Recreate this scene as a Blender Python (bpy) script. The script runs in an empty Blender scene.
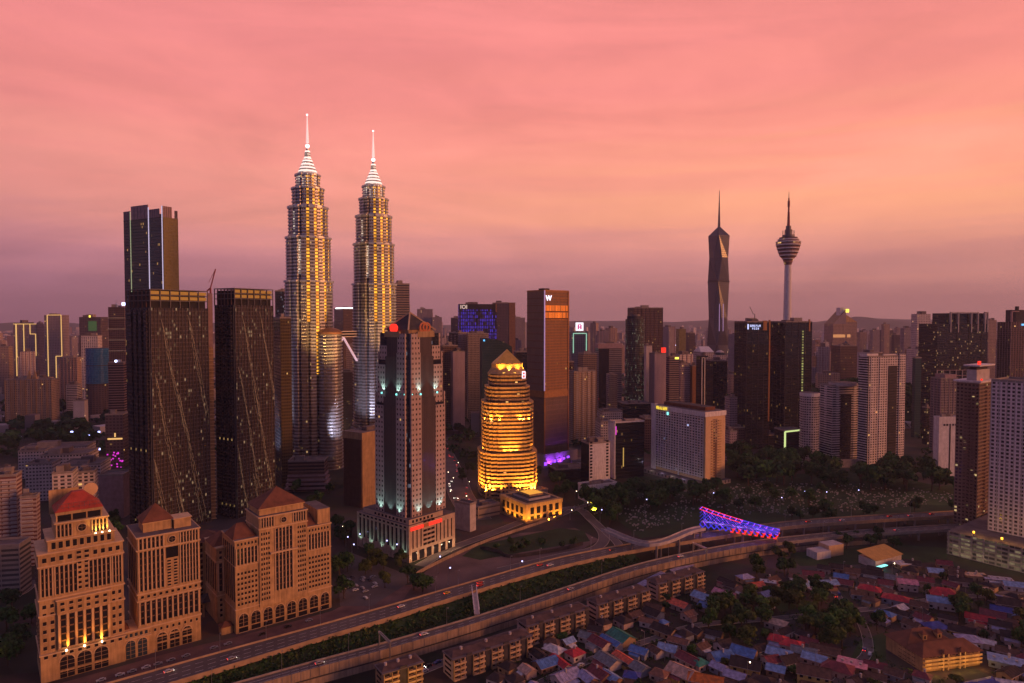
import bpy, math, random
from mathutils import Vector
R = math.radians
rnd = random.Random(7)
SC = bpy.context.scene
COL = SC.collection
# ---------------------------------------------------------------- camera
F = 682.7; H = 190.0; TH = math.atan(23.5 / F); CT, ST = math.cos(TH), math.sin(TH)
cd = bpy.data.cameras.new('camera'); cam = bpy.data.objects.new('camera', cd); COL.objects.link(cam)
cam.location = (0, 0, H); cam.rotation_euler = (R(90) - TH, 0, 0)
cd.lens = 24; cd.sensor_width = 36; cd.clip_start = 1; cd.clip_end = 90000
SC.camera = cam
# ---------------------------------------------------------------- view + render
SC.view_settings.view_transform = 'Standard'; SC.view_settings.look = 'None'
SC.view_settings.exposure = 0; SC.view_settings.gamma = 1
SC.render.engine = 'CYCLES'
cy = SC.cycles; cy.use_denoising = True; cy.max_bounces = 5; cy.diffuse_bounces = 2; cy.glossy_bounces = 2
cy.transmission_bounces = 2; cy.volume_bounces = 0; cy.sample_clamp_indirect = 3; cy.use_adaptive_sampling = True
cy.adaptive_threshold = 0.02
# ---------------------------------------------------------------- sun (the afterglow to the right, very soft)
SUN_EL = R(13); SUN_AZ = math.atan2(0.93, -0.36)      # azimuth from +Y towards +X
sd = bpy.data.lights.new('sun', 'SUN'); sun = bpy.data.objects.new('sun', sd); COL.objects.link(sun)
sv = Vector((math.sin(SUN_AZ) * math.cos(SUN_EL), math.cos(SUN_AZ) * math.cos(SUN_EL), math.sin(SUN_EL)))
sun.rotation_euler = sv.to_track_quat('Z', 'Y').to_euler()
sd.energy = 2.35; sd.angle = R(18); sd.color = (1.0, 0.36, 0.12)
# ---------------------------------------------------------------- world: dusk sky lit from below the horizon
W = bpy.data.worlds.new('World'); SC.world = W; W.use_nodes = True
def sky():
    nt = W.node_tree; N = nt.nodes; L = nt.links; N.clear()
    out = N.new('ShaderNodeOutputWorld'); add = N.new('ShaderNodeAddShader')
    nish = N.new('ShaderNodeTexSky'); nish.sky_type = 'NISHITA'; nish.sun_disc = False
    nish.sun_elevation = SUN_EL; nish.sun_rotation = SUN_AZ
    b1 = N.new('ShaderNodeBackground'); b1.inputs[1].default_value = 0.004; L.new(nish.outputs[0], b1.inputs[0])
    b2 = N.new('ShaderNodeBackground'); b2.inputs[1].default_value = 1.0
    tc = N.new('ShaderNodeTexCoord'); sep = N.new('ShaderNodeSeparateXYZ'); L.new(tc.outputs['Generated'], sep.inputs[0])
    def math_(op, a, b=None, c=None, clamp=False):
        n = N.new('ShaderNodeMath'); n.operation = op; n.use_clamp = clamp
        for i, v in enumerate((a, b, c)):
            if v is None: continue
            if isinstance(v, (int, float)): n.inputs[i].default_value = v
            else: L.new(v, n.inputs[i])
        return n.outputs[0]
    X, Y, Z = sep.outputs
    def noise(sx, sz, scale, detail=5, rough=0.6, dist=0.6):
        cb = N.new('ShaderNodeCombineXYZ')
        L.new(math_('MULTIPLY', X, sx), cb.inputs[0]); L.new(math_('MULTIPLY', Y, sx), cb.inputs[1]); L.new(math_('MULTIPLY', Z, sz), cb.inputs[2])
        n = N.new('ShaderNodeTexNoise'); n.inputs['Scale'].default_value = scale; n.inputs['Detail'].default_value = detail
        n.inputs['Roughness'].default_value = rough; n.inputs['Distortion'].default_value = dist
        L.new(cb.outputs[0], n.inputs['Vector']); return n.outputs[0]
    n1 = noise(1.0, 4.5, 1.7, 5, 0.52, 1.3); n2 = noise(0.7, 16.0, 2.0, 5, 0.5, 0.4); n3 = noise(2.0, 5.0, 3.5, 8, 0.62, 1.6)
    zz = math_('ADD', Z, math_('MULTIPLY', math_('SUBTRACT', n2, 0.5), 0.11))
    ramp = N.new('ShaderNodeValToRGB'); L.new(zz, ramp.inputs[0]); cr = ramp.color_ramp
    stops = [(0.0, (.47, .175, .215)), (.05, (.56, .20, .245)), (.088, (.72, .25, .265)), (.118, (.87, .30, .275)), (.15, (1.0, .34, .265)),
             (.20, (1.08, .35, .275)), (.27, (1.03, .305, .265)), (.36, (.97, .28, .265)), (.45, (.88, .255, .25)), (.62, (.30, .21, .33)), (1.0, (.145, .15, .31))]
    for i, (p, c) in enumerate(stops):
        e = cr.elements[i] if i < 2 else cr.elements.new(p)
        e.position = p; e.color = (*c, 1)
    # side to side: duller at the left, more golden at the right
    azl = math_('MULTIPLY_ADD', X, 0.75, 0.5, clamp=True)
    low = N.new('ShaderNodeMapRange'); L.new(Z, low.inputs[0]); low.inputs[1].default_value = 0.02; low.inputs[2].default_value = 0.30
    low.inputs[3].default_value = 1.0; low.inputs[4].default_value = 0.25
    def mix(kind, fac, a, b):
        n = N.new('ShaderNodeMix'); n.data_type = 'RGBA'; n.blend_type = kind; n.clamp_factor = True; n.clamp_result = False
        for s, v in ((0, fac), (6, a), (7, b)):
            if isinstance(v, (int, float)): n.inputs[s].default_value = v
            elif isinstance(v, tuple): n.inputs[s].default_value = (*v, 1)
            else: L.new(v, n.inputs[s])
        return n.outputs[2]
    side = mix('MIX', azl, (.70, .76, .92), (1.22, 1.42, .98))
    c = mix('MULTIPLY', low.outputs[0], ramp.outputs[0], side)
    # thin cloud: soft brighter and duller streaks
    v1 = N.new('ShaderNodeMapRange'); L.new(n1, v1.inputs[0]); v1.inputs[1].default_value = .36; v1.inputs[2].default_value = .66; v1.inputs[3].default_value = .87; v1.inputs[4].default_value = 1.09
    v3 = N.new('ShaderNodeMapRange'); L.new(n3, v3.inputs[0]); v3.inputs[1].default_value = .3; v3.inputs[2].default_value = .7; v3.inputs[3].default_value = .97; v3.inputs[4].default_value = 1.03
    vs = N.new('ShaderNodeVectorMath'); vs.operation = 'SCALE'; L.new(c, vs.inputs[0]); L.new(math_('MULTIPLY', v1.outputs[0], v3.outputs[0]), vs.inputs['Scale'])
    st = N.new('ShaderNodeMapRange'); L.new(n2, st.inputs[0]); st.inputs[1].default_value = .46; st.inputs[2].default_value = .64; st.inputs[3].default_value = 0; st.inputs[4].default_value = 1
    bz = math_('SUBTRACT', 1.0, math_('MULTIPLY', math_('ABSOLUTE', math_('SUBTRACT', Z, .19)), 9.0), clamp=True)
    gold = mix('MIX', math_('MULTIPLY', math_('MULTIPLY', st.outputs[0], bz), math_('MULTIPLY_ADD', X, 1.0, .25, clamp=True)), vs.outputs[0], (1.12, .50, .24))
    # behind the camera the sky is already dusky
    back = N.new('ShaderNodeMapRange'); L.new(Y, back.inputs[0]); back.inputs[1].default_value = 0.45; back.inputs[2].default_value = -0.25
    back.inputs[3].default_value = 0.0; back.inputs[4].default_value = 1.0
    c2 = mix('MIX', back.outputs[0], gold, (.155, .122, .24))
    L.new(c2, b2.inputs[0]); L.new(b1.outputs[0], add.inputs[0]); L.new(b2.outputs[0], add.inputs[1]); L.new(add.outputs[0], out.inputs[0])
sky()
W.cycles.sampling_method = 'MANUAL'; W.cycles.sample_map_resolution = 512
# ---------------------------------------------------------------- projection helpers (pixel of the photograph -> ray of this camera)
def ray(px, py):
    u = (px - 512) / F; v = (341.5 - py) / F
    d = CT + v * ST
    return u / d, (-ST + v * CT) / d
def gnd(px, py, z=0.0):
    ux, uz = ray(px, py); Y = (z - H) / uz
    return Vector((ux * Y, Y, z))
def at(px, py, Y):
    ux, uz = ray(px, py); return Vector((ux * Y, Y, H + uz * Y))
# ---------------------------------------------------------------- tagging / objects
def tag(o, label=None, cat=None, group=None, kind=None):
    if label: o['label'] = label
    if cat: o['category'] = cat
    if group: o['group'] = group
    if kind: o['kind'] = kind
    return o
def empty(name, loc=(0, 0, 0), rz=0.0, label=None, cat=None, group=None):
    o = bpy.data.objects.new(name, None); COL.objects.link(o); o.location = loc; o.rotation_euler = (0, 0, rz)
    o.empty_display_size = 0.5
    return tag(o, label, cat, group)
ORD = ['first','second','third','fourth','fifth','sixth','seventh','eighth','ninth','tenth','eleventh','twelfth','thirteenth','fourteenth','fifteenth','sixteenth','seventeenth','eighteenth','nineteenth']
TENS = {2:'twenty',3:'thirty',4:'forty',5:'fifty',6:'sixty',7:'seventy',8:'eighty',9:'ninety'}
TENTH = {2:'twentieth',3:'thirtieth',4:'fortieth',5:'fiftieth',6:'sixtieth',7:'seventieth',8:'eightieth',9:'ninetieth'}
def ordinal(n):
    if n < 20: return ORD[n-1]
    return TENTH[n//10] if n % 10 == 0 else TENS[n//10] + '-' + ORD[n % 10 - 1]
# ---------------------------------------------------------------- materials
M = {}; GRID = {}
def mat(key, col, rough=0.8, metal=0.0, noise=0.18, nscale=0.25, spec=0.3, bump=0.0, streak=0.0):
    m = bpy.data.materials.new(key); m.use_nodes = True; nt = m.node_tree; N = nt.nodes; L = nt.links
    b = N['Principled BSDF']; b.inputs['Roughness'].default_value = rough; b.inputs['Metallic'].default_value = metal
    b.inputs['Specular IOR Level'].default_value = spec
    if noise:
        tc = N.new('ShaderNodeTexCoord'); no = N.new('ShaderNodeTexNoise'); no.inputs['Scale'].default_value = nscale; no.inputs['Detail'].default_value = 6
        L.new(tc.outputs['Object'], no.inputs['Vector'])
        mr = N.new('ShaderNodeMapRange'); mr.inputs[1].default_value = .3; mr.inputs[2].default_value = .7; mr.inputs[3].default_value = 1 - noise; mr.inputs[4].default_value = 1 + noise
        L.new(no.outputs[0], mr.inputs[0])
        vs = N.new('ShaderNodeVectorMath'); vs.operation = 'SCALE'; vs.inputs[0].default_value = col; L.new(mr.outputs[0], vs.inputs['Scale'])
        if streak:                      # rain streaks and grime running down the wall
            mp = N.new('ShaderNodeMapping'); mp.inputs['Scale'].default_value = (1, 1, .09); L.new(tc.outputs['Object'], mp.inputs[0]); n2 = N.new('ShaderNodeTexNoise'); n2.inputs['Scale'].default_value = .75; n2.inputs['Detail'].default_value = 5; L.new(mp.outputs[0], n2.inputs['Vector'])
            m2 = N.new('ShaderNodeMapRange'); m2.inputs[1].default_value = .35; m2.inputs[2].default_value = .65; m2.inputs[3].default_value = 1 - streak; m2.inputs[4].default_value = 1.06; L.new(n2.outputs[0], m2.inputs[0])
            mm = N.new('ShaderNodeMath'); mm.operation = 'MULTIPLY'; L.new(mr.outputs[0], mm.inputs[0]); L.new(m2.outputs[0], mm.inputs[1]); L.new(mm.outputs[0], vs.inputs['Scale'])
        L.new(vs.outputs[0], b.inputs['Base Color'])
        if bump:
            bp = N.new('ShaderNodeBump'); bp.inputs['Strength'].default_value = bump; bp.inputs['Distance'].default_value = 0.3
            L.new(no.outputs[0], bp.inputs['Height']); L.new(bp.outputs[0], b.inputs['Normal'])
    else: b.inputs['Base Color'].default_value = (*col, 1)
    M[key] = m; return m
def emis(key, col, s, base=(.02, .02, .02)):
    m = bpy.data.materials.new(key); m.use_nodes = True; b = m.node_tree.nodes['Principled BSDF']
    b.inputs['Base Color'].default_value = (*base, 1); b.inputs['Emission Color'].default_value = (*col, 1); b.inputs['Emission Strength'].default_value = s
    m.cycles.emission_sampling = 'NONE' if s < 30 else 'AUTO'
    M[key] = m; return m
def make_group():
    g = bpy.data.node_groups.new('facade', 'ShaderNodeTree'); N = g.nodes; L = g.links
    def sock(n, t, d):
        s = g.interface.new_socket(n, in_out='INPUT', socket_type=t); s.default_value = d
    for n, d in (('Bay', 3.), ('Floor', 3.5), ('WF', .7), ('HF', .6), ('Lit', .03), ('LitStr', 1.), ('GlassRough', .15), ('Seed', 0.), ('Blind', .5), ('Metal', 0.), ('WallRough', .8), ('Sky', .5)): sock(n, 'NodeSocketFloat', d)
    for n, d in (('Wall', (.3, .3, .3, 1)), ('Glass', (.02, .02, .03, 1)), ('LitCol', (1, .6, .2, 1))): sock(n, 'NodeSocketColor', d)
    g.interface.new_socket('BSDF', in_out='OUTPUT', socket_type='NodeSocketShader')
    gi = N.new('NodeGroupInput'); go = N.new('NodeGroupOutput'); I = gi.outputs
    uv = N.new('ShaderNodeUVMap'); sp = N.new('ShaderNodeSeparateXYZ'); L.new(uv.outputs[0], sp.inputs[0])
    def m(op, a, b=None, clamp=False):
        n = N.new('ShaderNodeMath'); n.operation = op; n.use_clamp = clamp
        for i, v in enumerate((a, b)):
            if v is None: continue
            if isinstance(v, (int, float)): n.inputs[i].default_value = v
            else: L.new(v, n.inputs[i])
        return n.outputs[0]
    U = m('DIVIDE', sp.outputs[0], I['Bay']); V = m('DIVIDE', sp.outputs[1], I['Floor'])
    fu = m('FRACT', U); fv = m('FRACT', V); iu = m('FLOOR', U); iv = m('FLOOR', V)
    mu = m('LESS_THAN', m('ABSOLUTE', m('SUBTRACT', fu, .5)), m('MULTIPLY', I['WF'], .5))
    mv = m('LESS_THAN', m('ABSOLUTE', m('SUBTRACT', fv, .5)), m('MULTIPLY', I['HF'], .5))
    mask = m('MULTIPLY', mu, mv)
    cb = N.new('ShaderNodeCombineXYZ'); L.new(iu, cb.inputs[0]); L.new(iv, cb.inputs[1]); L.new(I['Seed'], cb.inputs[2])
    wn = N.new('ShaderNodeTexWhiteNoise'); wn.noise_dimensions = '3D'; L.new(cb.outputs[0], wn.inputs['Vector'])
    rs = N.new('ShaderNodeSeparateXYZ'); L.new(wn.outputs['Color'], rs.inputs[0])
    # clusters of lit rooms
    cl = N.new('ShaderNodeTexNoise'); cl.inputs['Scale'].default_value = .23; cl.inputs['Detail'].default_value = 2; L.new(cb.outputs[0], cl.inputs['Vector'])
    litp = m('MULTIPLY', I['Lit'], m('MULTIPLY', m('SUBTRACT', cl.outputs[0], .3, clamp=True), 5.0))
    lit = m('MULTIPLY', m('LESS_THAN', rs.outputs[0], litp), mask)
    # glass tone changes from pane to pane (blinds, curtains)
    gt = m('MULTIPLY_ADD' if False else 'ADD', m('MULTIPLY', m('POWER', rs.outputs[1], 3.0), I['Blind']), 0.0)
    mixg = N.new('ShaderNodeMix'); mixg.data_type = 'RGBA'; L.new(m('MULTIPLY', gt, .8), mixg.inputs[0]); L.new(I['Glass'], mixg.inputs[6]); L.new(I['Wall'], mixg.inputs[7])
    tc = N.new('ShaderNodeTexCoord'); no = N.new('ShaderNodeTexNoise'); no.inputs['Scale'].default_value = .12; no.inputs['Detail'].default_value = 7; no.inputs['Roughness'].default_value = .65
    mp = N.new('ShaderNodeMapping'); mp.inputs['Scale'].default_value = (1, 1, .3); L.new(tc.outputs['Object'], mp.inputs[0]); L.new(mp.outputs[0], no.inputs['Vector'])
    mr = N.new('ShaderNodeMapRange'); mr.inputs[1].default_value = .3; mr.inputs[2].default_value = .7; mr.inputs[3].default_value = .78; mr.inputs[4].default_value = 1.12; L.new(no.outputs[0], mr.inputs[0])
    vs = N.new('ShaderNodeVectorMath'); vs.operation = 'SCALE'; L.new(I['Wall'], vs.inputs[0]); L.new(mr.outputs[0], vs.inputs['Scale'])
    mc = N.new('ShaderNodeMix'); mc.data_type = 'RGBA'; L.new(mask, mc.inputs[0]); L.new(vs.outputs[0], mc.inputs[6]); L.new(mixg.outputs[2], mc.inputs[7])
    b = N.new('ShaderNodeBsdfPrincipled'); L.new(mc.outputs[2], b.inputs['Base Color'])
    ro = N.new('ShaderNodeMix'); ro.data_type = 'FLOAT'; L.new(mask, ro.inputs[0]); L.new(I['WallRough'], ro.inputs[2]); L.new(m('ADD', I['GlassRough'], m('MULTIPLY', rs.outputs[2], .08)), ro.inputs[3]); L.new(ro.outputs[0], b.inputs['Roughness'])
    L.new(m('MULTIPLY', m('SUBTRACT', 1.0, mask), I['Metal']), b.inputs['Metallic'])
    spc = N.new('ShaderNodeMix'); spc.data_type = 'FLOAT'; L.new(mask, spc.inputs[0]); spc.inputs[2].default_value = .25; L.new(I['Sky'], spc.inputs[3]); L.new(spc.outputs[0], b.inputs['Specular IOR Level'])
    L.new(I['LitCol'], b.inputs['Emission Color']); L.new(m('MULTIPLY', m('MULTIPLY', lit, I['LitStr']), m('ADD', m('MULTIPLY', rs.outputs[1], 1.1), .15)), b.inputs['Emission Strength'])
    bp = N.new('ShaderNodeBump'); bp.inputs['Strength'].default_value = .6; bp.inputs['Distance'].default_value = .25; L.new(m('SUBTRACT', 1.0, mask), bp.inputs['Height']); L.new(bp.outputs[0], b.inputs['Normal'])
    L.new(b.outputs[0], go.inputs[0]); return g
FG = make_group()
def fac(key, wall, glass=(.018, .016, .022), bay=3., floor=3.6, wf=.7, hf=.6, lit=.02, litcol=(1, .55, .16), lstr=1.0, rough=.14, blind=.4, metal=0., wr=.8, sky=.5):
    m = bpy.data.materials.new(key); m.use_nodes = True; N = m.node_tree.nodes; N.clear()
    g = N.new('ShaderNodeGroup'); g.node_tree = FG; o = N.new('ShaderNodeOutputMaterial'); m.node_tree.links.new(g.outputs[0], o.inputs[0])
    for n, v in (('Bay', bay), ('Floor', floor), ('WF', wf), ('HF', hf), ('Lit', lit), ('LitStr', lstr), ('GlassRough', rough), ('Seed', len(M) * 3.7), ('Blind', blind), ('Metal', metal), ('WallRough', wr), ('Sky', sky)):
        g.inputs[n].default_value = v
    for n, v in (('Wall', wall), ('Glass', glass), ('LitCol', litcol)): g.inputs[n].default_value = (*v, 1)
    m.cycles.emission_sampling = 'NONE'
    M[key] = m; GRID[key] = (bay, floor); return m
# ---------------------------------------------------------------- mesh builder
class MB:
    def __init__(s): s.v = []; s.f = []; s.m = []; s.uv = []; s.keys = []
    def key(s, k):
        if k not in s.keys: s.keys.append(k)
        return s.keys.index(k)
    def face(s, pts, k, uv=None):
        i = len(s.v); s.v.extend(pts); s.f.append(tuple(range(i, i + len(pts)))); s.m.append(s.key(k))
        s.uv.append(uv or [(p[0], p[1]) for p in pts])
    def prism(s, pts, z0, z1, k, kt=None, pts1=None, bottom=False, cap=True):
        """pts: plan polygon, counter clockwise; walls carry metre UVs snapped to whole bays"""
        n = len(pts); p1 = pts1 or pts; bay = GRID.get(k, (0, 0))[0]; uo = 0.0
        for i in range(n):
            a, b = pts[i], pts[(i + 1) % n]; c, d = p1[(i + 1) % n], p1[i]
            w = math.hypot(b[0] - a[0], b[1] - a[1])
            uw = max(1, round(w / bay)) * bay if bay and w > bay * .6 else w
            if bay: uo = math.ceil(uo / bay - 1e-6) * bay
            s.face([(a[0], a[1], z0), (b[0], b[1], z0), (c[0], c[1], z1), (d[0], d[1], z1)], k, [(uo, z0), (uo + uw, z0), (uo + uw, z1), (uo, z1)])
            uo += uw
        if cap: s.face([(p[0], p[1], z1) for p in p1], kt or k, [(-1e3, -1e3)] * n)
        if bottom: s.face([(p[0], p[1], z0) for p in reversed(pts)], kt or k, [(-1e3, -1e3)] * n)
    def box(s, x0, x1, y0, y1, z0, z1, k, kt=None, bottom=True):
        s.prism([(x0, y0), (x1, y0), (x1, y1), (x0, y1)], z0, z1, k, kt, bottom=bottom)
    def cyl(s, x, y, r, z0, z1, k, kt=None, n=16, r1=None, bottom=False, cap=True, ph=0.0):
        P = [(x + r * math.cos(ph + 2 * math.pi * i / n), y + r * math.sin(ph + 2 * math.pi * i / n)) for i in range(n)]
        q = r if r1 is None else r1
        Q = [(x + q * math.cos(ph + 2 * math.pi * i / n), y + q * math.sin(ph + 2 * math.pi * i / n)) for i in range(n)]
        s.prism(P, z0, z1, k, kt, Q, bottom, cap)
    def hip(s, x0, x1, y0, y1, z0, z1, k, ridge=0.0, axis='x', over=0.0):
        x0 -= over; x1 += over; y0 -= over; y1 += over; cx, cy_ = (x0 + x1) / 2, (y0 + y1) / 2
        if axis == 'x': a, b = (cx - ridge / 2, cy_, z1), (cx + ridge / 2, cy_, z1)
        else: a, b = (cx, cy_ - ridge / 2, z1), (cx, cy_ + ridge / 2, z1)
        A, B, C, D = (x0, y0, z0), (x1, y0, z0), (x1, y1, z0), (x0, y1, z0)
        if axis == 'x':
            s.face([A, B, b, a], k); s.face([B, C, b], k); s.face([C, D, a, b], k); s.face([D, A, a], k)
        else:
            s.face([A, B, a], k); s.face([B, C, b, a], k); s.face([C, D, b], k); s.face([D, A, a, b], k)
        s.face([D, C, B, A], k)
    def beam(s, p, q, w, k, h=None):
        p, q = Vector(p), Vector(q); d = (q - p).normalized(); u = Vector((0, 0, 1)) if abs(d.z) < .95 else Vector((0, 1, 0))
        a = d.cross(u).normalized() * w / 2; b = a.cross(d).normalized() * (h or w) / 2
        c = [p + a + b, p - a + b, p - a - b, p + a - b]; e = [x + (q - p) for x in c]
        for i in range(4): s.face([tuple(c[i]), tuple(c[(i+1) % 4]), tuple(e[(i+1) % 4]), tuple(e[i])], k)
        s.face([tuple(x) for x in reversed(c)], k); s.face([tuple(x) for x in e], k)
    def build(s, name, parent=None, loc=None, smooth=False):
        me = bpy.data.meshes.new(name); me.from_pydata(s.v, [], s.f); me.update()
        for k in s.keys: me.materials.append(M[k])
        me.polygons.foreach_set('material_index', s.m)
        ul = me.uv_layers.new(name='UVMap'); flat = [c for f in s.uv for u in f for c in u]; ul.data.foreach_set('uv', flat)
        if smooth: me.polygons.foreach_set('use_smooth', [True] * len(s.f))
        o = bpy.data.objects.new(name, me); COL.objects.link(o)
        if parent: o.parent = parent
        if loc is not None: o.location = loc
        return o
def clone(o, parent=None, loc=None, rz=None, sc=None):
    c = o.copy(); COL.objects.link(c)
    if parent: c.parent = parent
    if loc is not None: c.location = loc
    if rz is not None: c.rotation_euler = (0, 0, rz)
    if sc is not None: c.scale = sc
    for ch in o.children:
        clone(ch, c)
    return c
def spot(loc, aim, power, col, size=60, parent=None, radius=.5, blend=.6):
    d = bpy.data.lights.new('floodlight', 'SPOT'); d.energy = power; d.color = col; d.spot_size = R(size); d.spot_blend = blend; d.shadow_soft_size = radius
    o = bpy.data.objects.new('floodlight', d); COL.objects.link(o); v = Vector(loc) - Vector(aim)
    o.rotation_euler = v.to_track_quat('Z', 'Y').to_euler(); o.location = loc
    if parent: o.parent = parent
    return o
def point(loc, power, col, radius=.4, parent=None):
    d = bpy.data.lights.new('lamp', 'POINT'); d.energy = power; d.color = col; d.shadow_soft_size = radius
    o = bpy.data.objects.new('lamp', d); COL.objects.link(o); o.location = loc
    if parent: o.parent = parent
    return o
# frame of a building: front-left or near corner at (px, depth Y); local x runs along the right-hand face, local y along the left-hand one
class Fr:
    def __init__(s, px, Y, phi, name=None, label=None, cat=None, group=None, py=470):
        ux, _ = ray(px, py); s.C = Vector((ux * Y, Y, 0)); s.phi = R(phi)
        s.dx = Vector((math.cos(s.phi), math.sin(s.phi), 0)); s.dy = Vector((-math.sin(s.phi), math.cos(s.phi), 0))
        s.root = empty(name, s.C, s.phi, label, cat, group) if name else None
    def sx(s, px, yo=0.0, py=470):                    # local x on the plane local y = yo
        u, _ = ray(px, py); c = s.C + s.dy * yo; return (u * c.y - c.x) / (s.dx.x - u * s.dx.y)
    def sy(s, px, xo=0.0, py=470):
        u, _ = ray(px, py); c = s.C + s.dx * xo; return (u * c.y - c.x) / (s.dy.x - u * s.dy.y)
    def z(s, px, py, x=None, yo=0.0):                 # height on the front plane
        if x is None: x = s.sx(px, yo, py)
        Y = (s.C + s.dx * x + s.dy * yo).y; return H + ray(px, py)[1] * Y
    def zy(s, px, py, xo=0.0):
        y = s.sy(px, xo, py); Y = (s.C + s.dx * xo + s.dy * y).y; return H + ray(px, py)[1] * Y
FOOT = []
def mark(x, y, r): FOOT.append((x, y, r))
def free(x, y, r): return all((x - a) ** 2 + (y - b) ** 2 > (r + c) ** 2 for a, b, c in FOOT)
_unit = {}
def unit_box(name, key):
    if (name, key) not in _unit:
        b = MB(); b.box(0, 1, 0, 1, 0, 1, key); o = b.build(name); me = o.data; bpy.data.objects.remove(o); _unit[(name, key)] = me
    return _unit[(name, key)]
class Wins:
    """window parts of one facade: the 100 largest are parts, the rest one stuff part"""
    def __init__(s, root, key='win', name='window'): s.r = root; s.k = key; s.n = name; s.w = []; s.rel = MB()
    def add(s, x0, x1, z0, z1, y=0.0, d=.12): s.w.append((x0, x1, y - d, y + .05, z0, z1))
    def addy(s, y0, y1, z0, z1, x=0.0, d=.12): s.w.append((x - d, x + .05, y0, y1, z0, z1))
    def done(s, cap=100):
        if s.rel.f: s.rel.build('stone_relief', s.r)
        s.w.sort(key=lambda w: -(max(w[1] - w[0], w[3] - w[2])) * (w[5] - w[4]))
        for w in s.w[:cap]:
            o = bpy.data.objects.new(s.n, unit_box(s.n, s.k)); COL.objects.link(o); o.parent = s.r
            o.location = (w[0], w[2], w[4]); o.scale = (w[1] - w[0], w[3] - w[2], w[5] - w[4])
        if len(s.w) > cap:
            b = MB()
            for w in s.w[cap:]: b.box(w[0], w[1], w[2], w[3], w[4], w[5], s.k)
            tag(b.build('small_windows', s.r), kind='stuff')
# ================================================================ material library
mat('cream', (.47, .29, .135), .75, noise=.2, streak=.28); mat('cream_dark', (.36, .225, .12), .8, streak=.25); mat('cream_light', (.56, .37, .21), .7, noise=.1)
mat('tile_red', (.34, .045, .025), .7, noise=.25); mat('tile_brown', (.15, .055, .03), .8, noise=.3); mat('white', (.66, .60, .60), .7, noise=.12, streak=.2); mat('white_dull', (.42, .36, .35), .8, noise=.2)
mat('roof_grey', (.13, .10, .10), .9, noise=.35, nscale=.15); mat('roof_dark', (.05, .042, .045), .9, noise=.3); mat('concrete', (.27, .22, .20), .85, noise=.2)
mat('win', (.016, .014, .018), .12, noise=0, spec=.5); mat('win_blue', (.03, .05, .07), .1, noise=0, spec=.5)
mat('glass_black', (.012, .012, .016), .1, noise=0, spec=.5); mat('steel', (.46, .44, .46), .32, metal=.85, noise=.08); mat('steel_dark', (.12, .11, .12), .5, metal=.4, noise=.1)
mat('asphalt', (.105, .082, .076), .85, noise=.22, nscale=.05); mat('asphalt_light', (.13, .10, .09), .85, noise=.25, nscale=.05); mat('paint', (.55, .5, .46), .7, noise=.2)
mat('parapet', (.36, .24, .15), .8, noise=.2); mat('wall_concrete', (.34, .24, .17), .85, noise=.28, nscale=.12, streak=.3)
mat('mud', (.12, .062, .038), .9, noise=.3, nscale=.06); mat('dirt', (.13, .085, .075), .95, noise=.35, nscale=.04, bump=.3); mat('paving', (.16, .085, .07), .9, noise=.3, nscale=.1)
mat('grass', (.020, .040, .012), .95, noise=.45, nscale=.05, bump=.5); mat('grass_light', (.045, .072, .022), .95, noise=.4, nscale=.05)
mat('bark', (.08, .05, .03), .95); mat('red_sheet', (.4, .03, .03), .6); mat('pink_grey', (.34, .22, .22), .8)
mat('brown', (.14, .07, .045), .8); mat('copper', (.26, .12, .05), .45, metal=.3); mat('olive', (.10, .07, .025), .8); mat('water', (.10, .06, .04), .25, noise=.2, nscale=.03, spec=.5)
mat('black', (.012, .010, .012), .7, noise=0); mat('tomb', (.30, .27, .25), .8, noise=.3); mat('kerb', (.4, .33, .27), .85)
emis('e_warm', (1, .62, .22), 3.0); emis('e_gold', (1, .52, .07), 1.6); emis('e_white', (1, .92, .95), 4.0); emis('e_red', (1, .03, .015), 1.3); emis('e_red_dim', (.9, .10, .02), .35)
emis('e_blue', (.06, .05, 1), .75); emis('e_violet', (.35, .06, 1), 1.6); emis('e_magenta', (.9, .04, .75), 1.0); emis('e_teal', (.25, .9, .85), 1.6); emis('e_cool', (.55, .6, 1), 6.0)
emis('e_green', (.25, .9, .15), .6); emis('e_yellow', (1, .8, .1), 1.8); emis('e_lime', (.75, .9, .35), .9); emis('e_sign', (.55, .6, 1), 1.3); emis('e_amber', (1, .42, .05), .9); emis('e_cyan', (.12, .5, 1), 1.6)
emis('e_screen', (.10, .08, .5), .5); emis('e_pearl', (.85, .7, 1), .7); emis('e_bulb', (1, .75, .45), 12.0)
emis('e_purple', (.28, .05, 1), 2.2); emis('e_mint', (.5, .95, .7), .7); emis('e_lilac', (.7, .45, 1), .55); emis('e_pink', (1, .25, .4), 1.2)

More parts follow.
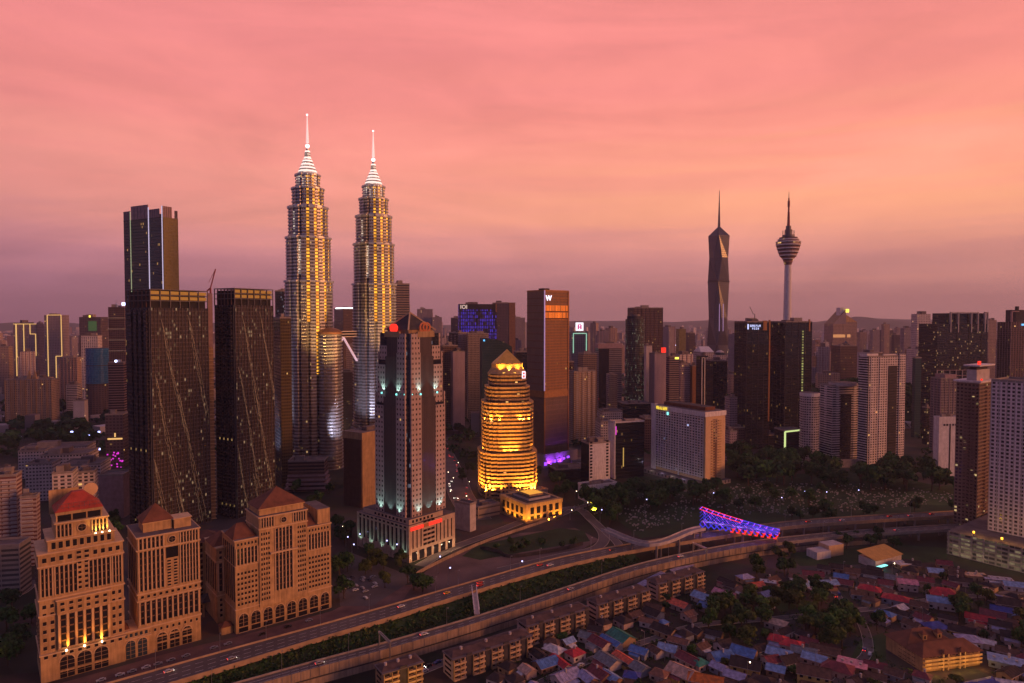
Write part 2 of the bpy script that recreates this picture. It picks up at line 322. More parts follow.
# ================================================================ ground, roads, river
def sheet(name, pts, key, z, kind='structure', label=None):
    b = MB(); P = [(p.x, p.y, z) for p in pts]; b.face(P, key); o = b.build(name); o['kind'] = kind
    if label: o['label'] = label
    return o
def gm():
    m = mat('ground', (.05, .04, .04), .95, noise=0); nt = m.node_tree; N = nt.nodes; L = nt.links; b = N['Principled BSDF']
    tc = N.new('ShaderNodeTexCoord'); n1 = N.new('ShaderNodeTexNoise'); n1.inputs['Scale'].default_value = .006; n1.inputs['Detail'].default_value = 9; L.new(tc.outputs['Object'], n1.inputs[0])
    n2 = N.new('ShaderNodeTexVoronoi'); n2.inputs['Scale'].default_value = .05; L.new(tc.outputs['Object'], n2.inputs[0])
    r = N.new('ShaderNodeValToRGB'); L.new(n1.outputs[0], r.inputs[0]); r.color_ramp.elements[0].position = .42; r.color_ramp.elements[0].color = (.022, .024, .012, 1)
    r.color_ramp.elements[1].position = .6; r.color_ramp.elements[1].color = (.10, .07, .06, 1)
    mx = N.new('ShaderNodeMix'); mx.data_type = 'RGBA'; mx.blend_type = 'MULTIPLY'; mx.inputs[0].default_value = .35; L.new(r.outputs[0], mx.inputs[6]); L.new(n2.outputs['Color'], mx.inputs[7])
    L.new(mx.outputs[2], b.inputs['Base Color'])
gm()
b = MB(); b.face([(-15500, -600, 0), (15500, -600, 0), (15500, 16500, 0), (-15500, 16500, 0)], 'ground'); b.build('ground')['kind'] = 'structure'

def catmull(P, n=8):
    out = []
    for i in range(len(P) - 1):
        p0 = P[max(i-1, 0)]; p1 = P[i]; p2 = P[i+1]; p3 = P[min(i+2, len(P)-1)]
        for j in range(n):
            t = j / n
            out.append(.5 * ((2*p1) + (p2-p0)*t + (2*p0-5*p1+4*p2-p3)*t*t + (3*p1-p0-3*p2+p3)*t**3))
    out.append(P[-1]); return out
def band(b, A, B, key, z=None, flip=False):
    for i in range(len(A) - 1):
        q = [A[i], A[i+1], B[i+1], B[i]]
        if flip: q.reverse()
        b.face([(p.x, p.y, p.z if z is None else z) for p in q], key)
def wallstrip(b, A, z0, z1, th, key, side=1):
    """upright strip along polyline A, thickness th to one side"""
    B = []
    for i, p in enumerate(A):
        d = (A[min(i+1, len(A)-1)] - A[max(i-1, 0)]); d.z = 0; d.normalize(); B.append(p + Vector((-d.y, d.x, 0)) * th * side)
    s = 0
    for i in range(len(A) - 1):
        l = (A[i+1] - A[i]).length
        for P in (A, B): b.face([(P[i].x, P[i].y, z0), (P[i+1].x, P[i+1].y, z0), (P[i+1].x, P[i+1].y, z1), (P[i].x, P[i].y, z1)], key, [(s, z0), (s+l, z0), (s+l, z1), (s, z1)])
        b.face([(A[i].x, A[i].y, z1), (A[i+1].x, A[i+1].y, z1), (B[i+1].x, B[i+1].y, z1), (B[i].x, B[i].y, z1)], key, [(-1e3, -1e3)] * 4)
        s += l
UZ, LZ = 9.0, 8.0
upper = [(0, 715, 735), (60, 698, 717), (120, 681, 699), (220, 653, 669), (310, 628.5, 641.5), (390, 606, 618), (480, 580, 590), (560, 558, 567), (645, 542, 549), (740, 528, 534), (800, 521, 526), (870, 516, 521), (955, 511.5, 516), (1060, 506, 510)]
lower = [(60, 733, 745), (120, 716, 726), (200, 694, 703), (240, 683, 691), (310, 663.5, 671), (390, 642, 649.5), (480, 616, 623), (560, 590, 597), (645, 563, 569), (740, 543.5, 549), (823, 534, 538.5), (880, 529.5, 534), (955, 525, 529.5), (1060, 520, 524)]
UF = catmull([gnd(x, a, UZ) for x, a, c in upper]); UN = catmull([gnd(x, c, UZ) for x, a, c in upper])
LF = catmull([gnd(x, a, LZ) for x, a, c in lower]); LN = catmull([gnd(x, c, LZ) for x, a, c in lower])
def road(name, A, B, z, th, par_key, lanes):
    b = MB(); band(b, A, B, 'asphalt', z, True); band(b, A, B, 'concrete', z - th)
    o = b.build(name); o['kind'] = 'structure'
    p = MB(); wallstrip(p, A, z - th, z + 1.0, .4, par_key, 1); wallstrip(p, B, z - th, z + 1.0, .4, par_key, -1); p.build('parapet', o)
    mk = MB(); n = len(A)
    for k in range(1, lanes):
        f = k / lanes; C = [A[i].lerp(B[i], f) for i in range(n)]
        acc = 0; on = False
        for i in range(n - 1):
            L_ = (C[i+1] - C[i]); l = L_.length; d = L_.normalized(); nn = Vector((-d.y, d.x, 0)) * .12; t = 0
            while t < l:
                e = min(t + 4, l); q0 = C[i] + d * t; q1 = C[i] + d * e
                mk.face([tuple(q0 - nn + Vector((0, 0, .012))), tuple(q1 - nn + Vector((0, 0, .012))), tuple(q1 + nn + Vector((0, 0, .012))), tuple(q0 + nn + Vector((0, 0, .012)))], 'paint'); t += 12
    mk.build('lane_marking', o)
    pr = MB()
    for i in range(2, n - 1, 3):
        c = A[i].lerp(B[i], .5); d = (A[i+1] - A[i]).normalized(); w = (A[i] - B[i]).length * .32; a = Vector((-d.y, d.x, 0)) * w
        for s in (-1, 1):
            q = c + a * s; pr.cyl(q.x, q.y, .9, 0, z - th, 'concrete', n=8)
    tag(pr.build('piers', o), kind='stuff')
    return o
road('road', UF, UN, UZ, 1.8, 'parapet', 4)
road('road', LF, LN, LZ, 1.5, 'concrete', 3)
# sound wall along the near side of the lower road: panelled upper wall on a slotted retaining base
fac('soundwall', (.40, .29, .20), (.05, .035, .03), bay=3.2, floor=7.6, wf=.72, hf=.05, lit=0, blind=.1, rough=.8, wr=.9)
t = empty('sound_wall', (LN[10].x, LN[10].y, 0), 0, 'long beige concrete sound wall along the near side of the lower road', 'wall')
o0 = LN[10]; NP = [Vector((p.x, p.y, 0)) - Vector((o0.x, o0.y, LZ)) for p in LN]
b = MB(); nn_ = []
for i, p in enumerate(NP):
    d = (NP[min(i+1, len(NP)-1)] - NP[max(i-1, 0)]); d.normalize(); nn_.append(p + Vector((d.y, -d.x, 0)) * .5)
seg = [(i, p) for i, p in enumerate(nn_) if 12 <= i <= 75]
wl = [p for i, p in seg]
b = MB(); wallstrip(b, wl, 4.6, 9.3, .35, 'wall_concrete', -1); u = b.build('wall_panel', t)
b = MB()
for i in range(len(wl) - 1):
    l = (wl[i+1] - wl[i]).length; k = max(1, int(l / 4))
    for j in range(k):
        p = wl[i].lerp(wl[i+1], j / k); d = (wl[i+1] - wl[i]).normalized(); q = p + Vector((d.y, -d.x, 0)) * .45
        b.beam((q.x, q.y, 4.6), (q.x, q.y, 9.4), .25, 'concrete')
tag(b.build('wall_post', t), kind='stuff')
wl2 = [p for p in nn_[8:90]]
b = MB(); wallstrip(b, [p + Vector((0, 0, 0)) for p in wl2], 0, 3.6, .5, 'wall_concrete', 1); wallstrip(b, wl2, 3.6, 4.6, .2, 'roof_dark', 1); b.build('retaining_base', t)
# river bank (grass) and river between the two roads
def lerp_line(f, z):
    return [Vector((a.x + (c.x - a.x) * f, a.y + (c.y - a.y) * f, z)) for a, c in zip(UN[:64], LN_match)]
def match(A, B):
    out = []
    for a in A:
        out.append(min((q for q in B), key=lambda q: (q.x - a.x) ** 2 + (q.y - a.y) ** 2))
    return out
dense = [LF[i].lerp(LF[i+1], j / 6) for i in range(len(LF) - 1) for j in range(6)]
LN_match = match(UN[:64], dense)
b = MB(); band(b, lerp_line(-.12, 7.0), lerp_line(.06, 6.6), 'grass', None, True); band(b, lerp_line(.06, 6.6), lerp_line(.62, .3), 'grass', None, True); b.build('river_bank')['kind'] = 'structure'
b = MB(); band(b, lerp_line(.60, .12), lerp_line(.80, .12), 'water', None, True); b.build('water')['kind'] = 'structure'
b = MB(); band(b, lerp_line(.80, .2), lerp_line(1.05, .25), 'mud', None, True); b.build('river_terrace')['kind'] = 'structure'
# flat patches: plaza along the cream towers, vacant lot, parking, gardens
def patch(name, px, key, z, kind='structure'):
    return sheet(name, [gnd(x, y, z) for x, y in px], key, z, kind)
patch('pavement', [(0, 760), (0, 690), (58, 684), (150, 658), (200, 645), (236, 637), (332, 611), (372, 590), (480, 575), (390, 622), (250, 668), (120, 708)][::1], 'paving', .03)
patch('vacant_lot', [(418, 578), (430, 568), (470, 548), (520, 533), (575, 528), (600, 540), (560, 560), (480, 584), (430, 598), (400, 604)], 'dirt', .04)
patch('car_park', [(338, 566), (350, 552), (385, 566), (416, 578), (372, 606), (340, 606)], 'asphalt', .05)
patch('lawn', [(478, 545), (560, 528), (584, 531), (590, 541), (540, 549), (480, 560), (462, 556)], 'grass', .08)
patch('lawn', [(596, 549), (640, 541), (650, 545), (610, 556), (590, 556)], 'grass_light', .09)
patch('burial_ground', [(565, 512), (600, 490), (640, 476), (700, 482), (740, 478), (860, 470), (960, 490), (960, 510), (800, 519), (640, 538), (620, 522)], 'grass', .06)
patch('meadow', [(905, 492), (955, 484), (955, 505), (890, 505)], 'grass_light', .08)
patch('meadow', [(786, 553), (900, 545), (950, 548), (945, 562), (800, 566)], 'grass', .1)
patch('lawn', [(860, 640), (886, 632), (886, 660), (870, 668), (850, 660)], 'grass_light', .1)
patch('lawn', [(770, 598), (800, 590), (810, 606), (780, 612)], 'grass_light', .09)
def street(px, w, key='asphalt', z=.06, name='street'):
    P = catmull([gnd(x, y, z) for x, y in px], 6); A, B = [], []
    for i, p in enumerate(P):
        d = (P[min(i+1, len(P)-1)] - P[max(i-1, 0)]); d.normalize(); n = Vector((-d.y, d.x, 0)) * w / 2; A.append(p + n); B.append(p - n)
    b = MB(); band(b, A, B, key, None, True); o = b.build(name); o['kind'] = 'structure'; 
    k = MB(); wallstrip(k, A, 0, z + .12, .3, 'kerb', 1); wallstrip(k, B, 0, z + .12, .3, 'kerb', -1); k.build('kerb', o)
    return P
ST1 = street([(420, 566), (450, 549), (490, 534), (540, 515), (575, 508), (592, 520), (604, 535), (596, 548), (560, 556), (500, 570)], 9, 'asphalt_light', .13)
ST2 = street([(478, 520), (462, 497), (455, 478), (448, 462), (440, 446), (432, 436)], 26, 'asphalt_light', .10)
ST3 = street([(430, 440), (470, 437), (540, 432), (600, 425), (650, 418)], 16, 'asphalt', .12)
ST4 = street([(640, 600), (600, 609), (540, 627), (470, 652), (400, 680), (350, 700)], 6, 'asphalt_light', .14)
ST5 = street([(0, 600), (20, 592), (33, 580)], 10, 'asphalt', .15)
ST6 = street([(592, 520), (615, 540), (620, 548)], 7, 'asphalt_light', .17)
ST7 = street([(540, 683), (590, 660), (650, 640), (700, 625), (780, 618), (860, 610), (930, 600), (1024, 592)], 5, 'asphalt_light', .16)
ST8 = street([(830, 690), (850, 670), (868, 650), (860, 620), (840, 600), (830, 580)], 5, 'asphalt_light', .18)
ST9 = street([(560, 515), (600, 500), (640, 490), (720, 492)], 6, 'asphalt_light', .2)
# orange-lit boundary wall of the lot
b = MB(); W0 = catmull([gnd(x, y, 0) for x, y in [(414, 577), (430, 568), (455, 556), (490, 541), (540, 524), (560, 517)]], 6)
wallstrip(b, W0, 0, 2.6, .35, 'wall_concrete', 1)
tag(b.build('boundary_wall'), 'low tan boundary wall between the bank podium and the vacant lot', 'wall')
b = MB(); W0 = catmull([gnd(x, y, 0) for x, y in [(480, 549), (498, 553), (512, 558), (560, 551), (583, 545)]], 6)
wallstrip(b, W0, 0, 3.0, .3, 'roof_dark', 1)
tag(b.build('site_hoarding'), 'dark site hoarding around the planted strip in the vacant lot', 'fence')
# hills
def hill(name, x0, x1, y, yd, h, seed, nx=90, ny=8, key='grass'):
    r = random.Random(seed); ph = [r.uniform(0, 6.28) for _ in range(6)]; b = MB(); g = []
    for j in range(ny + 1):
        row = []
        for i in range(nx + 1):
            u = i / nx; v = j / ny; e = math.sin(math.pi * v) * min(1, 6 * u, 6 * (1 - u))
            k = .55 + .2 * math.sin(u * 9 + ph[0]) + .13 * math.sin(u * 21 + ph[1]) + .08 * math.sin(u * 47 + ph[2] + v * 3) + .05 * math.sin(u * 90 + ph[3])
            row.append((x0 + (x1 - x0) * u, y + yd * (v - .5), max(0, h * k * e) - (0 if 0 < e else 2)))
        g.append(row)
    for j in range(ny):
        for i in range(nx): b.face([g[j][i], g[j][i+1], g[j+1][i+1], g[j+1][i]], key)
    b.build(name, smooth=True)['kind'] = 'structure'
hill('hills', -9000, 12500, 13500, 2500, 205, 3); hill('hills', 2500, 9500, 11000, 2200, 215, 5); hill('hills', -9500, -3500, 11000, 2200, 200, 9)
hk = gnd(850, 430); 
mat('bankstone', (.42, .30, .22), .8)
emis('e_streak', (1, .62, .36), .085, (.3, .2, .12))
emis('e_crown', (1, .44, .06), .20, (.2, .11, .03))
emis('e_lime_dim', (.7, .75, .45), .45)
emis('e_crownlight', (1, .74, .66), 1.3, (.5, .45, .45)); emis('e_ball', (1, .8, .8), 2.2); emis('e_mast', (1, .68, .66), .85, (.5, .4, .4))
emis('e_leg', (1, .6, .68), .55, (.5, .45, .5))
def hillz(name, cx, cy_, rx, ry, h, key='grass'):
    b = MB(); n = 28; g = []
    for j in range(n + 1):
        row = []
        for i in range(n + 1):
            u = i / n * 2 - 1; v = j / n * 2 - 1; q = max(0, 1 - u*u) * max(0, 1 - v*v)
            row.append((cx + rx * u, cy_ + ry * v, h * q ** .8 * (1 + .12 * math.sin(u * 7) * math.cos(v * 6)) - (.5 if q == 0 else 0)))
        g.append(row)
    for j in range(n):
        for i in range(n): b.face([g[j][i], g[j][i+1], g[j+1][i+1], g[j+1][i]], key)
    b.build(name, smooth=True)['kind'] = 'structure'
hillz('hill', 690, 1330, 190, 150, 66)
def hill_h(x, y):
    u = (x - 690) / 190; v = (y - 1330) / 150
    if abs(u) >= 1 or abs(v) >= 1: return 0
    return 66 * ((1-u*u) * (1-v*v)) ** .8
# ================================================================ facade palette
fac('f_cream_side', (.42, .30, .18), bay=3.4, floor=3.7, wf=.45, hf=.62, lit=.03)
fac('f_black', (.02, .018, .022), (.010, .010, .014), bay=1.6, floor=3.9, wf=.86, hf=.8, lit=.012, lstr=.22, rough=.1, sky=.5)
fac('f_black_lit', (.03, .024, .028), (.012, .011, .015), bay=2.2, floor=3.9, wf=.8, hf=.7, lit=.05, lstr=.3, litcol=(1, .62, .28), rough=.1)
fac('f_blackblue', (.02, .02, .03), (.012, .013, .022), bay=1.8, floor=4.0, wf=.88, hf=.72, lit=.05, lstr=.3, litcol=(.8, .8, 1), rough=.1)
fac('f_brownglass', (.075, .054, .046), (.03, .022, .02), bay=1.9, floor=3.5, wf=.78, hf=.66, lit=.07, lstr=.2, litcol=(1, .65, .35), rough=.16, blind=1.)
fac('f_darkcondo', (.05, .038, .04), (.014, .012, .016), bay=1.5, floor=3.5, wf=.72, hf=.6, lit=.004, lstr=.4, litcol=(1, .6, .2), rough=.15)
fac('f_white_condo', (.66, .56, .54), (.02, .016, .02), bay=4.2, floor=3.15, wf=.62, hf=.55, lit=.006)
fac('f_white_band', (.64, .55, .54), (.02, .016, .02), bay=60, floor=3.2, wf=.98, hf=.52, lit=.0)
fac('f_mauve', (.36, .27, .29), (.05, .035, .04), bay=2.6, floor=3.4, wf=.55, hf=.45, lit=.02)
fac('f_mauve_blank', (.38, .28, .31), (.27, .19, .22), bay=3.5, floor=3.4, wf=.2, hf=.35, lit=.0, rough=.6)
fac('f_tan', (.34, .22, .15), (.03, .02, .02), bay=3.0, floor=3.2, wf=.6, hf=.5, lit=.01)
fac('f_tan_balc', (.40, .28, .20), (.045, .03, .028), bay=3.4, floor=3.1, wf=.5, hf=.5, lit=.01)
fac('f_brown', (.13, .075, .06), (.02, .015, .016), bay=2.8, floor=3.6, wf=.6, hf=.55, lit=.02, lstr=.4)
fac('f_brownband', (.20, .12, .095), (.02, .015, .016), bay=50, floor=3.7, wf=.99, hf=.5, lit=.0)
fac('f_darkbrown_fin', (.045, .026, .02), (.012, .008, .008), bay=1.5, floor=200, wf=.62, hf=1, lit=.0, rough=.5)
fac('f_grey', (.24, .19, .19), (.03, .026, .032), bay=2.4, floor=3.6, wf=.6, hf=.5, lit=.015, lstr=.5)
fac('f_greyband', (.26, .21, .21), (.03, .026, .032), bay=50, floor=3.8, wf=.99, hf=.48, lit=.0)
fac('f_lattice', (.32, .24, .19), (.02, .018, .018), bay=2.6, floor=3.3, wf=.55, hf=.55, lit=.004)
fac('f_olive', (.12, .085, .035), (.025, .018, .01), bay=2., floor=3.6, wf=.6, hf=.55, lit=.004)
fac('f_teal', (.03, .06, .065), (.02, .045, .05), bay=1.6, floor=3.8, wf=.9, hf=.85, lit=.0)
fac('f_bluecurve', (.02, .05, .11), (.02, .13, .30), bay=2.5, floor=4., wf=.92, hf=.86, lit=.0, rough=.25)
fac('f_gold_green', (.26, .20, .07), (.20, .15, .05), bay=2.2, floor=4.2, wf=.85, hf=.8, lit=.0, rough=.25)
fac('f_fs_dark', (.018, .018, .03), (.012, .014, .022), bay=2.2, floor=4.2, wf=.86, hf=.78, lit=.02, lstr=.3, rough=.12)
fac('f_hotel', (.78, .66, .62), (.03, .02, .026), bay=4.2, floor=3.05, wf=.62, hf=.62, lit=.004, litcol=(.5, .6, 1))
fac('f_podium', (.42, .34, .30), (.03, .025, .028), bay=6., floor=5., wf=.3, hf=.6, lit=.0)
fac('f_lowrise', (.52, .44, .43), (.03, .026, .03), bay=3.2, floor=3.6, wf=.6, hf=.45, lit=.012)
fac('f_redband', (.46, .36, .33), (.12, .03, .025), bay=60, floor=3.1, wf=.97, hf=.5, lit=.0, rough=.6)
fac('f_parking', (.30, .25, .22), (.03, .03, .03), bay=60, floor=3.4, wf=.98, hf=.48, lit=.0, rough=.8)
fac('f_parking_lit', (.30, .25, .23), (.04, .035, .03), bay=4.1, floor=3.2, wf=.9, hf=.55, lit=.6, litcol=(1, .78, .42), lstr=.14, rough=.8)
fac('f_w_left', (.20, .11, .10), (.13, .075, .075), bay=2.0, floor=9.5, wf=.9, hf=.88, lit=.0, rough=.3)
fac('f_w_right', (.30, .135, .055), (.10, .04, .02), bay=2.6, floor=3.6, wf=.55, hf=.6, lit=.012, litcol=(1, .6, .15), lstr=.8, rough=.35)
fac('f_w_dark', (.17, .10, .08), (.07, .04, .032), bay=1.5, floor=6, wf=.6, hf=.8, lit=.0, rough=.3)
fac('f_w_lit', (.10, .03, .01), (.3, .1, .02), bay=1.2, floor=9, wf=.8, hf=.8, lit=2.0, litcol=(1, .17, .01), lstr=1.0, rough=.4)
fac('f_round_dark', (.05, .05, .045), (.02, .022, .022), bay=2.4, floor=3.3, wf=.7, hf=.55, lit=.14, litcol=(.7, .75, .5), lstr=.18)
fac('f_petro', (.36, .32, .34), (.07, .055, .05), bay=2.2, floor=4.2, wf=.85, hf=.6, lit=.02, litcol=(1, .62, .25), lstr=.4, rough=.2, metal=.8, wr=.35)
fac('f_petro_gold', (.16, .09, .04), (.3, .16, .03), bay=9, floor=4.2, wf=.86, hf=.62, lit=9, litcol=(1, .42, .03), lstr=1.4, rough=.3, metal=.6, wr=.4)
fac('f_petro_white', (.5, .45, .42), (.3, .25, .25), bay=1.6, floor=3.0, wf=.7, hf=.55, lit=2., litcol=(1, .78, .62), lstr=1.0, rough=.3, metal=.6)
fac('f_pb', (.10, .06, .03), (.03, .018, .012), bay=3., floor=4.1, wf=.9, hf=.6, lit=.02, rough=.2)
fac('f_merdeka', (.045, .045, .07), (.05, .048, .075), bay=4., floor=8, wf=.94, hf=.9, lit=.0, rough=.42, sky=.25)
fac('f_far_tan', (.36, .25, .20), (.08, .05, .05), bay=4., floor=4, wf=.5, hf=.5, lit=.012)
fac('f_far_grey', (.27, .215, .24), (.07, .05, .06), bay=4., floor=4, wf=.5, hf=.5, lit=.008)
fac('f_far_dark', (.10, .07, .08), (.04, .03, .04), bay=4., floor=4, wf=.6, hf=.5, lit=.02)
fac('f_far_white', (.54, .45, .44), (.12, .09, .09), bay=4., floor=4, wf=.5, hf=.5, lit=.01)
fac('f_white_slab', (.52, .44, .43), (.45, .38, .38), bay=200, floor=200, wf=.0, hf=.0, lit=.0, rough=.7)
fac('f_ambank', (.42, .31, .28), (.02, .016, .018), bay=3.2, floor=4.0, wf=.40, hf=.42, lit=.01)
fac('f_ambank_glass', (.13, .09, .085), (.03, .024, .028), bay=1.3, floor=60, wf=.55, hf=1, lit=0)
fac('f_led', (.012, .01, .02), (.02, .015, .06), bay=4.5, floor=9., wf=.55, hf=.75, lit=.9, litcol=(.07, .04, .8), lstr=.5, rough=.4)

WARM = (1, .40, .045); TEAL = (.45, .95, .9)
# ================================================================ three cream office blocks by the road
def strips(w, x0, x1, z0, z1, n, fw=.5, y=0.0):
    s = (x1 - x0) / n; fw *= 1.18
    for i in range(n): w.add(x0 + s * (i + .5 - fw / 2), x0 + s * (i + .5 + fw / 2), z0, z1, y)
    for i in range(n + 1): w.rel.box(x0 + s * i - s * (1 - fw) * .32, x0 + s * i + s * (1 - fw) * .32, y - .55, y, z0 - .3, z1 + .3, 'cream_light')
    k = 1
    while z0 + 3.7 * k < z1 - 1: w.rel.box(x0, x1, y - .2, y - .1, z0 + 3.7 * k - .35, z0 + 3.7 * k + .35, 'brown'); k += 1
def grid(w, x0, x1, z0, z1, nx, nz, fw=.45, fh=.5, y=0.0):
    fw *= 1.12; s = (x1 - x0) / nx; h = (z1 - z0) / nz
    for j in range(nz):
        for i in range(nx): w.add(x0 + s * (i + .5 - fw / 2), x0 + s * (i + .5 + fw / 2), z0 + h * (j + .5 - fh / 2), z0 + h * (j + .5 + fh / 2), y); w.rel.box(x0 + s * (i + .5 - fw / 2) - .15, x0 + s * (i + .5 + fw / 2) + .15, y - .35, y, z0 + h * (j + .5 - fh / 2) - .3, z0 + h * (j + .5 - fh / 2), 'cream_light')
class CB(MB):
    def __init__(s): super().__init__(); s.q = []
    def build(s, name, r):
        for a in s.q: b = MB(); b.box(*a); b.build(name, r)
def cornice(b, x0, x1, y1, z, h=.7, p=.7, k='cream_light', y0=0.0):
    z -= .05
    if isinstance(b, CB): b.q.append((x0 - p, x1 + p, y0 - p, y1 + p, z, z + h, k)); return
    b.box(x0 - p, x1 + p, y0 - p, y1 + p, z, z + h, k)
def arch(root, x0, x1, z0, z1, y=0.0, bars=True, key='win', gaps=()):
    """arched opening: dark glass with cream mullions, one window part with its frame as sub-part"""
    r = (x1 - x0) / 2; cx = (x0 + x1) / 2; b = MB(); pts = [(x0, z0), (x1, z0)] + [(cx + r * math.cos(a), z1 - r + r * math.sin(a)) for a in [math.pi * i / 10 for i in range(11)]]
    fr = [(p[0], y - .10, p[1]) for p in pts]; bk = [(p[0], y + .2, p[1]) for p in pts]
    b.face(fr, key)
    for i in range(len(pts)):
        j = (i + 1) % len(pts); b.face([fr[j], fr[i], bk[i], bk[j]], key)
    o = b.build('arched_window', root)
    f = MB()
    for i in range(10):
        a0, a1 = math.pi * i / 10, math.pi * (i + 1) / 10
        f.beam((cx + (r + .25) * math.cos(a0), y - .22, z1 - r + (r + .25) * math.sin(a0)), (cx + (r + .25) * math.cos(a1), y - .22, z1 - r + (r + .25) * math.sin(a1)), .45, 'cream_light')
    for zz in gaps: f.box(x0 - .1, x1 + .1, y - .3, y - .12, zz, zz + .9, 'cream')
    if bars:
        f.box(cx - .14, cx + .14, y - .2, y - .12, z0, z1, 'cream_dark')
        n = int((z1 - z0) / 2.2)
        for i in range(1, n + 1): f.box(x0, x1, y - .18, y - .12, z0 + 2.2 * i - .1, z0 + 2.2 * i + .1, 'cream_dark')
    f.build('frame', o)
def roundel(root, x, z, r, y=0.0):
    b = MB(); n = 20; P = [(x + r * math.cos(2*math.pi*i/n), y - .35, z + r * math.sin(2*math.pi*i/n)) for i in range(n)]; b.face(P, 'win'); o = b.build('round_window', root)
    f = MB()
    for i in range(n): f.beam((P[i][0], y - .4, P[i][2]), (P[(i+1) % n][0], y - .4, P[(i+1) % n][2]), .4, 'cream_light')
    f.beam((x - r, y - .45, z), (x + r, y - .45, z), .15, 'cream_dark'); f.beam((x, y - .45, z - r), (x, y - .45, z + r), .15, 'cream_dark'); f.build('frame', o)

def office_a():
    f = Fr(38, 349, 38, 'office_tower', 'cream stepped office tower with red pyramid roof and gold floodlights, at the left', 'office tower', 'cream office towers by the highway', py=560)
    r = f.root; S = lambda p, yo=0: f.sx(p, yo, 600); Z = lambda px, py: f.z(px, py)
    L = S(124); x1 = S(56.5); x2 = S(110); w = Wins(r)
    zt = Z(38, 555); z_mid = Z(57, 600); z_pod = Z(57, 650)
    b = MB(); b.box(0, L, 0, 28, 0, zt, 'cream', 'roof_grey')
    b.box(x1, x2, -1.6, 0, z_pod, z_mid, 'cream')                                    # projecting centre bay
    b.box(-.0, L, -.01 - 1.2, 0, 0, z_pod - 1, 'cream')
    zt2 = Z(49, 541); xa, xb = S(49), S(116); b.box(xa, xb, 1.0, 26, zt, zt2, 'cream', 'roof_grey')
    zt3 = Z(56, 524); xc, xd = S(57), S(110); b.box(xc, xd, 1.4, 24, zt2, zt3, 'cream', 'roof_grey')
    b.build('wall', r)
    b = CB()
    for (p0, p1, y1, z, y0) in ((0, L, 28, zt - .6, 0), (0, L, 28, zt - 7.2, 0), (xa, xb, 26, zt2 - .6, 1.0), (xc, xd, 24, zt3 - .6, 1.4), (0, L, 28, z_mid + 1, 0), (x1, x2, 1, z_mid - .3, -1.6), (0, L, 28, z_mid - 7.5, 0), (0, L, 28, z_pod - 1.2, -1.2)):
        cornice(b, p0, p1, y1, z, y0=y0, p=.55)
    b.build('cornice', r)
    # tall strip windows, upper body
    strips(w, .8, x1 - 1.5, z_mid + 3, zt - 8, 3, .45); strips(w, x1 - .5, x1 + 9.6, z_mid + 3, zt - 8, 5, .5)
    strips(w, x2 - 9.6, x2 + .5, z_mid + 3, zt - 8, 5, .5); strips(w, x2 + 1.5, L - .8, z_mid + 3, zt - 8, 3, .45)
    cx = (x1 + x2) / 2
    grid(w, cx - 3.6, cx + 3.6, z_mid + 3, zt - 1, 2, 8, .5, .5)
    grid(w, .8, cx - 4, zt - 6, zt - 1.4, 4, 1, .45, .5); grid(w, cx + 4, L - .8, zt - 6, zt - 1.4, 4, 1, .45, .5)
    grid(w, xa + 1, xb - 1, zt + .8, zt2 - 1, 9, 1, .5, .75, 1.0)
    strips(w, xc + .6, xc + 7.5, zt2 + .8, zt3 - 1.4, 4, .45, 1.4); strips(w, xd - 7.5, xd - .6, zt2 + .8, zt3 - 1.4, 4, .45, 1.4)
    grid(w, x1 + .5, x2 - .5, z_mid - 6.9, z_mid - .6, 6, 2, .4, .45, -1.6)
    strips(w, x1 + .8, x2 - .8, z_pod + 1.2, z_mid - 8, 6, .5, -1.6)
    grid(w, .5, x1 - .3, z_pod, z_mid - .3, 2, 6, .42, .42); grid(w, x2 + .3, L - .5, z_pod, z_mid - .3, 2, 6, .42, .42)
    grid(w, .5, L - .5, z_pod - 3.1, z_pod - 1.3, 10, 1, .4, .8, -1.2)
    # left side face
    for k in range(5):
        y0 = 2 + k * 5.2; w.addy(y0, y0 + 2.2, z_mid + 3, zt - 8)
        for j in range(7): w.addy(y0, y0 + 2, 8 + j * 4, 10 + j * 4)
    w.done()
    roundel(r, cx, (zt2 + zt3) / 2, 2.1, 1.4)
    for i in range(3):
        xx = x1 + .8 + i * (x2 - x1 - 1) / 3; arch(r, xx, xx + (x2 - x1) / 3 - 1.6, .3, z_pod - 3.4, -1.2, gaps=(3.5,))
    # roof: glazed lantern, cornice, hipped red roof with a flat top
    b = MB(); xe, xf = S(59), S(104); b.box(xe, xf, 3.2, 20, zt3, zt3 + 3.6, 'win'); b.build('lantern', r)
    b = MB()
    for i in range(4): b.box(xe + (xf - xe) * i / 3 - .35, xe + (xf - xe) * i / 3 + .35, 2.9, 3.2, zt3, zt3 + 3.6, 'cream')
    b.box(xe - .6, xf + .6, 2.4, 20.8, zt3 + 3.6, zt3 + 5.2, 'cream'); b.build('lantern_cornice', r)
    b = MB(); z0 = zt3 + 5.2; cxx, cyy = (xe + xf) / 2, 11.6; P = [(xe - .9, 2.1), (xf + .9, 2.1), (xf + .9, 21.1), (xe - .9, 21.1)]; Q = [(cxx - 2.6, cyy - 2), (cxx + 2.6, cyy - 2), (cxx + 2.6, cyy + 2), (cxx - 2.6, cyy + 2)]
    b.prism(P, z0, z0 + 8.5, 'tile_red', 'tile_red', Q); b.build('roof', r)
    b = MB()                                                                   # rail on the roof slope
    for i in range(9):
        xx = xe + .5 + (xf - xe - 1) * i / 8; b.beam((xx, 3, z0), (xx, 3, z0 + 4), .12, 'steel_dark')
    for zz in (2, 4): b.beam((xe + .5, 3, z0 + zz), (xf - .5, 3, z0 + zz), .12, 'steel_dark')
    b.build('railing', r)
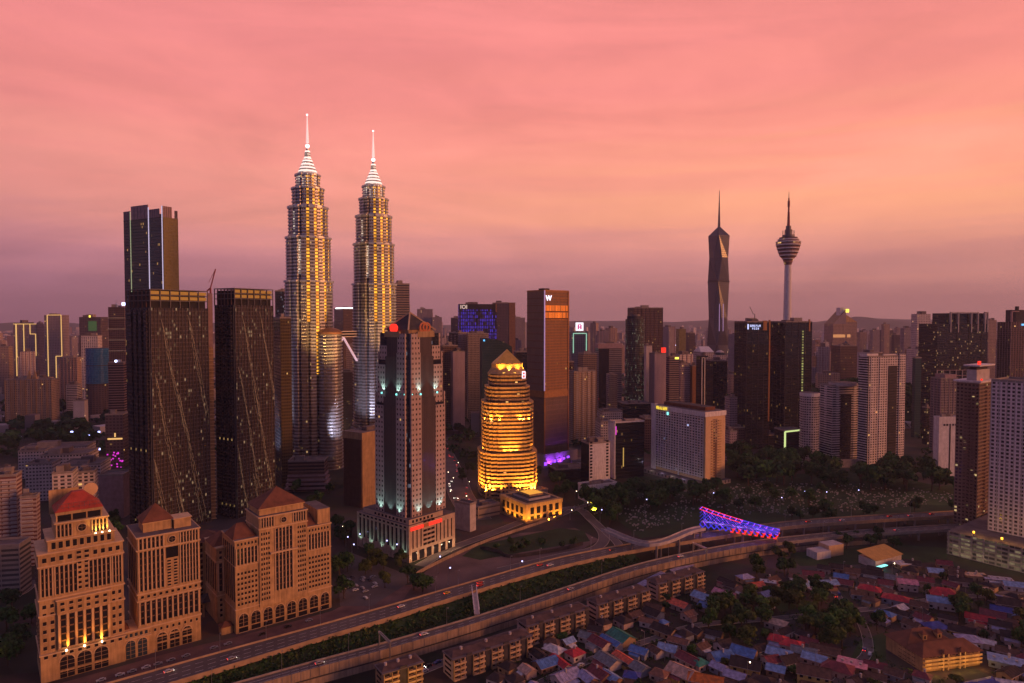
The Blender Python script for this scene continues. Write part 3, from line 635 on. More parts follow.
    b = MB(); b.box(xe - 2, xe + 12, 23, 23.8, zt3, z0 + 8.0, 'cream', bottom=False); b.build('rooftop_screen', r)
    b = MB(); xx, yy = S(93, 22), 22; rr = 3.6
    n = 20; P = [(xx + rr * math.cos(2*math.pi*i/n), yy, z0 + 6 + rr * math.sin(2*math.pi*i/n)) for i in range(n)]; b.face(P, 'cream_light')
    Pb = [(p[0], yy + 1, p[2]) for p in P]; b.face(list(reversed(Pb)), 'cream')
    for i in range(n): b.face([P[(i+1) % n], P[i], Pb[i], Pb[(i+1) % n]], 'cream')
    b.box(xx - .5, xx + .5, yy + .2, yy + .8, zt3, z0 + 3, 'cream'); b.build('disc_sign', r)
    # floodlights
    for i in range(3):
        xx = x1 + (x2 - x1) * (i + .45) / 3; spot((xx, -3.0, z_pod + .2), (xx, -1.5, z_pod + 14), 14000, WARM, 75, r)
        fx = MB(); fx.cyl(xx, -2.6, .35, z_pod - .8, z_pod + .1, 'e_bulb', n=8); fx.build('floodlight', r)
    for xx in (xd - 6, xd - 3, xd + .5):
        spot((xx, -.3, zt2 + .4), (xx, 1.3, zt2 + 6), 5000, (1, .55, .12), 85, r); fx = MB(); fx.cyl(xx, .2, .35, zt2 - .2, zt2 + .3, 'e_bulb', n=8); fx.build('floodlight', r)
    spot((L + 3, 1, z_pod + 1), (L - 2, 0, z_pod + 14), 9000, WARM, 80, r)
    c = f.C + f.dx * 18 + f.dy * 14; mark(c.x, c.y, 26)
    return f
A = office_a()

def office_link():
    f = Fr(112, 369, 37, 'arcade_building', 'low cream arcade building with arched windows, between the two left office towers', 'building', py=640)
    r = f.root; L = f.sx(150, 0, 650); b = MB(); b.box(0, L, 0, 16, 0, 15.5, 'cream', 'roof_grey'); b.build('wall', r)
    b = CB(); cornice(b, 0, L, 16, 15.2); cornice(b, 0, L, 16, 11); b.build('cornice', r)
    w = Wins(r, 'win_blue'); grid(w, .5, L - .5, 11.9, 14.6, 7, 1, .5, .7); w.done()
    n = 3
    for i in range(n):
        xx = .7 + i * (L - .8) / n; arch(r, xx, xx + (L - 1) / n - 1.2, .3, 10.4, 0, key='win_blue')
    b = MB(); b.hip(1.0, 9, 3, 12, 15.9, 18.8, 'tile_brown', 3); b.build('roof', r)
    point((3, 1.5, 17), 3500, WARM, .5, r)
office_link()

def office_b():
    f = Fr(137, 377, 38, 'office_tower', 'cream office block with small brown pyramid roof, middle one of the three by the highway', 'office tower', 'cream office towers by the highway', py=560)
    r = f.root; S = lambda p: f.sx(p, 0, 600); L = S(200.5); w = Wins(r)
    zt = f.z(137, 538); zp = f.z(150, 628); zc = f.z(150, 593)
    b = MB(); b.box(0, L, 0, 30, 0, zt, 'cream', 'roof_grey'); b.build('wall', r)
    b = CB()
    for z in (zt - .7, zt - 7.8, zc, zc - 4, zp + .5): cornice(b, 0, L, 30, z, p=.5)
    b.build('cornice', r)
    cx = S(173)
    strips(w, .8, cx - 4.2, zc + 2, zt - 8.6, 6, .42); strips(w, cx + 4.2, L - .8, zc + 2, zt - 8.6, 6, .42)
    grid(w, cx - 3.4, cx + 3.4, zc + 1.5, zt - 15.5, 2, 9, .48, .5); w.add(cx - 3.2, cx + 3.2, zt - 14.6, zt - 8.4, -.15)
    strips(w, .8, cx - 4.4, zt - 7, zt - 1.2, 6, .4); strips(w, cx + 4.4, L - .8, zt - 7, zt - 1.2, 6, .4)
    grid(w, .8, L - .8, zc - 3, zc - .2, 10, 1, .4, .5)
    strips(w, .9, L - .9, zp + 3, zc - 4.6, 11, .5)
    grid(w, .6, L - .6, zp - 3.6, zp + .2, 10, 1, .3, .4)
    for k in range(5):
        w.addy(2 + k * 5.5, 4.2 + k * 5.5, zc + 2, zt - 8)
    w.done(); roundel(r, cx, zt - 4, 2.0)
    for i in range(3):
        x0 = L - 3.5 - (i + 1) * 6.6; arch(r, x0, x0 + 5, .3, zp - 4.2, 0, gaps=(4.5, 8.2))
    b = MB(); x0, x1 = f.sx(143, 8, 520), f.sx(172, 8, 520); b.box(x0, x1, 8, 22, zt, zt + 5, 'cream', 'roof_grey'); b.box(x0 - .6, x1 + .6, 7.4, 22.6, zt + 5, zt + 5.6, 'cream_light'); b.build('roof_drum', r)
    b = MB(); zz = f.z(159, 502, f.sx(159, 15, 510), 15); b.hip(x0 - 1, x1 + 1, 7, 23, zt + 5.6, zz, 'tile_brown', 0); b.build('roof', r)
    b = MB(); x2, x3 = f.sx(174, 6, 520), f.sx(191, 6, 520); b.box(x2, x3, 6, 16, zt, zt + 5.6, 'cream', 'roof_grey'); cornice(b, x2, x3, 16, zt + 5.4, .4, .5, y0=6); b.build('plant_room', r)
    c = f.C + f.dx * 15 + f.dy * 14; mark(c.x, c.y, 24)
office_b()

def office_c():
    f = Fr(235, 404, 38.5, 'office_building', 'wide cream office building with brown pyramid roof, rightmost of the three', 'office building', 'cream office towers by the highway', py=560)
    r = f.root; S = lambda p, yo=0: f.sx(p, yo, 560); L = S(331); w = Wins(r)
    zt = f.z(235, 541); zr = f.z(255, 590); za = f.z(240, 612)
    xm0, xm1 = S(259), S(307); zm = f.z(259, 528)
    b = MB(); b.box(0, L, 0, 26, 0, zt, 'cream', 'roof_grey'); b.box(xm0, xm1, -.9, 24, 0 + za, f.z(259, 517), 'cream', 'roof_grey')
    ztt = f.z(259, 517); b.box(L - 8.5, L, 1, 24, zt, zt + 9.5, 'cream', 'roof_grey'); b.build('wall', r)
    b = CB(); cornice(b, 0, L, 26, zt - .7, p=.45); cornice(b, xm0, xm1, 24, ztt - .7, y0=-.9, p=.5); cornice(b, xm0, xm1, 24, ztt - 8, y0=-.9, p=.4)
    cornice(b, 0, L, 26, za + 1.4, .5, .5); cornice(b, 0, L, 26, zt - 16, .4, .3)
    cornice(b, xm0 + 8, xm1 - 8, 1, (ztt + za) / 2 + 4, 1.0, 1.6, y0=-.9); b.build('cornice', r)
    # centre bay
    strips(w, xm0 + 1, xm0 + 9, ztt - 6.6, ztt - 1.2, 5, .45, -.9); strips(w, xm1 - 9, xm1 - 1, ztt - 6.6, ztt - 1.2, 5, .45, -.9)
    cx = (xm0 + xm1) / 2; strips(w, cx - 5.5, cx + 5.5, za + 8, ztt - 9, 5, .5, -.9)
    nf = int((ztt - 9 - za - 3) / 3.1)
    grid(w, xm0 + .8, xm0 + 6.6, za + 3, za + 3 + nf * 3.1, 4, nf, .5, .5, -.9); grid(w, xm1 - 6.6, xm1 - .8, za + 3, za + 3 + nf * 3.1, 4, nf, .5, .5, -.9)
    for (x0, x1, z1) in ((.8, xm0 - .8, zt), (xm1 + .8, L - 1, zt)):
        n = max(3, int((x1 - x0) / 2.0)); nz = int((z1 - 17 - za - 3) / 3.1)
        grid(w, x0, x1, za + 3, za + 3 + nz * 3.1, n, nz, .5, .48)
        strips(w, x0, x1, zt - 15, zt - 5.4, n, .45); grid(w, x0, x1, zt - 4.4, zt - 1.2, n, 1, .4, .5)
    for k in range(6): w.addy(1.5 + k * 4, 3.6 + k * 4, za + 6, zt - 4)
    w.done(); roundel(r, cx, ztt - 4, 1.9, -.9)
    n = 8; s = (L - 1.6) / n
    for i in range(n): arch(r, .8 + s * i + 1.0, .8 + s * (i + 1) - 1.0, 3.8, za - 1.5, 0)
    w2 = Wins(r, 'win', 'shop_window'); grid(w2, .8, L - .8, .2, 3.2, n, 1, .66, .9); w2.done()
    b = MB(); x0, x1 = xm0 + 1.2, xm1 - 1.2; b.box(x0, x1, 2, 21, ztt, ztt + 3.6, 'cream', 'roof_grey'); b.box(x0 - .6, x1 + .6, 1.4, 21.6, ztt + 3.6, ztt + 4.2, 'cream_light'); b.build('roof_drum', r)
    b = MB(); b.hip(x0 - 1.2, x1 + 1.2, .9, 22.1, ztt + 4.2, f.z(274, 486, cx, 11), 'tile_brown', 0); b.build('roof', r)
    b = MB(); b.hip(-.6, xm0 - .2, 2, 20, zt, zt + 7.5, 'tile_brown', 5); b.build('roof', r)
    b = MB(); b.hip(xm1 + .2, L - 9, 2, 20, zt, zt + 6, 'tile_brown', 5); b.build('roof', r)
    c = f.C + f.dx * 22 + f.dy * 12; mark(c.x, c.y, 30)
    # set-back left wing
    g = Fr(218, 419, 38.5, 'office_wing', 'narrow set-back cream wing with brown hipped roof, left of the row of arches', 'office building', py=560)
    r = g.root; L = g.sx(233, 0, 560); zt = g.z(218, 548); b = MB(); b.box(-1, L + 3, 0, 26, 0, zt, 'cream', 'roof_grey'); b.build('wall', r)
    b = CB(); cornice(b, -1, L + 3, 26, zt - .6, p=.4); cornice(b, -1, L + 3, 26, zt - 9, p=.3); cornice(b, -1, L + 3, 26, 17, p=.3); b.build('cornice', r)
    w = Wins(r); strips(w, 0, L, 20, zt - 10, 3, .5); grid(w, 0, L, zt - 8, zt - 1.5, 3, 2, .45, .5); grid(w, 0, L, 3, 16, 3, 4, .45, .5)
    for k in range(6): w.addy(1.5 + k * 4, 3.4 + k * 4, 20, zt - 10, -1)
    w.done(); b = MB(); b.hip(-2, L + 3.5, 3, 22, zt, zt + 6.5, 'tile_brown', 4, 'y'); b.build('roof', r)
    k = Fr(203, 440, 38.5, 'entrance_building', 'low dark-roofed entrance hall tucked between the middle and right cream offices', 'building', py=600)
    r = k.root; b = MB(); b.box(-6, 12, 0, 18, 0, 44, 'f_cream_side', 'roof_dark'); b.build('wall', r); b = MB(); b.hip(-7, 13, -1, 19, 44.1, 49, 'tile_brown', 5); b.build('roof', r)
    b = MB(); b.hip(-4, 10, -14, -.5, 9, 13, 'roof_dark', 3); b.build('canopy', r)
    b = MB()
    for x in (-3, 9): 
        for y in (-13, -2): b.box(x - .5, x + .5, y - .5, y + .5, 0, 9, 'cream')
    b.build('column', r); point((3, -8, 5), 1500, (1, .6, .2), .5, r)
    p = Fr(226, 402, 38, 'gatehouse', 'small tan gatehouse with a brown hipped roof by the highway', 'gatehouse', py=630)
    b = MB(); b.box(-2, 4.5, 2, 8, 0, 4.5, 'cream', 'roof_dark'); b.build('wall', p.root); b = MB(); b.hip(-2.6, 5.1, 1.4, 8.6, 4.5, 7, 'tile_brown', 1); b.build('roof', p.root)
office_c()

# ================================================================ bank tower with red signs on a stone podium
def bank_tower():
    f = Fr(409, 523, 50, 'bank_tower', 'tall stepped stone tower with pyramid top, two red signs and teal floodlights', 'tower', py=545)
    r = f.root
    wl = f.sy(357, 0, 530); wr = f.sx(455, 0, 530); zp = f.zy(380, 513); zpr = f.z(420, 515)
    b = MB(); b.box(0, wr, 0, wl, 0, zp - 4, 'bankstone', 'roof_grey'); b.box(2, wr - 12, 2, wl - 6, zp - 4, zp, 'bankstone', 'roof_grey'); b.build('podium', r)
    w = Wins(r)
    for i in range(11):
        x = 2 + (wr - 4) * i / 11; z0 = 9
        if 3 <= i <= 5:
            for k in range(6): w.add(x + .4, x + (wr - 4) / 11 - .2, 10 + k * 3.6, 11.8 + k * 3.6)
        else: w.add(x + 1.6, x + (wr - 4) / 11 - 1.6, 10, zp - 8)
    for i in range(6): w.add(2 + (wr - 4) * i / 6 + 1, 2 + (wr - 4) * (i + 1) / 6 - 1.5, .3, 7.5)
    for i in range(12):
        y = 2 + (wl - 4) * i / 12
        w.addy(y + 1.4, y + (wl - 4) / 12 - 1.6, 9, zp - 8)
        w.addy(y + 1, y + (wl - 4) / 12 - 1.2, zp - 6.5, zp - 5)
    for i in range(6): w.add(5 + i * 4, 7 + i * 4, zp - 3, zp - 1, 2)
    for i in range(9): w.addy(6 + i * 4.5, 8.2 + i * 4.5, zp - 3, zp - 1, 2)
    w.done()
    b = MB()
    for i in range(13):
        y = 2 + (wl - 4) * i / 12; b.box(-.5, 0, y - .45, y + .45, 0, zp - 5, 'bankstone')
    b.build('pilaster', r)
    b = MB(); x0, x1 = f.sx(410, -.6, 530), f.sx(442, -.6, 500); b.box(1.5, x1 * .42, -.7, -.1, zp - 8.3, zp - 5.6, 'e_red'); b.box(x1 * .58, x1, -.7, -.1, zp - 8.3, zp - 5.6, 'e_red'); b.build('banner', r)
    b = MB(); b.box(x1 * .42, x1 * .58, -.66, -.1, zp - 8.3, zp - 5.6, 'e_red_dim'); b.build('banner', r)
    # tower: stepped, chamfered
    c = Vector((0, 0, 0)); g = Fr(409, 523, 50); 
    # tower plan centred
    zt = at(404, 333, 560).z; tx = 26.0; ty = 27.0
    def plan(h, ch): return [(tx - h + ch, ty - h), (tx + h - ch, ty - h), (tx + h, ty - h + ch), (tx + h, ty + h - ch), (tx + h - ch, ty + h), (tx - h + ch, ty + h), (tx - h, ty + h - ch), (tx - h, ty - h + ch)]
    z1, z2 = at(404, 402, 555).z, at(404, 352, 555).z
    def clad(h, za, zb, s):
        b = MB(); b.prism(plan(h, 5), za, zb, 'glass_black', 'roof_dark')
        return b
    bb = MB()
    for (h, za, zb) in ((21, zp, z1), (19.5, z1, z2 - 6), (18.2, z2 - 6, zt)):
        bb.prism(plan(h, 3.2), za, zb, 'f_blackblue', 'roof_dark')
    bb.build('glass_core', r)
    b = MB(); st = MB()
    for (h, za, zb) in ((21, zp, z1 + 8), (19.5, z1 - 30, z2), (18.2, z2 - 6, zt)):
        a = h - 2.6; q = a * .42
        for sgn in (-1, 1):
            # front-right face (local y = ty-h) and left face (local x = tx-h), and the two hidden ones
            x0, x1 = (tx - a, tx - q) if sgn < 0 else (tx + q, tx + a)
            b.box(x0, x1, ty - h - 1.0, ty - h + .5, za, zb - (0 if sgn < 0 else 10), 'f_ambank'); b.box(x0, x1, ty + h - .5, ty + h + 1.0, za, zb, 'f_ambank')
            y0, y1 = (ty - a, ty - q) if sgn < 0 else (ty + q, ty + a)
            b.box(tx - h - 1.0, tx - h + .5, y0, y1, za, zb - (0 if sgn < 0 else 10), 'f_ambank'); b.box(tx + h - .5, tx + h + 1.0, y0, y1, za, zb, 'f_ambank')
        st.box(tx - q, tx + q, ty - h - .6, ty - h + .5, za, zb - 3, 'f_ambank_glass'); st.box(tx - h - .6, tx - h + .5, ty - q, ty + q, za, zb - 3, 'f_ambank_glass')
    b.build('stone_cladding', r); st.build('curtain_wall', r)
    b = MB(); b.box(tx - 13, tx + 13, ty - 13, ty + 13, zt, zt + 4, 'cream_dark', 'roof_dark'); b.box(tx - 19.4, tx - 17.6, ty - 9, ty + 9, zt - 3, zt + 1.5, 'cream_dark'); b.box(tx - 9, tx + 9, ty - 19.4, ty - 17.6, zt - 3, zt + 1.5, 'cream_dark'); b.build('crown', r)
    za = at(404, 313, 560).z; b = MB(); b.hip(tx - 14, tx + 14, ty - 14, ty + 14, zt + 3, za, 'roof_dark'); b.build('roof', r)
    b = MB()
    for sx_, sy_ in ((-1, -1), (1, -1), (1, 1), (-1, 1)): b.beam((tx + 15 * sx_, ty + 15 * sy_, zt + 2.4), (tx, ty, za + .6), 1.1, 'cream_light')
    b.beam((tx, ty, za), (tx, ty, za + 7), .5, 'steel'); b.build('roof_ribs', r)
    # signs: a pair of overlapping rings/discs on each visible side
    def ring(cx, cz, rr, axis, key, fill=False):
        n = 18; s = MB(); pos = []
        for i in range(n):
            a = 2 * math.pi * i / n; u = cx + rr * math.cos(a); v = cz + rr * math.sin(a)
            pos.append((tx + u, ty - 15.5, v) if axis == 'x' else (tx - 15.5, ty + u, v))
        if fill: s.face(pos, key)
        for i in range(n): s.beam(pos[i], pos[(i+1) % n], 1.0, key)
        return s
    for dx_ in (-2.1, 2.1):
        ring(dx_ * .6 + 2, zt + 4.2, 2.9, 'y', 'e_red', True).build('sign', r)
        ring(dx_ * .8 + 2.5, zt + 4.8, 3.6, 'x', 'e_red_dim').build('sign', r)
    # floodlights
    for i in range(5):
        y = 5 + (wl - 10) * i / 4; spot((-3.2, y, 4), (-.3, y, 16), 2600, TEAL, 80, r)
    for (x, y) in ((tx - 12, ty - 25), (tx + 0, ty - 25), (tx + 12, ty - 25), (tx - 25, ty - 12), (tx - 25, ty), (tx - 25, ty + 12)):
        spot((x, y, zp + .5), (x + (tx - x) * .16, y + (ty - y) * .16, zp + 22), 9000, TEAL, 75, r)
    for (x, y) in ((tx - 9, ty - 22.5), (tx + 9, ty - 22.5), (tx - 22.5, ty - 9), (tx - 22.5, ty + 9), (tx - 16, ty - 20), (tx - 20, ty - 16)):
        spot((x, y, z1 + 9), (x + (tx - x) * .15, y + (ty - y) * .15, z1 + 22), 9000, TEAL, 85, r)
        fx = MB(); fx.cyl(x, y, .7, z1 + 7.5, z1 + 8.9, 'e_teal', n=8); fx.build('floodlight', r)
    for i in range(6):
        point((3 + i * (wr - 6) / 5, -4, 4), 600, (1, .7, .4), .4, r)
    c = f.C + f.dx * 26 + f.dy * 27; mark(c.x, c.y, 40)
bank_tower()

# ================================================================ twin dark apartment towers with light streaks
def streak(root, pts):
    b = MB()
    for p, q in zip(pts, pts[1:]): b.beam(p, q, .45, 'e_streak')
    return b
def dark_tower(px0, pxc, px1, Y, phi, pytop, label, seed):
    f = Fr(pxc, Y, phi, 'apartment_tower', label, 'apartment tower', 'dark apartment towers', py=400); r = f.root
    wl = max(22, f.sy(px0, 0, 400)); wr = f.sx(px1, 0, 400); z = f.z(pxc, pytop); rr = random.Random(seed)
    b = MB(); b.box(0, wr, 0, wl, 0, z - 16, 'f_brownglass', 'roof_dark'); b.build('wall', r)
    b = MB(); b.box(-.25, 0, .6, wl, 0, z - 15.6, 'f_darkcondo', 'roof_dark')
    for k in range(4): b.box(-2.2, -.25, 3 + k * (wl - 6) / 4, 3 + (k + .55) * (wl - 6) / 4, 0, z - 18, 'f_darkcondo', 'roof_dark')
    b.build('side_wall', r)
    n = int(wr / 3.2); b = MB()
    for i in range(n + 1): b.box(wr * i / n - .12, wr * i / n + .12, -.7, 0, 0, z - 16, 'steel_dark')
    for i in range(int(wl / 4)): b.box(-.8, -.25, i * 4 + 1, i * 4 + 1.2, 0, z - 16, 'steel_dark')
    tag(b.build('fins', r), kind='stuff')
    b = MB()
    k = 0
    while k * 3.5 < z - 18:
        b.box(-.1, wr + .1, -.3, 0, k * 3.5, k * 3.5 + .3, 'steel_dark'); k += 1
    tag(b.build('floor_bands', r), kind='stuff')
    # light streaks zigzag down the facade: many short rods
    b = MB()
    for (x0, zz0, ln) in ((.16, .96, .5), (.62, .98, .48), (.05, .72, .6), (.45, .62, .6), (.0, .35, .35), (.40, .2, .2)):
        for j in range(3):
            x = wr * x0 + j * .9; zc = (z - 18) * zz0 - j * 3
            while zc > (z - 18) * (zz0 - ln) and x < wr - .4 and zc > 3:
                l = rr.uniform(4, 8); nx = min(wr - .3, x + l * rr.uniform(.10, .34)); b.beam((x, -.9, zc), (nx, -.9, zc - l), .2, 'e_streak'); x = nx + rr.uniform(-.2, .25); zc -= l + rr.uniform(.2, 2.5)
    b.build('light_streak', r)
    # crown: open frame with two rows of amber panels
    b = MB(); b.box(1.5, wr - 1.5, 1.5, wl - 1.5, z - 16, z - 2, 'black', 'roof_dark'); 
    for zz in (z - 10.2, z - 5.4, z - .6): b.box(-.3, wr + .3, -.3, wl + .3, zz, zz + .7, 'steel_dark')
    m = 6
    for i in range(m + 1): b.box(wr * i / m - .3, wr * i / m + .3, -.35, .4, z - 16, z, 'steel_dark'); b.box(-.35, .4, wl * i / m - .3, wl * i / m + .3, z - 16, z, 'brown')
    b.build('crown', r)
    for i in range(m):
        for zz in (z - 9.0, z - 4.3):
            if i == 0 and rr.random() < .5: continue
            q = MB(); q.box(wr * i / m + .5, wr * (i + 1) / m - .5, .9, 1.3, zz, zz + 2.9, 'e_crown'); q.build('crown_panel', r)
    c = f.C + f.dx * wr / 2 + f.dy * wl / 2; mark(c.x, c.y, 30)
    return f, wr, wl, z
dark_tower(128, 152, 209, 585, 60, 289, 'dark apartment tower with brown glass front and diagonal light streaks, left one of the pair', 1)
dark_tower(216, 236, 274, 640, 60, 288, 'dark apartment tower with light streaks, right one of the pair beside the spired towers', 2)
# pale service core between them, with balcony edges
f = Fr(208.5, 640, 24, 'apartment_slab', 'narrow orange-lit slab with white balconies against the left dark apartment tower', 'apartment block', py=400)
z1 = f.z(209, 345); L = f.sx(214, 0, 400); b = MB(); b.box(0, L, 0, 14, 0, z1 - 2, 'cream_dark', 'roof_grey'); b.box(0, L, 4, 12, z1 - 2, f.z(209, 293), 'pink_grey', 'roof_grey'); b.build('wall', f.root)
b = MB()
for k in range(int(z1 / 3.4)): b.box(-.8, L + .8, -1.3, 0, k * 3.4, k * 3.4 + .5, 'cream_light')
tag(b.build('balconies', f.root), kind='stuff')

# ================================================================ tall twin-finned glass tower, far left
def finned():
    f = Fr(164, 908, 62, 'skyscraper', 'very tall dark glass tower with white light strips and a golden right face', 'skyscraper', py=300); r = f.root
    wr = f.sx(179, 0, 300); wl = f.sy(125, 0, 300); z = f.z(164, 217); zt = f.z(164, 206)
    b = MB(); b.box(0, wr, 0, wl, 0, z, 'f_fs_dark', 'roof_dark'); b.build('wall', r)
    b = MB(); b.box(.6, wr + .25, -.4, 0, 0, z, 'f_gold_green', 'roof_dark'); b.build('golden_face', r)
    # screens on the roof
    b = MB()
    for (x0, x1, y0, y1, zz) in ((.3, wr * .62, 0, .5, zt), (0, .5, wl * .08, wl * .34, zt - 3), (0, .5, wl * .36, wl * .80, zt + 4), (0, .5, wl * .82, wl, zt - 2), (wr * .8, wr, 0, .5, zt - 4)):
        b.box(x0, x1, y0, y1, z, zz, 'pink_grey')
        n = 5
        for i in range(n):
            if x1 - x0 > y1 - y0: xx = x0 + (x1 - x0) * i / n; b.box(xx, xx + .5, y0 - .4, y0, z, zz, 'steel_dark')
            else: yy = y0 + (y1 - y0) * i / n; b.box(x0 - .4, x0, yy, yy + .6, z, zz, 'steel_dark')
    b.build('roof_screen', r)
    b = MB(); b.box(8, wr - 4, 14, wl - 14, z, z + 6, 'roof_grey'); b.build('plant_room', r)
    for (y, z0, z1, key, w_) in ((.3, 30, zt, 'e_pearl', .9), (wl * .34, 60, zt, 'e_pearl', .9), (wl * .81, 60, zt - 3, 'e_lime_dim', .6), (wl*.22, 30, 52, 'e_pearl', .8)):
        q = MB(); q.box(-.8, -.02, y, y + w_, z0, z1, key); q.build('light_strip', r)
    c = f.C + f.dx * wr / 2 + f.dy * wl / 2; mark(c.x, c.y, 45)
finned()

# ================================================================ the two tallest spired towers
def star(R_, k=.86, n=16):
    P = []
    for i in range(n):
        a = 2 * math.pi * i / n
        P.append((R_ * math.cos(a - .11), R_ * math.sin(a - .11))); P.append((R_ * math.cos(a + .11), R_ * math.sin(a + .11)))
        P.append((R_ * k * math.cos(a + math.pi / n), R_ * k * math.sin(a + math.pi / n)))
    return P
def spired():
    r = empty('skyscraper', (0, 0, 0), 0); s = .7806
    zz = lambda y: 190 + (318 - y) / s * .998
    tiers = [(0, 44, 24.6, 30.8), (44, zz(281), 30.3, 30.3), (zz(281), zz(238), 28.2, 28.2), (zz(238), zz(208), 25.0, 25.0), (zz(208), zz(189.5), 20.2, 20.2), (zz(189.5), zz(176), 15.6, 15.6)]
    tiers[0] = (0, 44, 30.5, 30.5)
    b = MB(); ring = MB(); fl = 4.2
    for (z0, z1, R0, R1) in tiers:
        b.prism(star(R0 - 1.0), z0, z1, 'f_petro', 'steel')
        k = math.ceil(z0 / fl)
        while k * fl < z1 - .5:
            z = k * fl; ring.prism(star(R0), z, z + 1.1, 'steel', 'steel', bottom=True); k += 1
        ring.prism(star(R0 + .8), z1 - 2.2, z1, 'steel', 'steel', bottom=True)
    b.build('wall', r); ring.build('sunshade_rings', r)
    # vertical bays: floodlit and reflected gold put in as emission
    for (i, z0, z1) in ((-3, 60, 240), (-5, 180, 330), (-3, 240, 357), (-2, 90, 345), (-1, 150, 340), (-6, 245, 300)):
        pass
    n = 16
    def bay(i, lo, hi, key='f_petro_gold'):
        q = MB()
        for (z0, z1, R0, R1) in tiers:
            a0, a1 = max(z0, lo), min(z1, hi)
            if a1 - a0 < 2: continue
            a = 2 * math.pi * i / n + math.pi / n; rr = R0 * .94; t = .15
            P = [((rr - 1.5) * math.cos(a - t), (rr - 1.5) * math.sin(a - t)), (rr * math.cos(a - t), rr * math.sin(a - t)), (rr * math.cos(a + t), rr * math.sin(a + t)), ((rr - 1.5) * math.cos(a + t), (rr - 1.5) * math.sin(a + t))]
            q.prism(P, a0, a1 - 2.4, key, 'steel')
        q.build('glow_bay', r)
    bay(-4, 185, 372); bay(-3, 120, 372); bay(-2, 185, 360); bay(-1, 225, 372); bay(-6, 290, 325, 'f_petro_white'); bay(-5, 245, 290, 'f_petro_white')
    # crown: its white-lit look is put in as emission
    c = MB(); zc = [zz(176), zz(172), zz(168.5), zz(165), zz(161.5), zz(158.5)]; rc = [13.6, 11.6, 9.4, 7.4, 5.4, 3.8]
    c.cyl(0, 0, 14.6, zz(189), zz(176), 'f_petro_white', 'steel', n=24)
    for i in range(6):
        zn = zc[i+1] if i < 5 else zz(152)
        c.cyl(0, 0, rc[i], zc[i], zn - 2.2, 'f_petro_white', n=20, r1=rc[i] * .9); c.cyl(0, 0, rc[i] * .9, zn - 2.2, zn - .1, 'e_crownlight', n=20, r1=rc[i] * .8)
    c.build('crown', r)
    c = MB(); c.cyl(0, 0, 2.0, zz(153), zz(150), 'steel', n=12); n_ = 8
    for i in range(n_):
        a0, a1 = -math.pi/2 + math.pi * i / n_, -math.pi/2 + math.pi * (i+1) / n_; zb = zz(147.3)
        c.cyl(0, 0, max(.05, 2.7 * math.cos(a0)), zb + 2.7 * math.sin(a0), zb + 2.7 * math.sin(a1), 'e_ball', n=14, r1=max(.05, 2.7 * math.cos(a1)), cap=False)
    c.build('ring_ball', r)
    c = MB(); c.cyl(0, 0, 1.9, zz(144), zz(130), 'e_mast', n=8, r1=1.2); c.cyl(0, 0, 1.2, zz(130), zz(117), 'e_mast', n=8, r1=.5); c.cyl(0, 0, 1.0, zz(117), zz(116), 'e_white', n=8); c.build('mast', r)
    return r
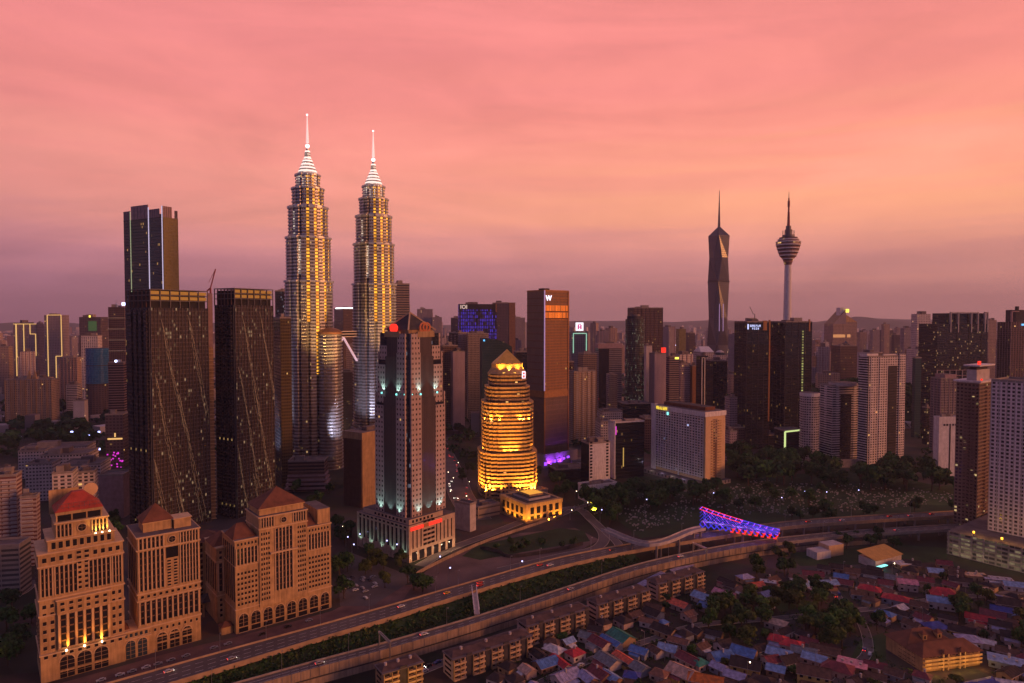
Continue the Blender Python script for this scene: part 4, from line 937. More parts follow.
def placed_spires():
    p1 = at(309, 300, 875); p2 = at(374.3, 300, 950)
    r1 = spired(); r1.location = (p1.x, 875, 0); ang = R(4); r1.rotation_euler = (0, 0, ang)
    tag(r1, 'tallest steel tower with white-lit spire and golden vertical light bays, left of the two', 'skyscraper', 'twin spired towers')
    r2 = clone(r1, None, (p2.x, 950, 0)); r2['label'] = 'steel tower with white-lit spire behind the stone bank tower, right of the two'
    mark(p1.x, 875, 48); mark(p2.x, 950, 48)
    # broad warm and bluish floods added to light the shafts
    for (p, Y) in ((p1, 875), (p2, 950)):
        spot((p.x + 75, Y - 110, 40), (p.x + 4, Y, 270), 5.5e6, (1, .55, .16), 34, None, 3)
        spot((p.x - 25, Y - 150, 22), (p.x, Y, 130), 9e5, (.75, .75, 1), 44, None, 3)
    # round annexe beside the left tower
    t = empty('annexe_tower', (at(330, 400, 862).x, 862, 0), 0, 'round steel annexe with domed top, against the foot of the left spired tower', 'tower')
    b = MB(); g = MB(); zt = at(330, 334, 862).z; b.cyl(0, 0, 15, 0, zt, 'f_petro', 'steel', n=28); b.build('wall', t)
    for k in range(int(zt / 4.2)): g.cyl(0, 0, 16.2, k * 4.2, k * 4.2 + 1.25, 'steel', n=28, bottom=True)
    g.build('sunshade_rings', t)
    d = MB()
    for i in range(5):
        a0, a1 = math.pi / 2 * i / 5, math.pi / 2 * (i + 1) / 5; d.cyl(0, 0, 16.4 * math.cos(a0), zt + 8 * math.sin(a0), zt + 8 * math.sin(a1), 'copper', n=28, r1=max(.1, 16.4 * math.cos(a1)), cap=False)
    d.build('dome', t)
    t = empty('annexe_tower', (at(357, 400, 958).x, 975, 0), 0, 'slim round steel annexe on the left side of the right spired tower', 'tower')
    b = MB(); g = MB(); zt = at(357, 283, 975).z * .985; b.cyl(0, 0, 7.5, 0, zt, 'f_petro', 'steel', n=20)
    b.build('wall', t)
    for k in range(int(zt / 4.2)): g.cyl(0, 0, 8.3, k * 4.2, k * 4.2 + 1.25, 'steel', n=20, bottom=True)
    g.build('sunshade_rings', t)
    # sky bridge with its two raking legs
    a = Vector((p1.x, 875, 0)); c = Vector((p2.x, 950, 0)); d = (c - a).normalized(); A0 = a + d * 24; B0 = c - d * 24; mid = (A0 + B0) / 2
    t = empty('sky_bridge', mid, math.atan2(d.y, d.x), 'two-storey steel bridge with raking legs joining the two spired towers', 'bridge'); Lh = (B0 - A0).length / 2
    b = MB(); b.box(-Lh - 1, Lh + 1, -2.6, 2.6, 164.5, 172.5, 'steel', 'steel'); b.build('deck', t)
    b = MB(); b.box(-Lh, Lh, -2.75, -2.62, 165.6, 168, 'win'); b.box(-Lh, Lh, -2.75, -2.62, 169.2, 171.6, 'win'); b.build('window_band', t)
    for s in (-1, 1):
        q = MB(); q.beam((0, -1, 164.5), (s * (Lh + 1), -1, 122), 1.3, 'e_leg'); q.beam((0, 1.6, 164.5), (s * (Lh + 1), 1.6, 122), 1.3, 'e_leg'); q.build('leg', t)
placed_spires()
mat('goldroof', (.5, .3, .07), .5, metal=.2)
emis('e_pinkwhite', (1, .75, .85), 1.6)
emis('e_line', (1, .55, .18), .95)
emis('e_greenscreen', (.3, .7, .2), .10)
emis('e_bandlight', (1, .62, .42), .22, (.3, .2, .15))
emis('e_sign_warm', (1, .7, .6), .9)
emis('e_signw', (.85, .8, 1), 2.0); emis('e_lilacdim', (.75, .5, 1), .32, (.3, .2, .3))
emis('e_white1', (.95, .9, 1), 1.5); emis('e_pinkmark', (1, .08, .35), .7)
emis('e_yellow1', (1, .7, .05), 1.2)
emis('e_bandlight2', (1, .6, .15), .5)
fac('f_stair', (.03, .03, .03), (.1, .1, .05), bay=3, floor=4, wf=.8, hf=.5, lit=1.2, litcol=(.7, .75, .25), lstr=.5); 
mat('mastred', (.30, .07, .06), .7); fac('f_head', (.34, .17, .13), (.05, .03, .035), bay=60, floor=7.5, wf=.99, hf=.5, rough=.3)
fac('f_merdeka_dark', (.05, .04, .06), (.02, .018, .03), bay=4., floor=8, wf=.94, hf=.9, lit=.0, rough=.15, sky=.5)
emis('e_orangeglint', (1, .40, .15), .6)
mat('brownband', (.17, .10, .085), .8); fac('f_brown2', (.20, .135, .11), (.03, .018, .018), bay=3.0, floor=3.1, wf=.62, hf=.55, lit=.03, litcol=(1, .7, .3), lstr=.5)
fac('f_whitegrid', (.70, .58, .60), (.03, .022, .028), bay=3.4, floor=3.1, wf=.6, hf=.58, lit=.004, lstr=.5)
emis('e_amberlamp', (1, .42, .03), 3.0)
fac('f_lowhall', (.42, .31, .22), (.06, .045, .04), bay=100, floor=6, wf=.98, hf=.25, rough=.4)
mat('bluepool', (.01, .02, .16), .3, noise=0); o = b.build('awning', loc=p); tag(o, 'dark blue round awning on the ground by the exhibition hall', 'awning')
# ================================================================ gold-lit round-cornered tower
def gold_tower():
    Y = 745; cx = at(507, 400, Y).x
    r = empty('bank_tower', (cx, Y, 0), R(8), 'round-cornered tower with gold floodlit floor bands and a small pyramid top', 'tower')
    def plan(h):
        q = [(-.46, -1.0), (.46, -1.0), (.46, -.94), (.66, -.94), (.66, -.84), (.80, -.84), (.80, -.70), (.90, -.70), (.90, -.52), (.97, -.52), (.97, -.30), (1.0, -.30)]
        P = [(x * h, y * h) for x, y in q]
        P += [(x * h, -y * h) for x, y in reversed(q[2:])] + [(.46*h, h), (-.46*h, h)]
        left = [(-x, y) for x, y in P if x > .46 * h + .01]
        right = [p for p in P]
        P2 = [(-.46*h, -h), (.46*h, -h)] + [(x*h, y*h) for x, y in q[2:]] + [(x*h, -y*h) for x, y in reversed(q[2:])] + [(.46*h, h), (-.46*h, h)] + [(-x*h, -y*h) for x, y in q[2:]] + [(-x*h, y*h) for x, y in reversed(q[2:])]
        return P2
    z = lambda py: at(507, py, Y).z
    tiers = [(0, z(449), 31.5), (z(449), z(401), 27.8), (z(401), z(386), 24.0), (z(386), z(373), 20.5)]
    g = MB(); s = MB()
    for (a, b_, h) in tiers:
        g.prism(plan(h - .9), a, b_, 'f_pb', 'roof_dark'); k = math.ceil(a / 4.1)
        while k * 4.1 < b_ - .4: s.prism(plan(h), k * 4.1, k * 4.1 + 1.9, 'cream', 'cream', bottom=True); k += 1
    g.build('glazing', r); s.build('floor_bands', r)
    b = MB(); zt = z(373); b.cyl(0, 0, 21.5, zt, z(367), 'cream', n=24, r1=17, ph=.13); b.cyl(0, 0, 17, z(367), z(363), 'cream', 'copper', n=24, ph=.13); b.build('drum', r)
    b = MB(); b.hip(-14.5, 14.5, -14.5, 14.5, z(363), z(349), 'goldroof', 0); rf = b.build('roof', r); rf.rotation_euler = (0, 0, R(0))
    q = MB(); q.box(-7, 7, -19.5, -18.5, z(375) - 2, z(371), 'e_gold'); q.build('lit_opening', r)
    q = MB(); q.box(13.6, 17.4, -19.6, -19.0, z(377), z(370), 'e_pinkwhite'); q.build('sign', r)
    q = MB(); q.box(14.6, 16.4, -19.9, -19.62, z(376.2), z(374), 'e_red'); q.box(14.6, 16.4, -19.9, -19.62, z(373), z(371.2), 'e_red'); q.build('emblem', r)
    b = MB()
    for i in range(14):
        x = -26 + 52 * i / 13; b.box(x - 1, x + 1, -31.8 if abs(x) < 14 else -28, -26, 0, 15, 'cream')
    b.build('colonnade', r)
    n = 12
    # uplights: on the ground terrace and on every setback
    for x, y in ((-26, -29), (-19, -32), (-10, -36), (8, -36), (17, -33), (24, -29), (31, -21), (35, -6), (-35, -8), (-32, -20)):
        spot((x * 1.05, y * 1.05, 6), (x * .86, y * .86, 26), 170000, WARM, 85, r)
    for x, y in ((-6, -29.5), (0, -29.5), (6, -29.5), (28.8, -10), (-28.8, -10), (22, -22)):
        spot((x, y, tiers[1][0] + .8), (x * .92, y * .93, tiers[1][0] + 16), 80000 if abs(x) < 10 else 50000, WARM, 85, r)
    for x, y in ((-20, -24), (-25.5, -14), (14, -25.6), (20, -23), (25, -14), (10, -28.2), (-12, -28.2)):
        spot((x * 1.03, y * 1.03, z(417)), (x * .93, y * .93, z(417) + 12), 50000, WARM, 80, r)
    for i in range(9):
        a = math.pi + math.pi * (i + .3) / 9; spot((26.6 * math.cos(a), 26.6 * math.sin(a), tiers[2][0] + .6), (23.5 * math.cos(a), 23.5 * math.sin(a), tiers[2][0] + 9), 60000, WARM, 95, r)
    for x, y in ((-10, -17), (0, -17), (12, -17), (17, -4)):
        spot((x * 1.15, y * 1.12, z(369)), (x * .4, y * .4, z(354)), 30000, WARM, 90, r)
    for x in (-70, 70): spot((x, -120, 6), (0, 0, 92), 1.3e6, WARM, 36, r, 2)  # broad floods added out front to brighten the upper tower
    mark(cx, Y, 48)
gold_tower()
def gold_annexe():
    f = Fr(526, 624, 34, 'annexe_building', 'low square annexe washed in yellow light, in front of the gold tower', 'building', py=545); r = f.root
    wl = f.sy(500, 0, 515); wr = f.sx(562, 0, 515); z = f.z(526, 505) ; b = MB()
    b.box(0, wr, 0, wl, 0, z, 'cream', 'roof_grey'); b.build('wall', r)
    b = MB(); cornice(b, 0, wr, wl, z - 3.2, 3.4, .5, 'cream'); b.build('cornice', r)
    w = Wins(r)
    for i in range(5):
        x = 5 + (wr - 6) * i / 5; w.add(x, x + 4, z * .45, z * .45 + 6.5); w.add(x, x + 4, 2.5, 6)
    for i in range(5):
        y = 5 + (wl - 6) * i / 5; w.addy(y, y + 4, z * .45, z * .45 + 6.5); w.addy(y, y + 4, 2.5, 6)
    w.done()
    b = MB(); b.box(4, wr - 3, 4, wl - 4, z, z + .5, 'roof_dark'); b.box(9, wr - 8, 8, wl - 10, z + .5, z + 2.6, 'white_dull', 'roof_dark'); b.box(14, wr - 12, 14, wl - 13, z + 2.6, z + 4.4, 'cream', 'e_amber'); b.build('roof_terrace', r)
    for i in range(5): spot((6 + (wr - 8) * i / 4, -5, .6), (6 + (wr - 8) * i / 4, 0, 11), 12000, (1, .42, .04), 100, r)
    for i in range(4): spot((-5, 6 + (wl - 9) * i / 3, .6), (0, 6 + (wl - 9) * i / 3, 11), 12000, (1, .42, .04), 100, r)
    spot((-5, -5, .6), (1, 1, 11), 15000, (1, .42, .04), 90, r)
    c = f.C + f.dx * wr / 2 + f.dy * wl / 2; mark(c.x, c.y, 30)
gold_annexe()
# ================================================================ generic towers
SEEN = {}
def bld(name, label, cat, L_, C_, R_, py, Y, phi, k, kl=None, dl=None, dr=None, kt='roof_grey', plant=True, slab=None, fin=None, group=None, par=1.0, z0=0, pyc=None, balc=None):
    pyc = pyc or py
    if dl and Y < 2600:            # L_..R_ is what shows in all: leave room for the flank that faces the camera
        uL, uR = ray(L_, pyc)[0], ray(R_, pyc)[0]; cp, sp_ = math.cos(R(phi)), math.sin(R(phi)); tot = (uR - uL) * Y
        for _ in range(14):
            if uL + uR > 0: X0 = uL * (Y + dl * cp) + sp_ * dl
            else: X0 = uL * Y
            w_ = (uR * Y - X0) / (cp - uR * sp_) if uL + uR > 0 else (uR * (Y + dl * cp) - X0 + dl * sp_) / (cp - uR * sp_)
            if w_ > tot * .66: break
            dl *= .82
        if uL + uR > 0 and X0 / Y > uL: C_ = 512 + X0 / Y * F
        if not dr: dr = w_
    f = Fr(C_, Y, phi, name, label, cat, group, py=pyc); r = f.root
    wr = dr if dr else f.sx(R_, 0, pyc); wl = dl if dl else f.sy(L_, 0, pyc); z = f.z(C_, py, 0, 0)
    wr = max(4, min(wr, 130)); wl = max(4, min(wl, 130))
    b = MB()
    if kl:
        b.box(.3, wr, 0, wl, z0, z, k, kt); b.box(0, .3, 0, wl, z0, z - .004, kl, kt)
    else: b.box(0, wr, 0, wl, z0, z, k, kt)
    b.build('wall', r)
    if par:
        p = MB(); t = .5; key = par if isinstance(par, str) else 'concrete'; h = 1.4
        p.box(-.2, wr + .2, -.2, t, z - .5, z + h, key); p.box(-.2, wr + .2, wl - t, wl + .2, z - .5, z + h, key); p.box(-.2, t, t, wl - t, z - .5, z + h, key); p.box(wr - t, wr + .2, t, wl - t, z - .5, z + h, key); p.build('parapet', r)
    if plant:
        rr = random.Random(int(C_ * 7 + Y)); q = MB()
        for i in range(rr.choice((2, 2, 3))):
            a, c = wr * rr.uniform(.1, .5), wl * rr.uniform(.1, .5); q_ = (a, a + wr * rr.uniform(.2, .4), c, c + wl * rr.uniform(.2, .4)); q.box(q_[0], q_[1], q_[2], q_[3], z, z + rr.uniform(2.5, 6.5), 'concrete' if i else 'roof_grey', 'roof_grey')
        q.build('plant_room', r)
    if slab:
        step, proj, key = slab; s = MB(); i = 1
        while z0 + i * step < z - .5: s.box(-proj, wr + proj, -proj, wl + proj, z0 + i * step - .22, z0 + i * step + .22, key); i += 1
        s.build('floor_bands', r)
    if fin:
        step, proj, key = fin; s = MB(); n = max(1, round(wr / step))
        for i in range(n + 1): s.box(wr * i / n - .25, wr * i / n + .25, -proj, 0, z0, z + .6, key)
        n = max(1, round(wl / step))
        for i in range(n + 1): s.box(-proj, 0, wl * i / n - .25, wl * i / n + .25, z0, z + .6, key)
        s.build('fins', r)
    if balc:                                     # stacks of balconies: (list of fractions on the right face, on the left face, key)
        fx, fy, key = balc
        for ax, u in [(0, u) for u in fx] + [(1, u) for u in fy]:
            s = MB()
            for i in range(1, int((z - 2) / 3.15) + 1):
                zz = i * 3.15
                if ax == 0: s.box(wr * u - 2, wr * u + 2, -1.5, 0, zz - .15, zz + .95, key)
                else: s.box(-1.5, 0, wl * u - 2, wl * u + 2, zz - .15, zz + .95, key)
            s.build('balcony_stack', r)
    c = f.C + f.dx * wr / 2 + f.dy * wl / 2; mark(c.x, c.y, .5 * math.hypot(wr, wl) * .95)
    f.wr, f.wl, f.zt = wr, wl, z
    return f
def onface(f, name, x0, x1, z0, z1, key, side='R', d=.4, label=None):
    b = MB()
    if side == 'R': b.box(x0, x1, -d, -.02, z0, z1, key)
    else: b.box(-d, -.02, x0, x1, z0, z1, key)
    o = b.build(name, f.root)
    if label: o['label'] = label
    return o
def light_line(f, pts, side='R', key='e_line', w=1.5, name='light_strip'):
    """LED line on a face; pts in (fraction of width, height)"""
    W_ = f.wr if side == 'R' else f.wl; b = MB()
    for (u0, za), (u1, zb) in zip(pts, pts[1:]):
        p, q = ((u0 * W_, -.6, za), (u1 * W_, -.6, zb)) if side == 'R' else ((-.6, u0 * W_, za), (-.6, u1 * W_, zb)); b.beam(p, q, w, key)
    return b.build(name, f.root)
def glyphs(parent, x0, x1, z, h, key, seed=2):
    # too small in the photograph to read: a row of letter-sized strokes
    q = random.Random(seed); x = x0; b = MB()
    while x < x1 - h * .3:
        w = h * q.uniform(.35, .7); b.box(x, x + .22 * h, -1.2, -.9, z, z + h, key)
        for zz in q.sample((0, .4, .8), 2): b.box(x + .22 * h, x + w, -1.2, -.9, z + zz * h, z + (zz + .2) * h, key)
        if q.random() < .5: b.box(x + w, x + w + .16 * h, -1.2, -.9, z, z + h, key)
        x += w + h * .42
    b.build('lettering', parent)
# --- left background
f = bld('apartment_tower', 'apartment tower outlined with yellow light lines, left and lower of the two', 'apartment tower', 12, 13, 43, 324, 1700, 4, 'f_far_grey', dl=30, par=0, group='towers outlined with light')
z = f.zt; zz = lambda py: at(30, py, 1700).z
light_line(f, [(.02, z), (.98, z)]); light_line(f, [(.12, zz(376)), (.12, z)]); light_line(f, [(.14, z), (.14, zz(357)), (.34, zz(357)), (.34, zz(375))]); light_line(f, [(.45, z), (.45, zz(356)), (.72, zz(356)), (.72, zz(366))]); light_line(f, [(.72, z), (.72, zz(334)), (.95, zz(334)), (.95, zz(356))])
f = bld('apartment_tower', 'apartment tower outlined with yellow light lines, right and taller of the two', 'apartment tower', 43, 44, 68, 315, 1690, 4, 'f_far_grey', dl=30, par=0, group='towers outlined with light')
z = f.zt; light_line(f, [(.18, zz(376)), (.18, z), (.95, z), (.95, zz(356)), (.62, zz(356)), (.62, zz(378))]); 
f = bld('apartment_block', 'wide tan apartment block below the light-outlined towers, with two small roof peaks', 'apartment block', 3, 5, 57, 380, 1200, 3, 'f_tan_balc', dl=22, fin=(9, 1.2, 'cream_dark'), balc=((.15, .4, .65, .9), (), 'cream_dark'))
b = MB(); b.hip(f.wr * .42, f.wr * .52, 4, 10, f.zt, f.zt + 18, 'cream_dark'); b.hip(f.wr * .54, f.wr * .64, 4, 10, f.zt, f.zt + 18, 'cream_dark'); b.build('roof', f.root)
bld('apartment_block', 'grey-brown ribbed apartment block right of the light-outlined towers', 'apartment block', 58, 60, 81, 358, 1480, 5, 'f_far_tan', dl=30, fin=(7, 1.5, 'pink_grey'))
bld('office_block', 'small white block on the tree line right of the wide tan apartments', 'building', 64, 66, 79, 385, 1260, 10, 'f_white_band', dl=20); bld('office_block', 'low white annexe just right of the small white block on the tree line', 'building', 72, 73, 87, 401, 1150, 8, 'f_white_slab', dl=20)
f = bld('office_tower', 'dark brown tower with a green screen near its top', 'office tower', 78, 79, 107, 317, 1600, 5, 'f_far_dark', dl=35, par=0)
onface(f, 'green_screen', f.wr * .42, f.wr * .82, at(90, 331, 1600).z, at(90, 321, 1600).z, 'e_greenscreen'); onface(f, 'lamp', f.wr * .46, f.wr * .54, f.zt - 1, f.zt + 4, 'e_yellow')
bld('apartment_tower', 'slim white tower standing behind the round blue tower', 'tower', 80, 81, 101, 336, 1420, 6, 'f_white_condo', dl=18)
t = empty('round_tower', (at(98.5, 400, 1310).x, 1310, 0), 0, 'round tower with blue glass upper half and brown lower half', 'tower')
b = MB(); zq = at(98, 348, 1310).z; zm = at(98, 383, 1310).z; b.cyl(0, 0, 20, zm, zq, 'f_bluecurve', 'roof_dark', n=24); b.build('blue_wall', t)
b = MB(); b.cyl(0, 0, 20, 0, zm - 2, 'f_far_dark', n=24); b.build('lower_wall', t); b = MB(); b.cyl(0, 0, 20.6, zm - 2, zm, 'roof_dark', n=24); b.cyl(0, 0, 20.5, (zm + zq) / 2, (zm + zq) / 2 + 1.2, 'roof_dark', n=24); b.build('floor_band', t); mark(t.location.x, 1310, 25)
f = bld('office_tower', 'dark tower with pale light bands and a white ball light on its roof', 'office tower', 106, 108, 127, 307, 1180, 12, 'f_brown', dl=30, slab=(19, .5, 'e_bandlight'), par=0)
b = MB(); b.cyl(f.wr * .9, 5, 2.6, f.zt + 3, f.zt + 8, 'e_cool', n=10); b.beam((f.wr * .9, 5, f.zt), (f.wr * .9, 5, f.zt + 3), .6, 'steel'); b.beam((f.wr * .45, 5, f.zt), (f.wr * .45, 5, f.zt + 12), .7, 'steel'); b.build('ball_light', f.root)
f = bld('office_tower', 'reddish banded tower in front of the dark tower with light bands', 'office tower', 106, 108, 126, 363, 1000, 12, 'f_brownband', dl=24, slab=(3.7, .5, 'pink_grey'))
b = MB(); b.cyl(f.wr * .5, 1, 1.6, f.zt + 1, f.zt + 4, 'e_cool', n=8); b.build('ball_light', f.root)
f = bld('mall_building', 'dark mall front with pink light pattern and a lit name band', 'shopping mall', 104, 105, 128, 415, 860, 10, 'f_far_dark', dl=25)
zf = lambda py: at(110, py, 862).z
onface(f, 'lit_band', f.wr * .12, f.wr * .95, zf(439.6), zf(438), 'e_line'); onface(f, 'emblem', f.wr * .5, f.wr * .58, zf(437), zf(433), 'e_line')
rr = random.Random(3)
for i in range(22):
    x, q = rr.uniform(1, f.wr - 2), rr.uniform(zf(470), zf(452)); onface(f, 'pink_light', x, x + 1.6, q, q + 1.6, 'e_magenta')
bld('warehouse', 'plain grey-brown hall at the foot of the left dark apartment tower', 'building', 96, 98, 130, 476, 640, 8, 'pink_grey', dl=30, plant=False)
f = bld('office_block', 'white gridded office block behind the red pyramid roof', 'office block', 48, 52, 74, 474, 560, 22, 'f_white_condo', dl=30, slab=(3.15, .3, 'white_dull'))
bld('office_block', 'white office wing right of the white gridded block', 'office block', 76, 77, 97, 473, 600, 22, 'f_white_condo', dl=16, slab=(3.15, .3, 'white_dull'))
for i, (a, c, py, Y, h) in enumerate(((18, 52, 452, 800, 1), (40, 98, 456, 760, 1), (25, 60, 465, 700, 1), (60, 110, 466, 720, 1), (20, 95, 449, 880, 1), (0, 14, 470, 640, 1))):
    bld('low_rise_building', ['low pale building with flat roof at the left edge of the rooftop cluster', 'long white low roof behind the white gridded office block', 'low pale roof left of the white gridded office block', 'white low roof behind the white office wing', 'long pale roof at the edge of the left park', 'maroon cylinder-edged low block at the far left edge'][i], 'building', a - 1, a, c, py, Y, 14, 'f_redband' if i == 5 else 'f_lowrise', dl=34)
f = bld('apartment_block', 'white apartment block with maroon bands at the left edge', 'apartment block', -8, -6, 20, 477, 520, 20, 'f_redband', dl=24, balc=((.15, .5, .85), (.5,), 'white_dull'))
f = bld('apartment_block', 'lower white apartment wing with maroon bands, stepping down to the trees', 'apartment block', 19, 20, 39, 498, 515, 20, 'f_redband', dl=24, balc=((.2, .6), (.5,), 'white_dull'))
bld('parking_garage', 'open-deck parking garage at the left edge beside the red-roofed tower', 'parking garage', -20, -18, 29, 548, 455, 12, 'f_parking', dl=30, fin=(9, .4, 'concrete'), plant=False)
bld('office_tower', 'small orange-lit block at the far left edge below the hills', 'building', -4, -3, 12, 347, 1650, 4, 'f_far_tan', dl=30)
# --- between and behind the spired towers
bld('office_tower', 'dark blue tower just behind the right dark apartment tower', 'office tower', 273, 275, 287, 291, 1180, 20, 'f_blackblue', dl=20)
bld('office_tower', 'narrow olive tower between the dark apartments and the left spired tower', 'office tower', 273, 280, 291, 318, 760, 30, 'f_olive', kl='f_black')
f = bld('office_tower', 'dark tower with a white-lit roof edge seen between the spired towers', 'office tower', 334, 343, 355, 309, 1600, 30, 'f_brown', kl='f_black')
b = MB(); b.box(0, f.wr, -.5, 1, f.zt + 1, f.zt + 3.5, 'e_white'); b.box(-.5, .6, 2, f.wl * .8, f.zt + 1, f.zt + 3.5, 'e_white'); b.build('roof_light', f.root)
bld('office_tower', 'maroon ribbed tower behind the sky bridge', 'office tower', 334, 336, 358, 372, 1150, 8, 'f_brown', dl=30, fin=(3, .5, 'brown')); bld('office_tower', 'orange-tinted block behind the sky bridge legs', 'office tower', 344, 346, 357, 345, 1350, 8, 'f_far_tan', dl=30)
bld('office_tower', 'tall banded tower just behind the right spired tower', 'office tower', 393, 395, 405, 284, 1080, 20, 'f_greyband', dl=20, slab=(3.8, .4, 'cream_dark'))
f = bld('office_block', 'dark brown block with vertical fins and orange side, before the spired towers', 'office block', 338, 362, 370.5, 435, 676, 58, 'cream_dark', kl='f_darkbrown_fin', dl=26)
b = MB(); b.box(-.5, f.wr + .5, -.5, f.wl + .5, f.zt - 5, f.zt + 2, 'cream_dark', 'roof_grey'); b.build('cornice', f.root)
b = MB()
for i in range(16): b.box(-.7, -.02, f.wl * (i + .5) / 16 - .25, f.wl * (i + .5) / 16 + .25, 0, f.zt - 5, 'brown')
b.build('fins', f.root)
f = bld('office_block', 'stepped brown office with flared floors at the foot of the left spired tower', 'office block', 286, 288, 326, 462, 740, 6, 'f_brownband', dl=24)
b = MB()
for i in range(4): b.box(-3 + i * .8, f.wr + 4 - i * .8, -4 + i, 20, 3 + i * 4.5, 5 + i * 4.5, 'pink_grey')
b.build('floor_bands', f.root)
# --- right of the bank tower
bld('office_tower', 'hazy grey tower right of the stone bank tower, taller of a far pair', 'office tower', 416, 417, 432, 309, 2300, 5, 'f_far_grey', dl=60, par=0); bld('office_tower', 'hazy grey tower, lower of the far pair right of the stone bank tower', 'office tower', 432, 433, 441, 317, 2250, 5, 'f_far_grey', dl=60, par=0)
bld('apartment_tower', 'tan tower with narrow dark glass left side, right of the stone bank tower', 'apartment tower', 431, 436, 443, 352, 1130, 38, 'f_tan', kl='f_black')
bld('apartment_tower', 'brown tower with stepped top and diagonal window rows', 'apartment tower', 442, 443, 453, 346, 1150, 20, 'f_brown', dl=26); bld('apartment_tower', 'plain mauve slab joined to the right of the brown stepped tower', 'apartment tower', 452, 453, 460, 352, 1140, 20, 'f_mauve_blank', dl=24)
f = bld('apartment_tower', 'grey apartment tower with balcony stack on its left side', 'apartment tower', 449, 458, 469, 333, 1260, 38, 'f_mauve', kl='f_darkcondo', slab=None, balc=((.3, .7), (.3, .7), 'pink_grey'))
bld('apartment_tower', 'tall tan lattice-faced tower joined to the grey balcony tower', 'apartment tower', 467, 468, 486, 334, 1240, 10, 'f_lattice', dl=26)
f = bld('hotel_tower', 'broad black tower with blue LED patterned screen and white lettering', 'office tower', 457, 459, 493, 304, 1750, 8, 'f_led', dl=40, par=0)
def text(parent, s, size, key, loc, rot=(90, 0, 0), d=.15, name='lettering', sx=1):
    cu = bpy.data.curves.new(name, 'FONT'); cu.body = s; cu.size = size; cu.extrude = d; cu.align_x = 'LEFT'; cu.offset = size * .012; cu.resolution_u = 2
    o = bpy.data.objects.new(name, cu); COL.objects.link(o); dg = bpy.context.evaluated_depsgraph_get(); me = bpy.data.meshes.new_from_object(o.evaluated_get(dg)); bpy.data.objects.remove(o)
    me.materials.clear(); me.materials.append(M[key]); o = bpy.data.objects.new(name, me); COL.objects.link(o); o.parent = parent; o.location = loc; o.rotation_euler = [R(a) for a in rot]; o.scale = (sx, 1, 1); return o
onface(f, 'name_band', .5, f.wr - 2, f.zt - 14, f.zt - .5, 'black'); text(f.root, 'IOI', 14, 'e_sign_warm', (3, -.8, f.zt - 12))
b = MB(); b.box(f.wr - 3, f.wr + .6, -.6, 30, f.zt - 20, f.zt, 'copper'); b.build('corner_fin', f.root)
f = bld('office_tower', 'dark tower with copper right edge behind the LED screen tower', 'office tower', 492, 493.5, 512, 303, 1800, 6, 'f_far_dark', dl=40)
b = MB(); b.box(f.wr * .72, f.wr + .5, -1, 20, 0, f.zt + 1, 'copper'); b.build('corner_wall', f.root)  # copper-coloured strip down the right edge
bld('office_tower', 'small maroon tower on the left of the LED screen tower', 'office tower', 450, 451, 460, 318, 1900, 6, 'f_far_dark', dl=40); bld('office_tower', 'hazy mauve tower just left of the brown hotel tower', 'office tower', 512, 513, 525, 318, 2200, 5, 'f_far_grey', dl=60)
# teal glass block with sloping curved roof
f = Fr(482, 1060, 10, 'office_block', 'dark teal glass block with a sloping curved roof, behind the gold tower', 'office block', py=345); r = f.root; wr = f.sx(512, 0, 345); za = at(484, 338, 1060).z; zb = at(511, 347, 1060).z
b = MB(); n = 8
for i in range(n):
    t0, t1 = i / n, (i + 1) / n; q0 = za - (za - zb) * t0 ** 2.2; q1 = za - (za - zb) * t1 ** 2.2; x0, x1 = wr * t0, wr * t1
    b.face([(x0, 0, 0), (x1, 0, 0), (x1, 0, q1), (x0, 0, q0)], 'f_teal', [(x0, 0), (x1, 0), (x1, q1), (x0, q0)]); b.face([(x0, 0, q0), (x1, 0, q1), (x1, 30, q1), (x0, 30, q0)], 'win_blue'); b.face([(x1, 30, 0), (x0, 30, 0), (x0, 30, q0), (x1, 30, q1)], 'f_teal')
b.face([(0, 30, 0), (0, 0, 0), (0, 0, za), (0, 30, za)], 'f_teal'); b.face([(wr, 0, 0), (wr, 30, 0), (wr, 30, zb), (wr, 0, zb)], 'f_teal'); b.build('wall', r)
b = MB(); b.box(2, 4.5, -.6, -.05, za - 5, za - 2.5, 'e_cyan'); b.build('sign', r); mark(f.C.x + 20, 1075, 30)
bld('office_block', 'small rusty block right of the teal glass roof', 'office block', 500, 502, 524, 357, 1250, 6, 'f_brownband', dl=25); bld('office_block', 'dark block peeking out right of the gold pyramid roof', 'office block', 514, 516, 529, 352, 1150, 6, 'f_black', dl=25)
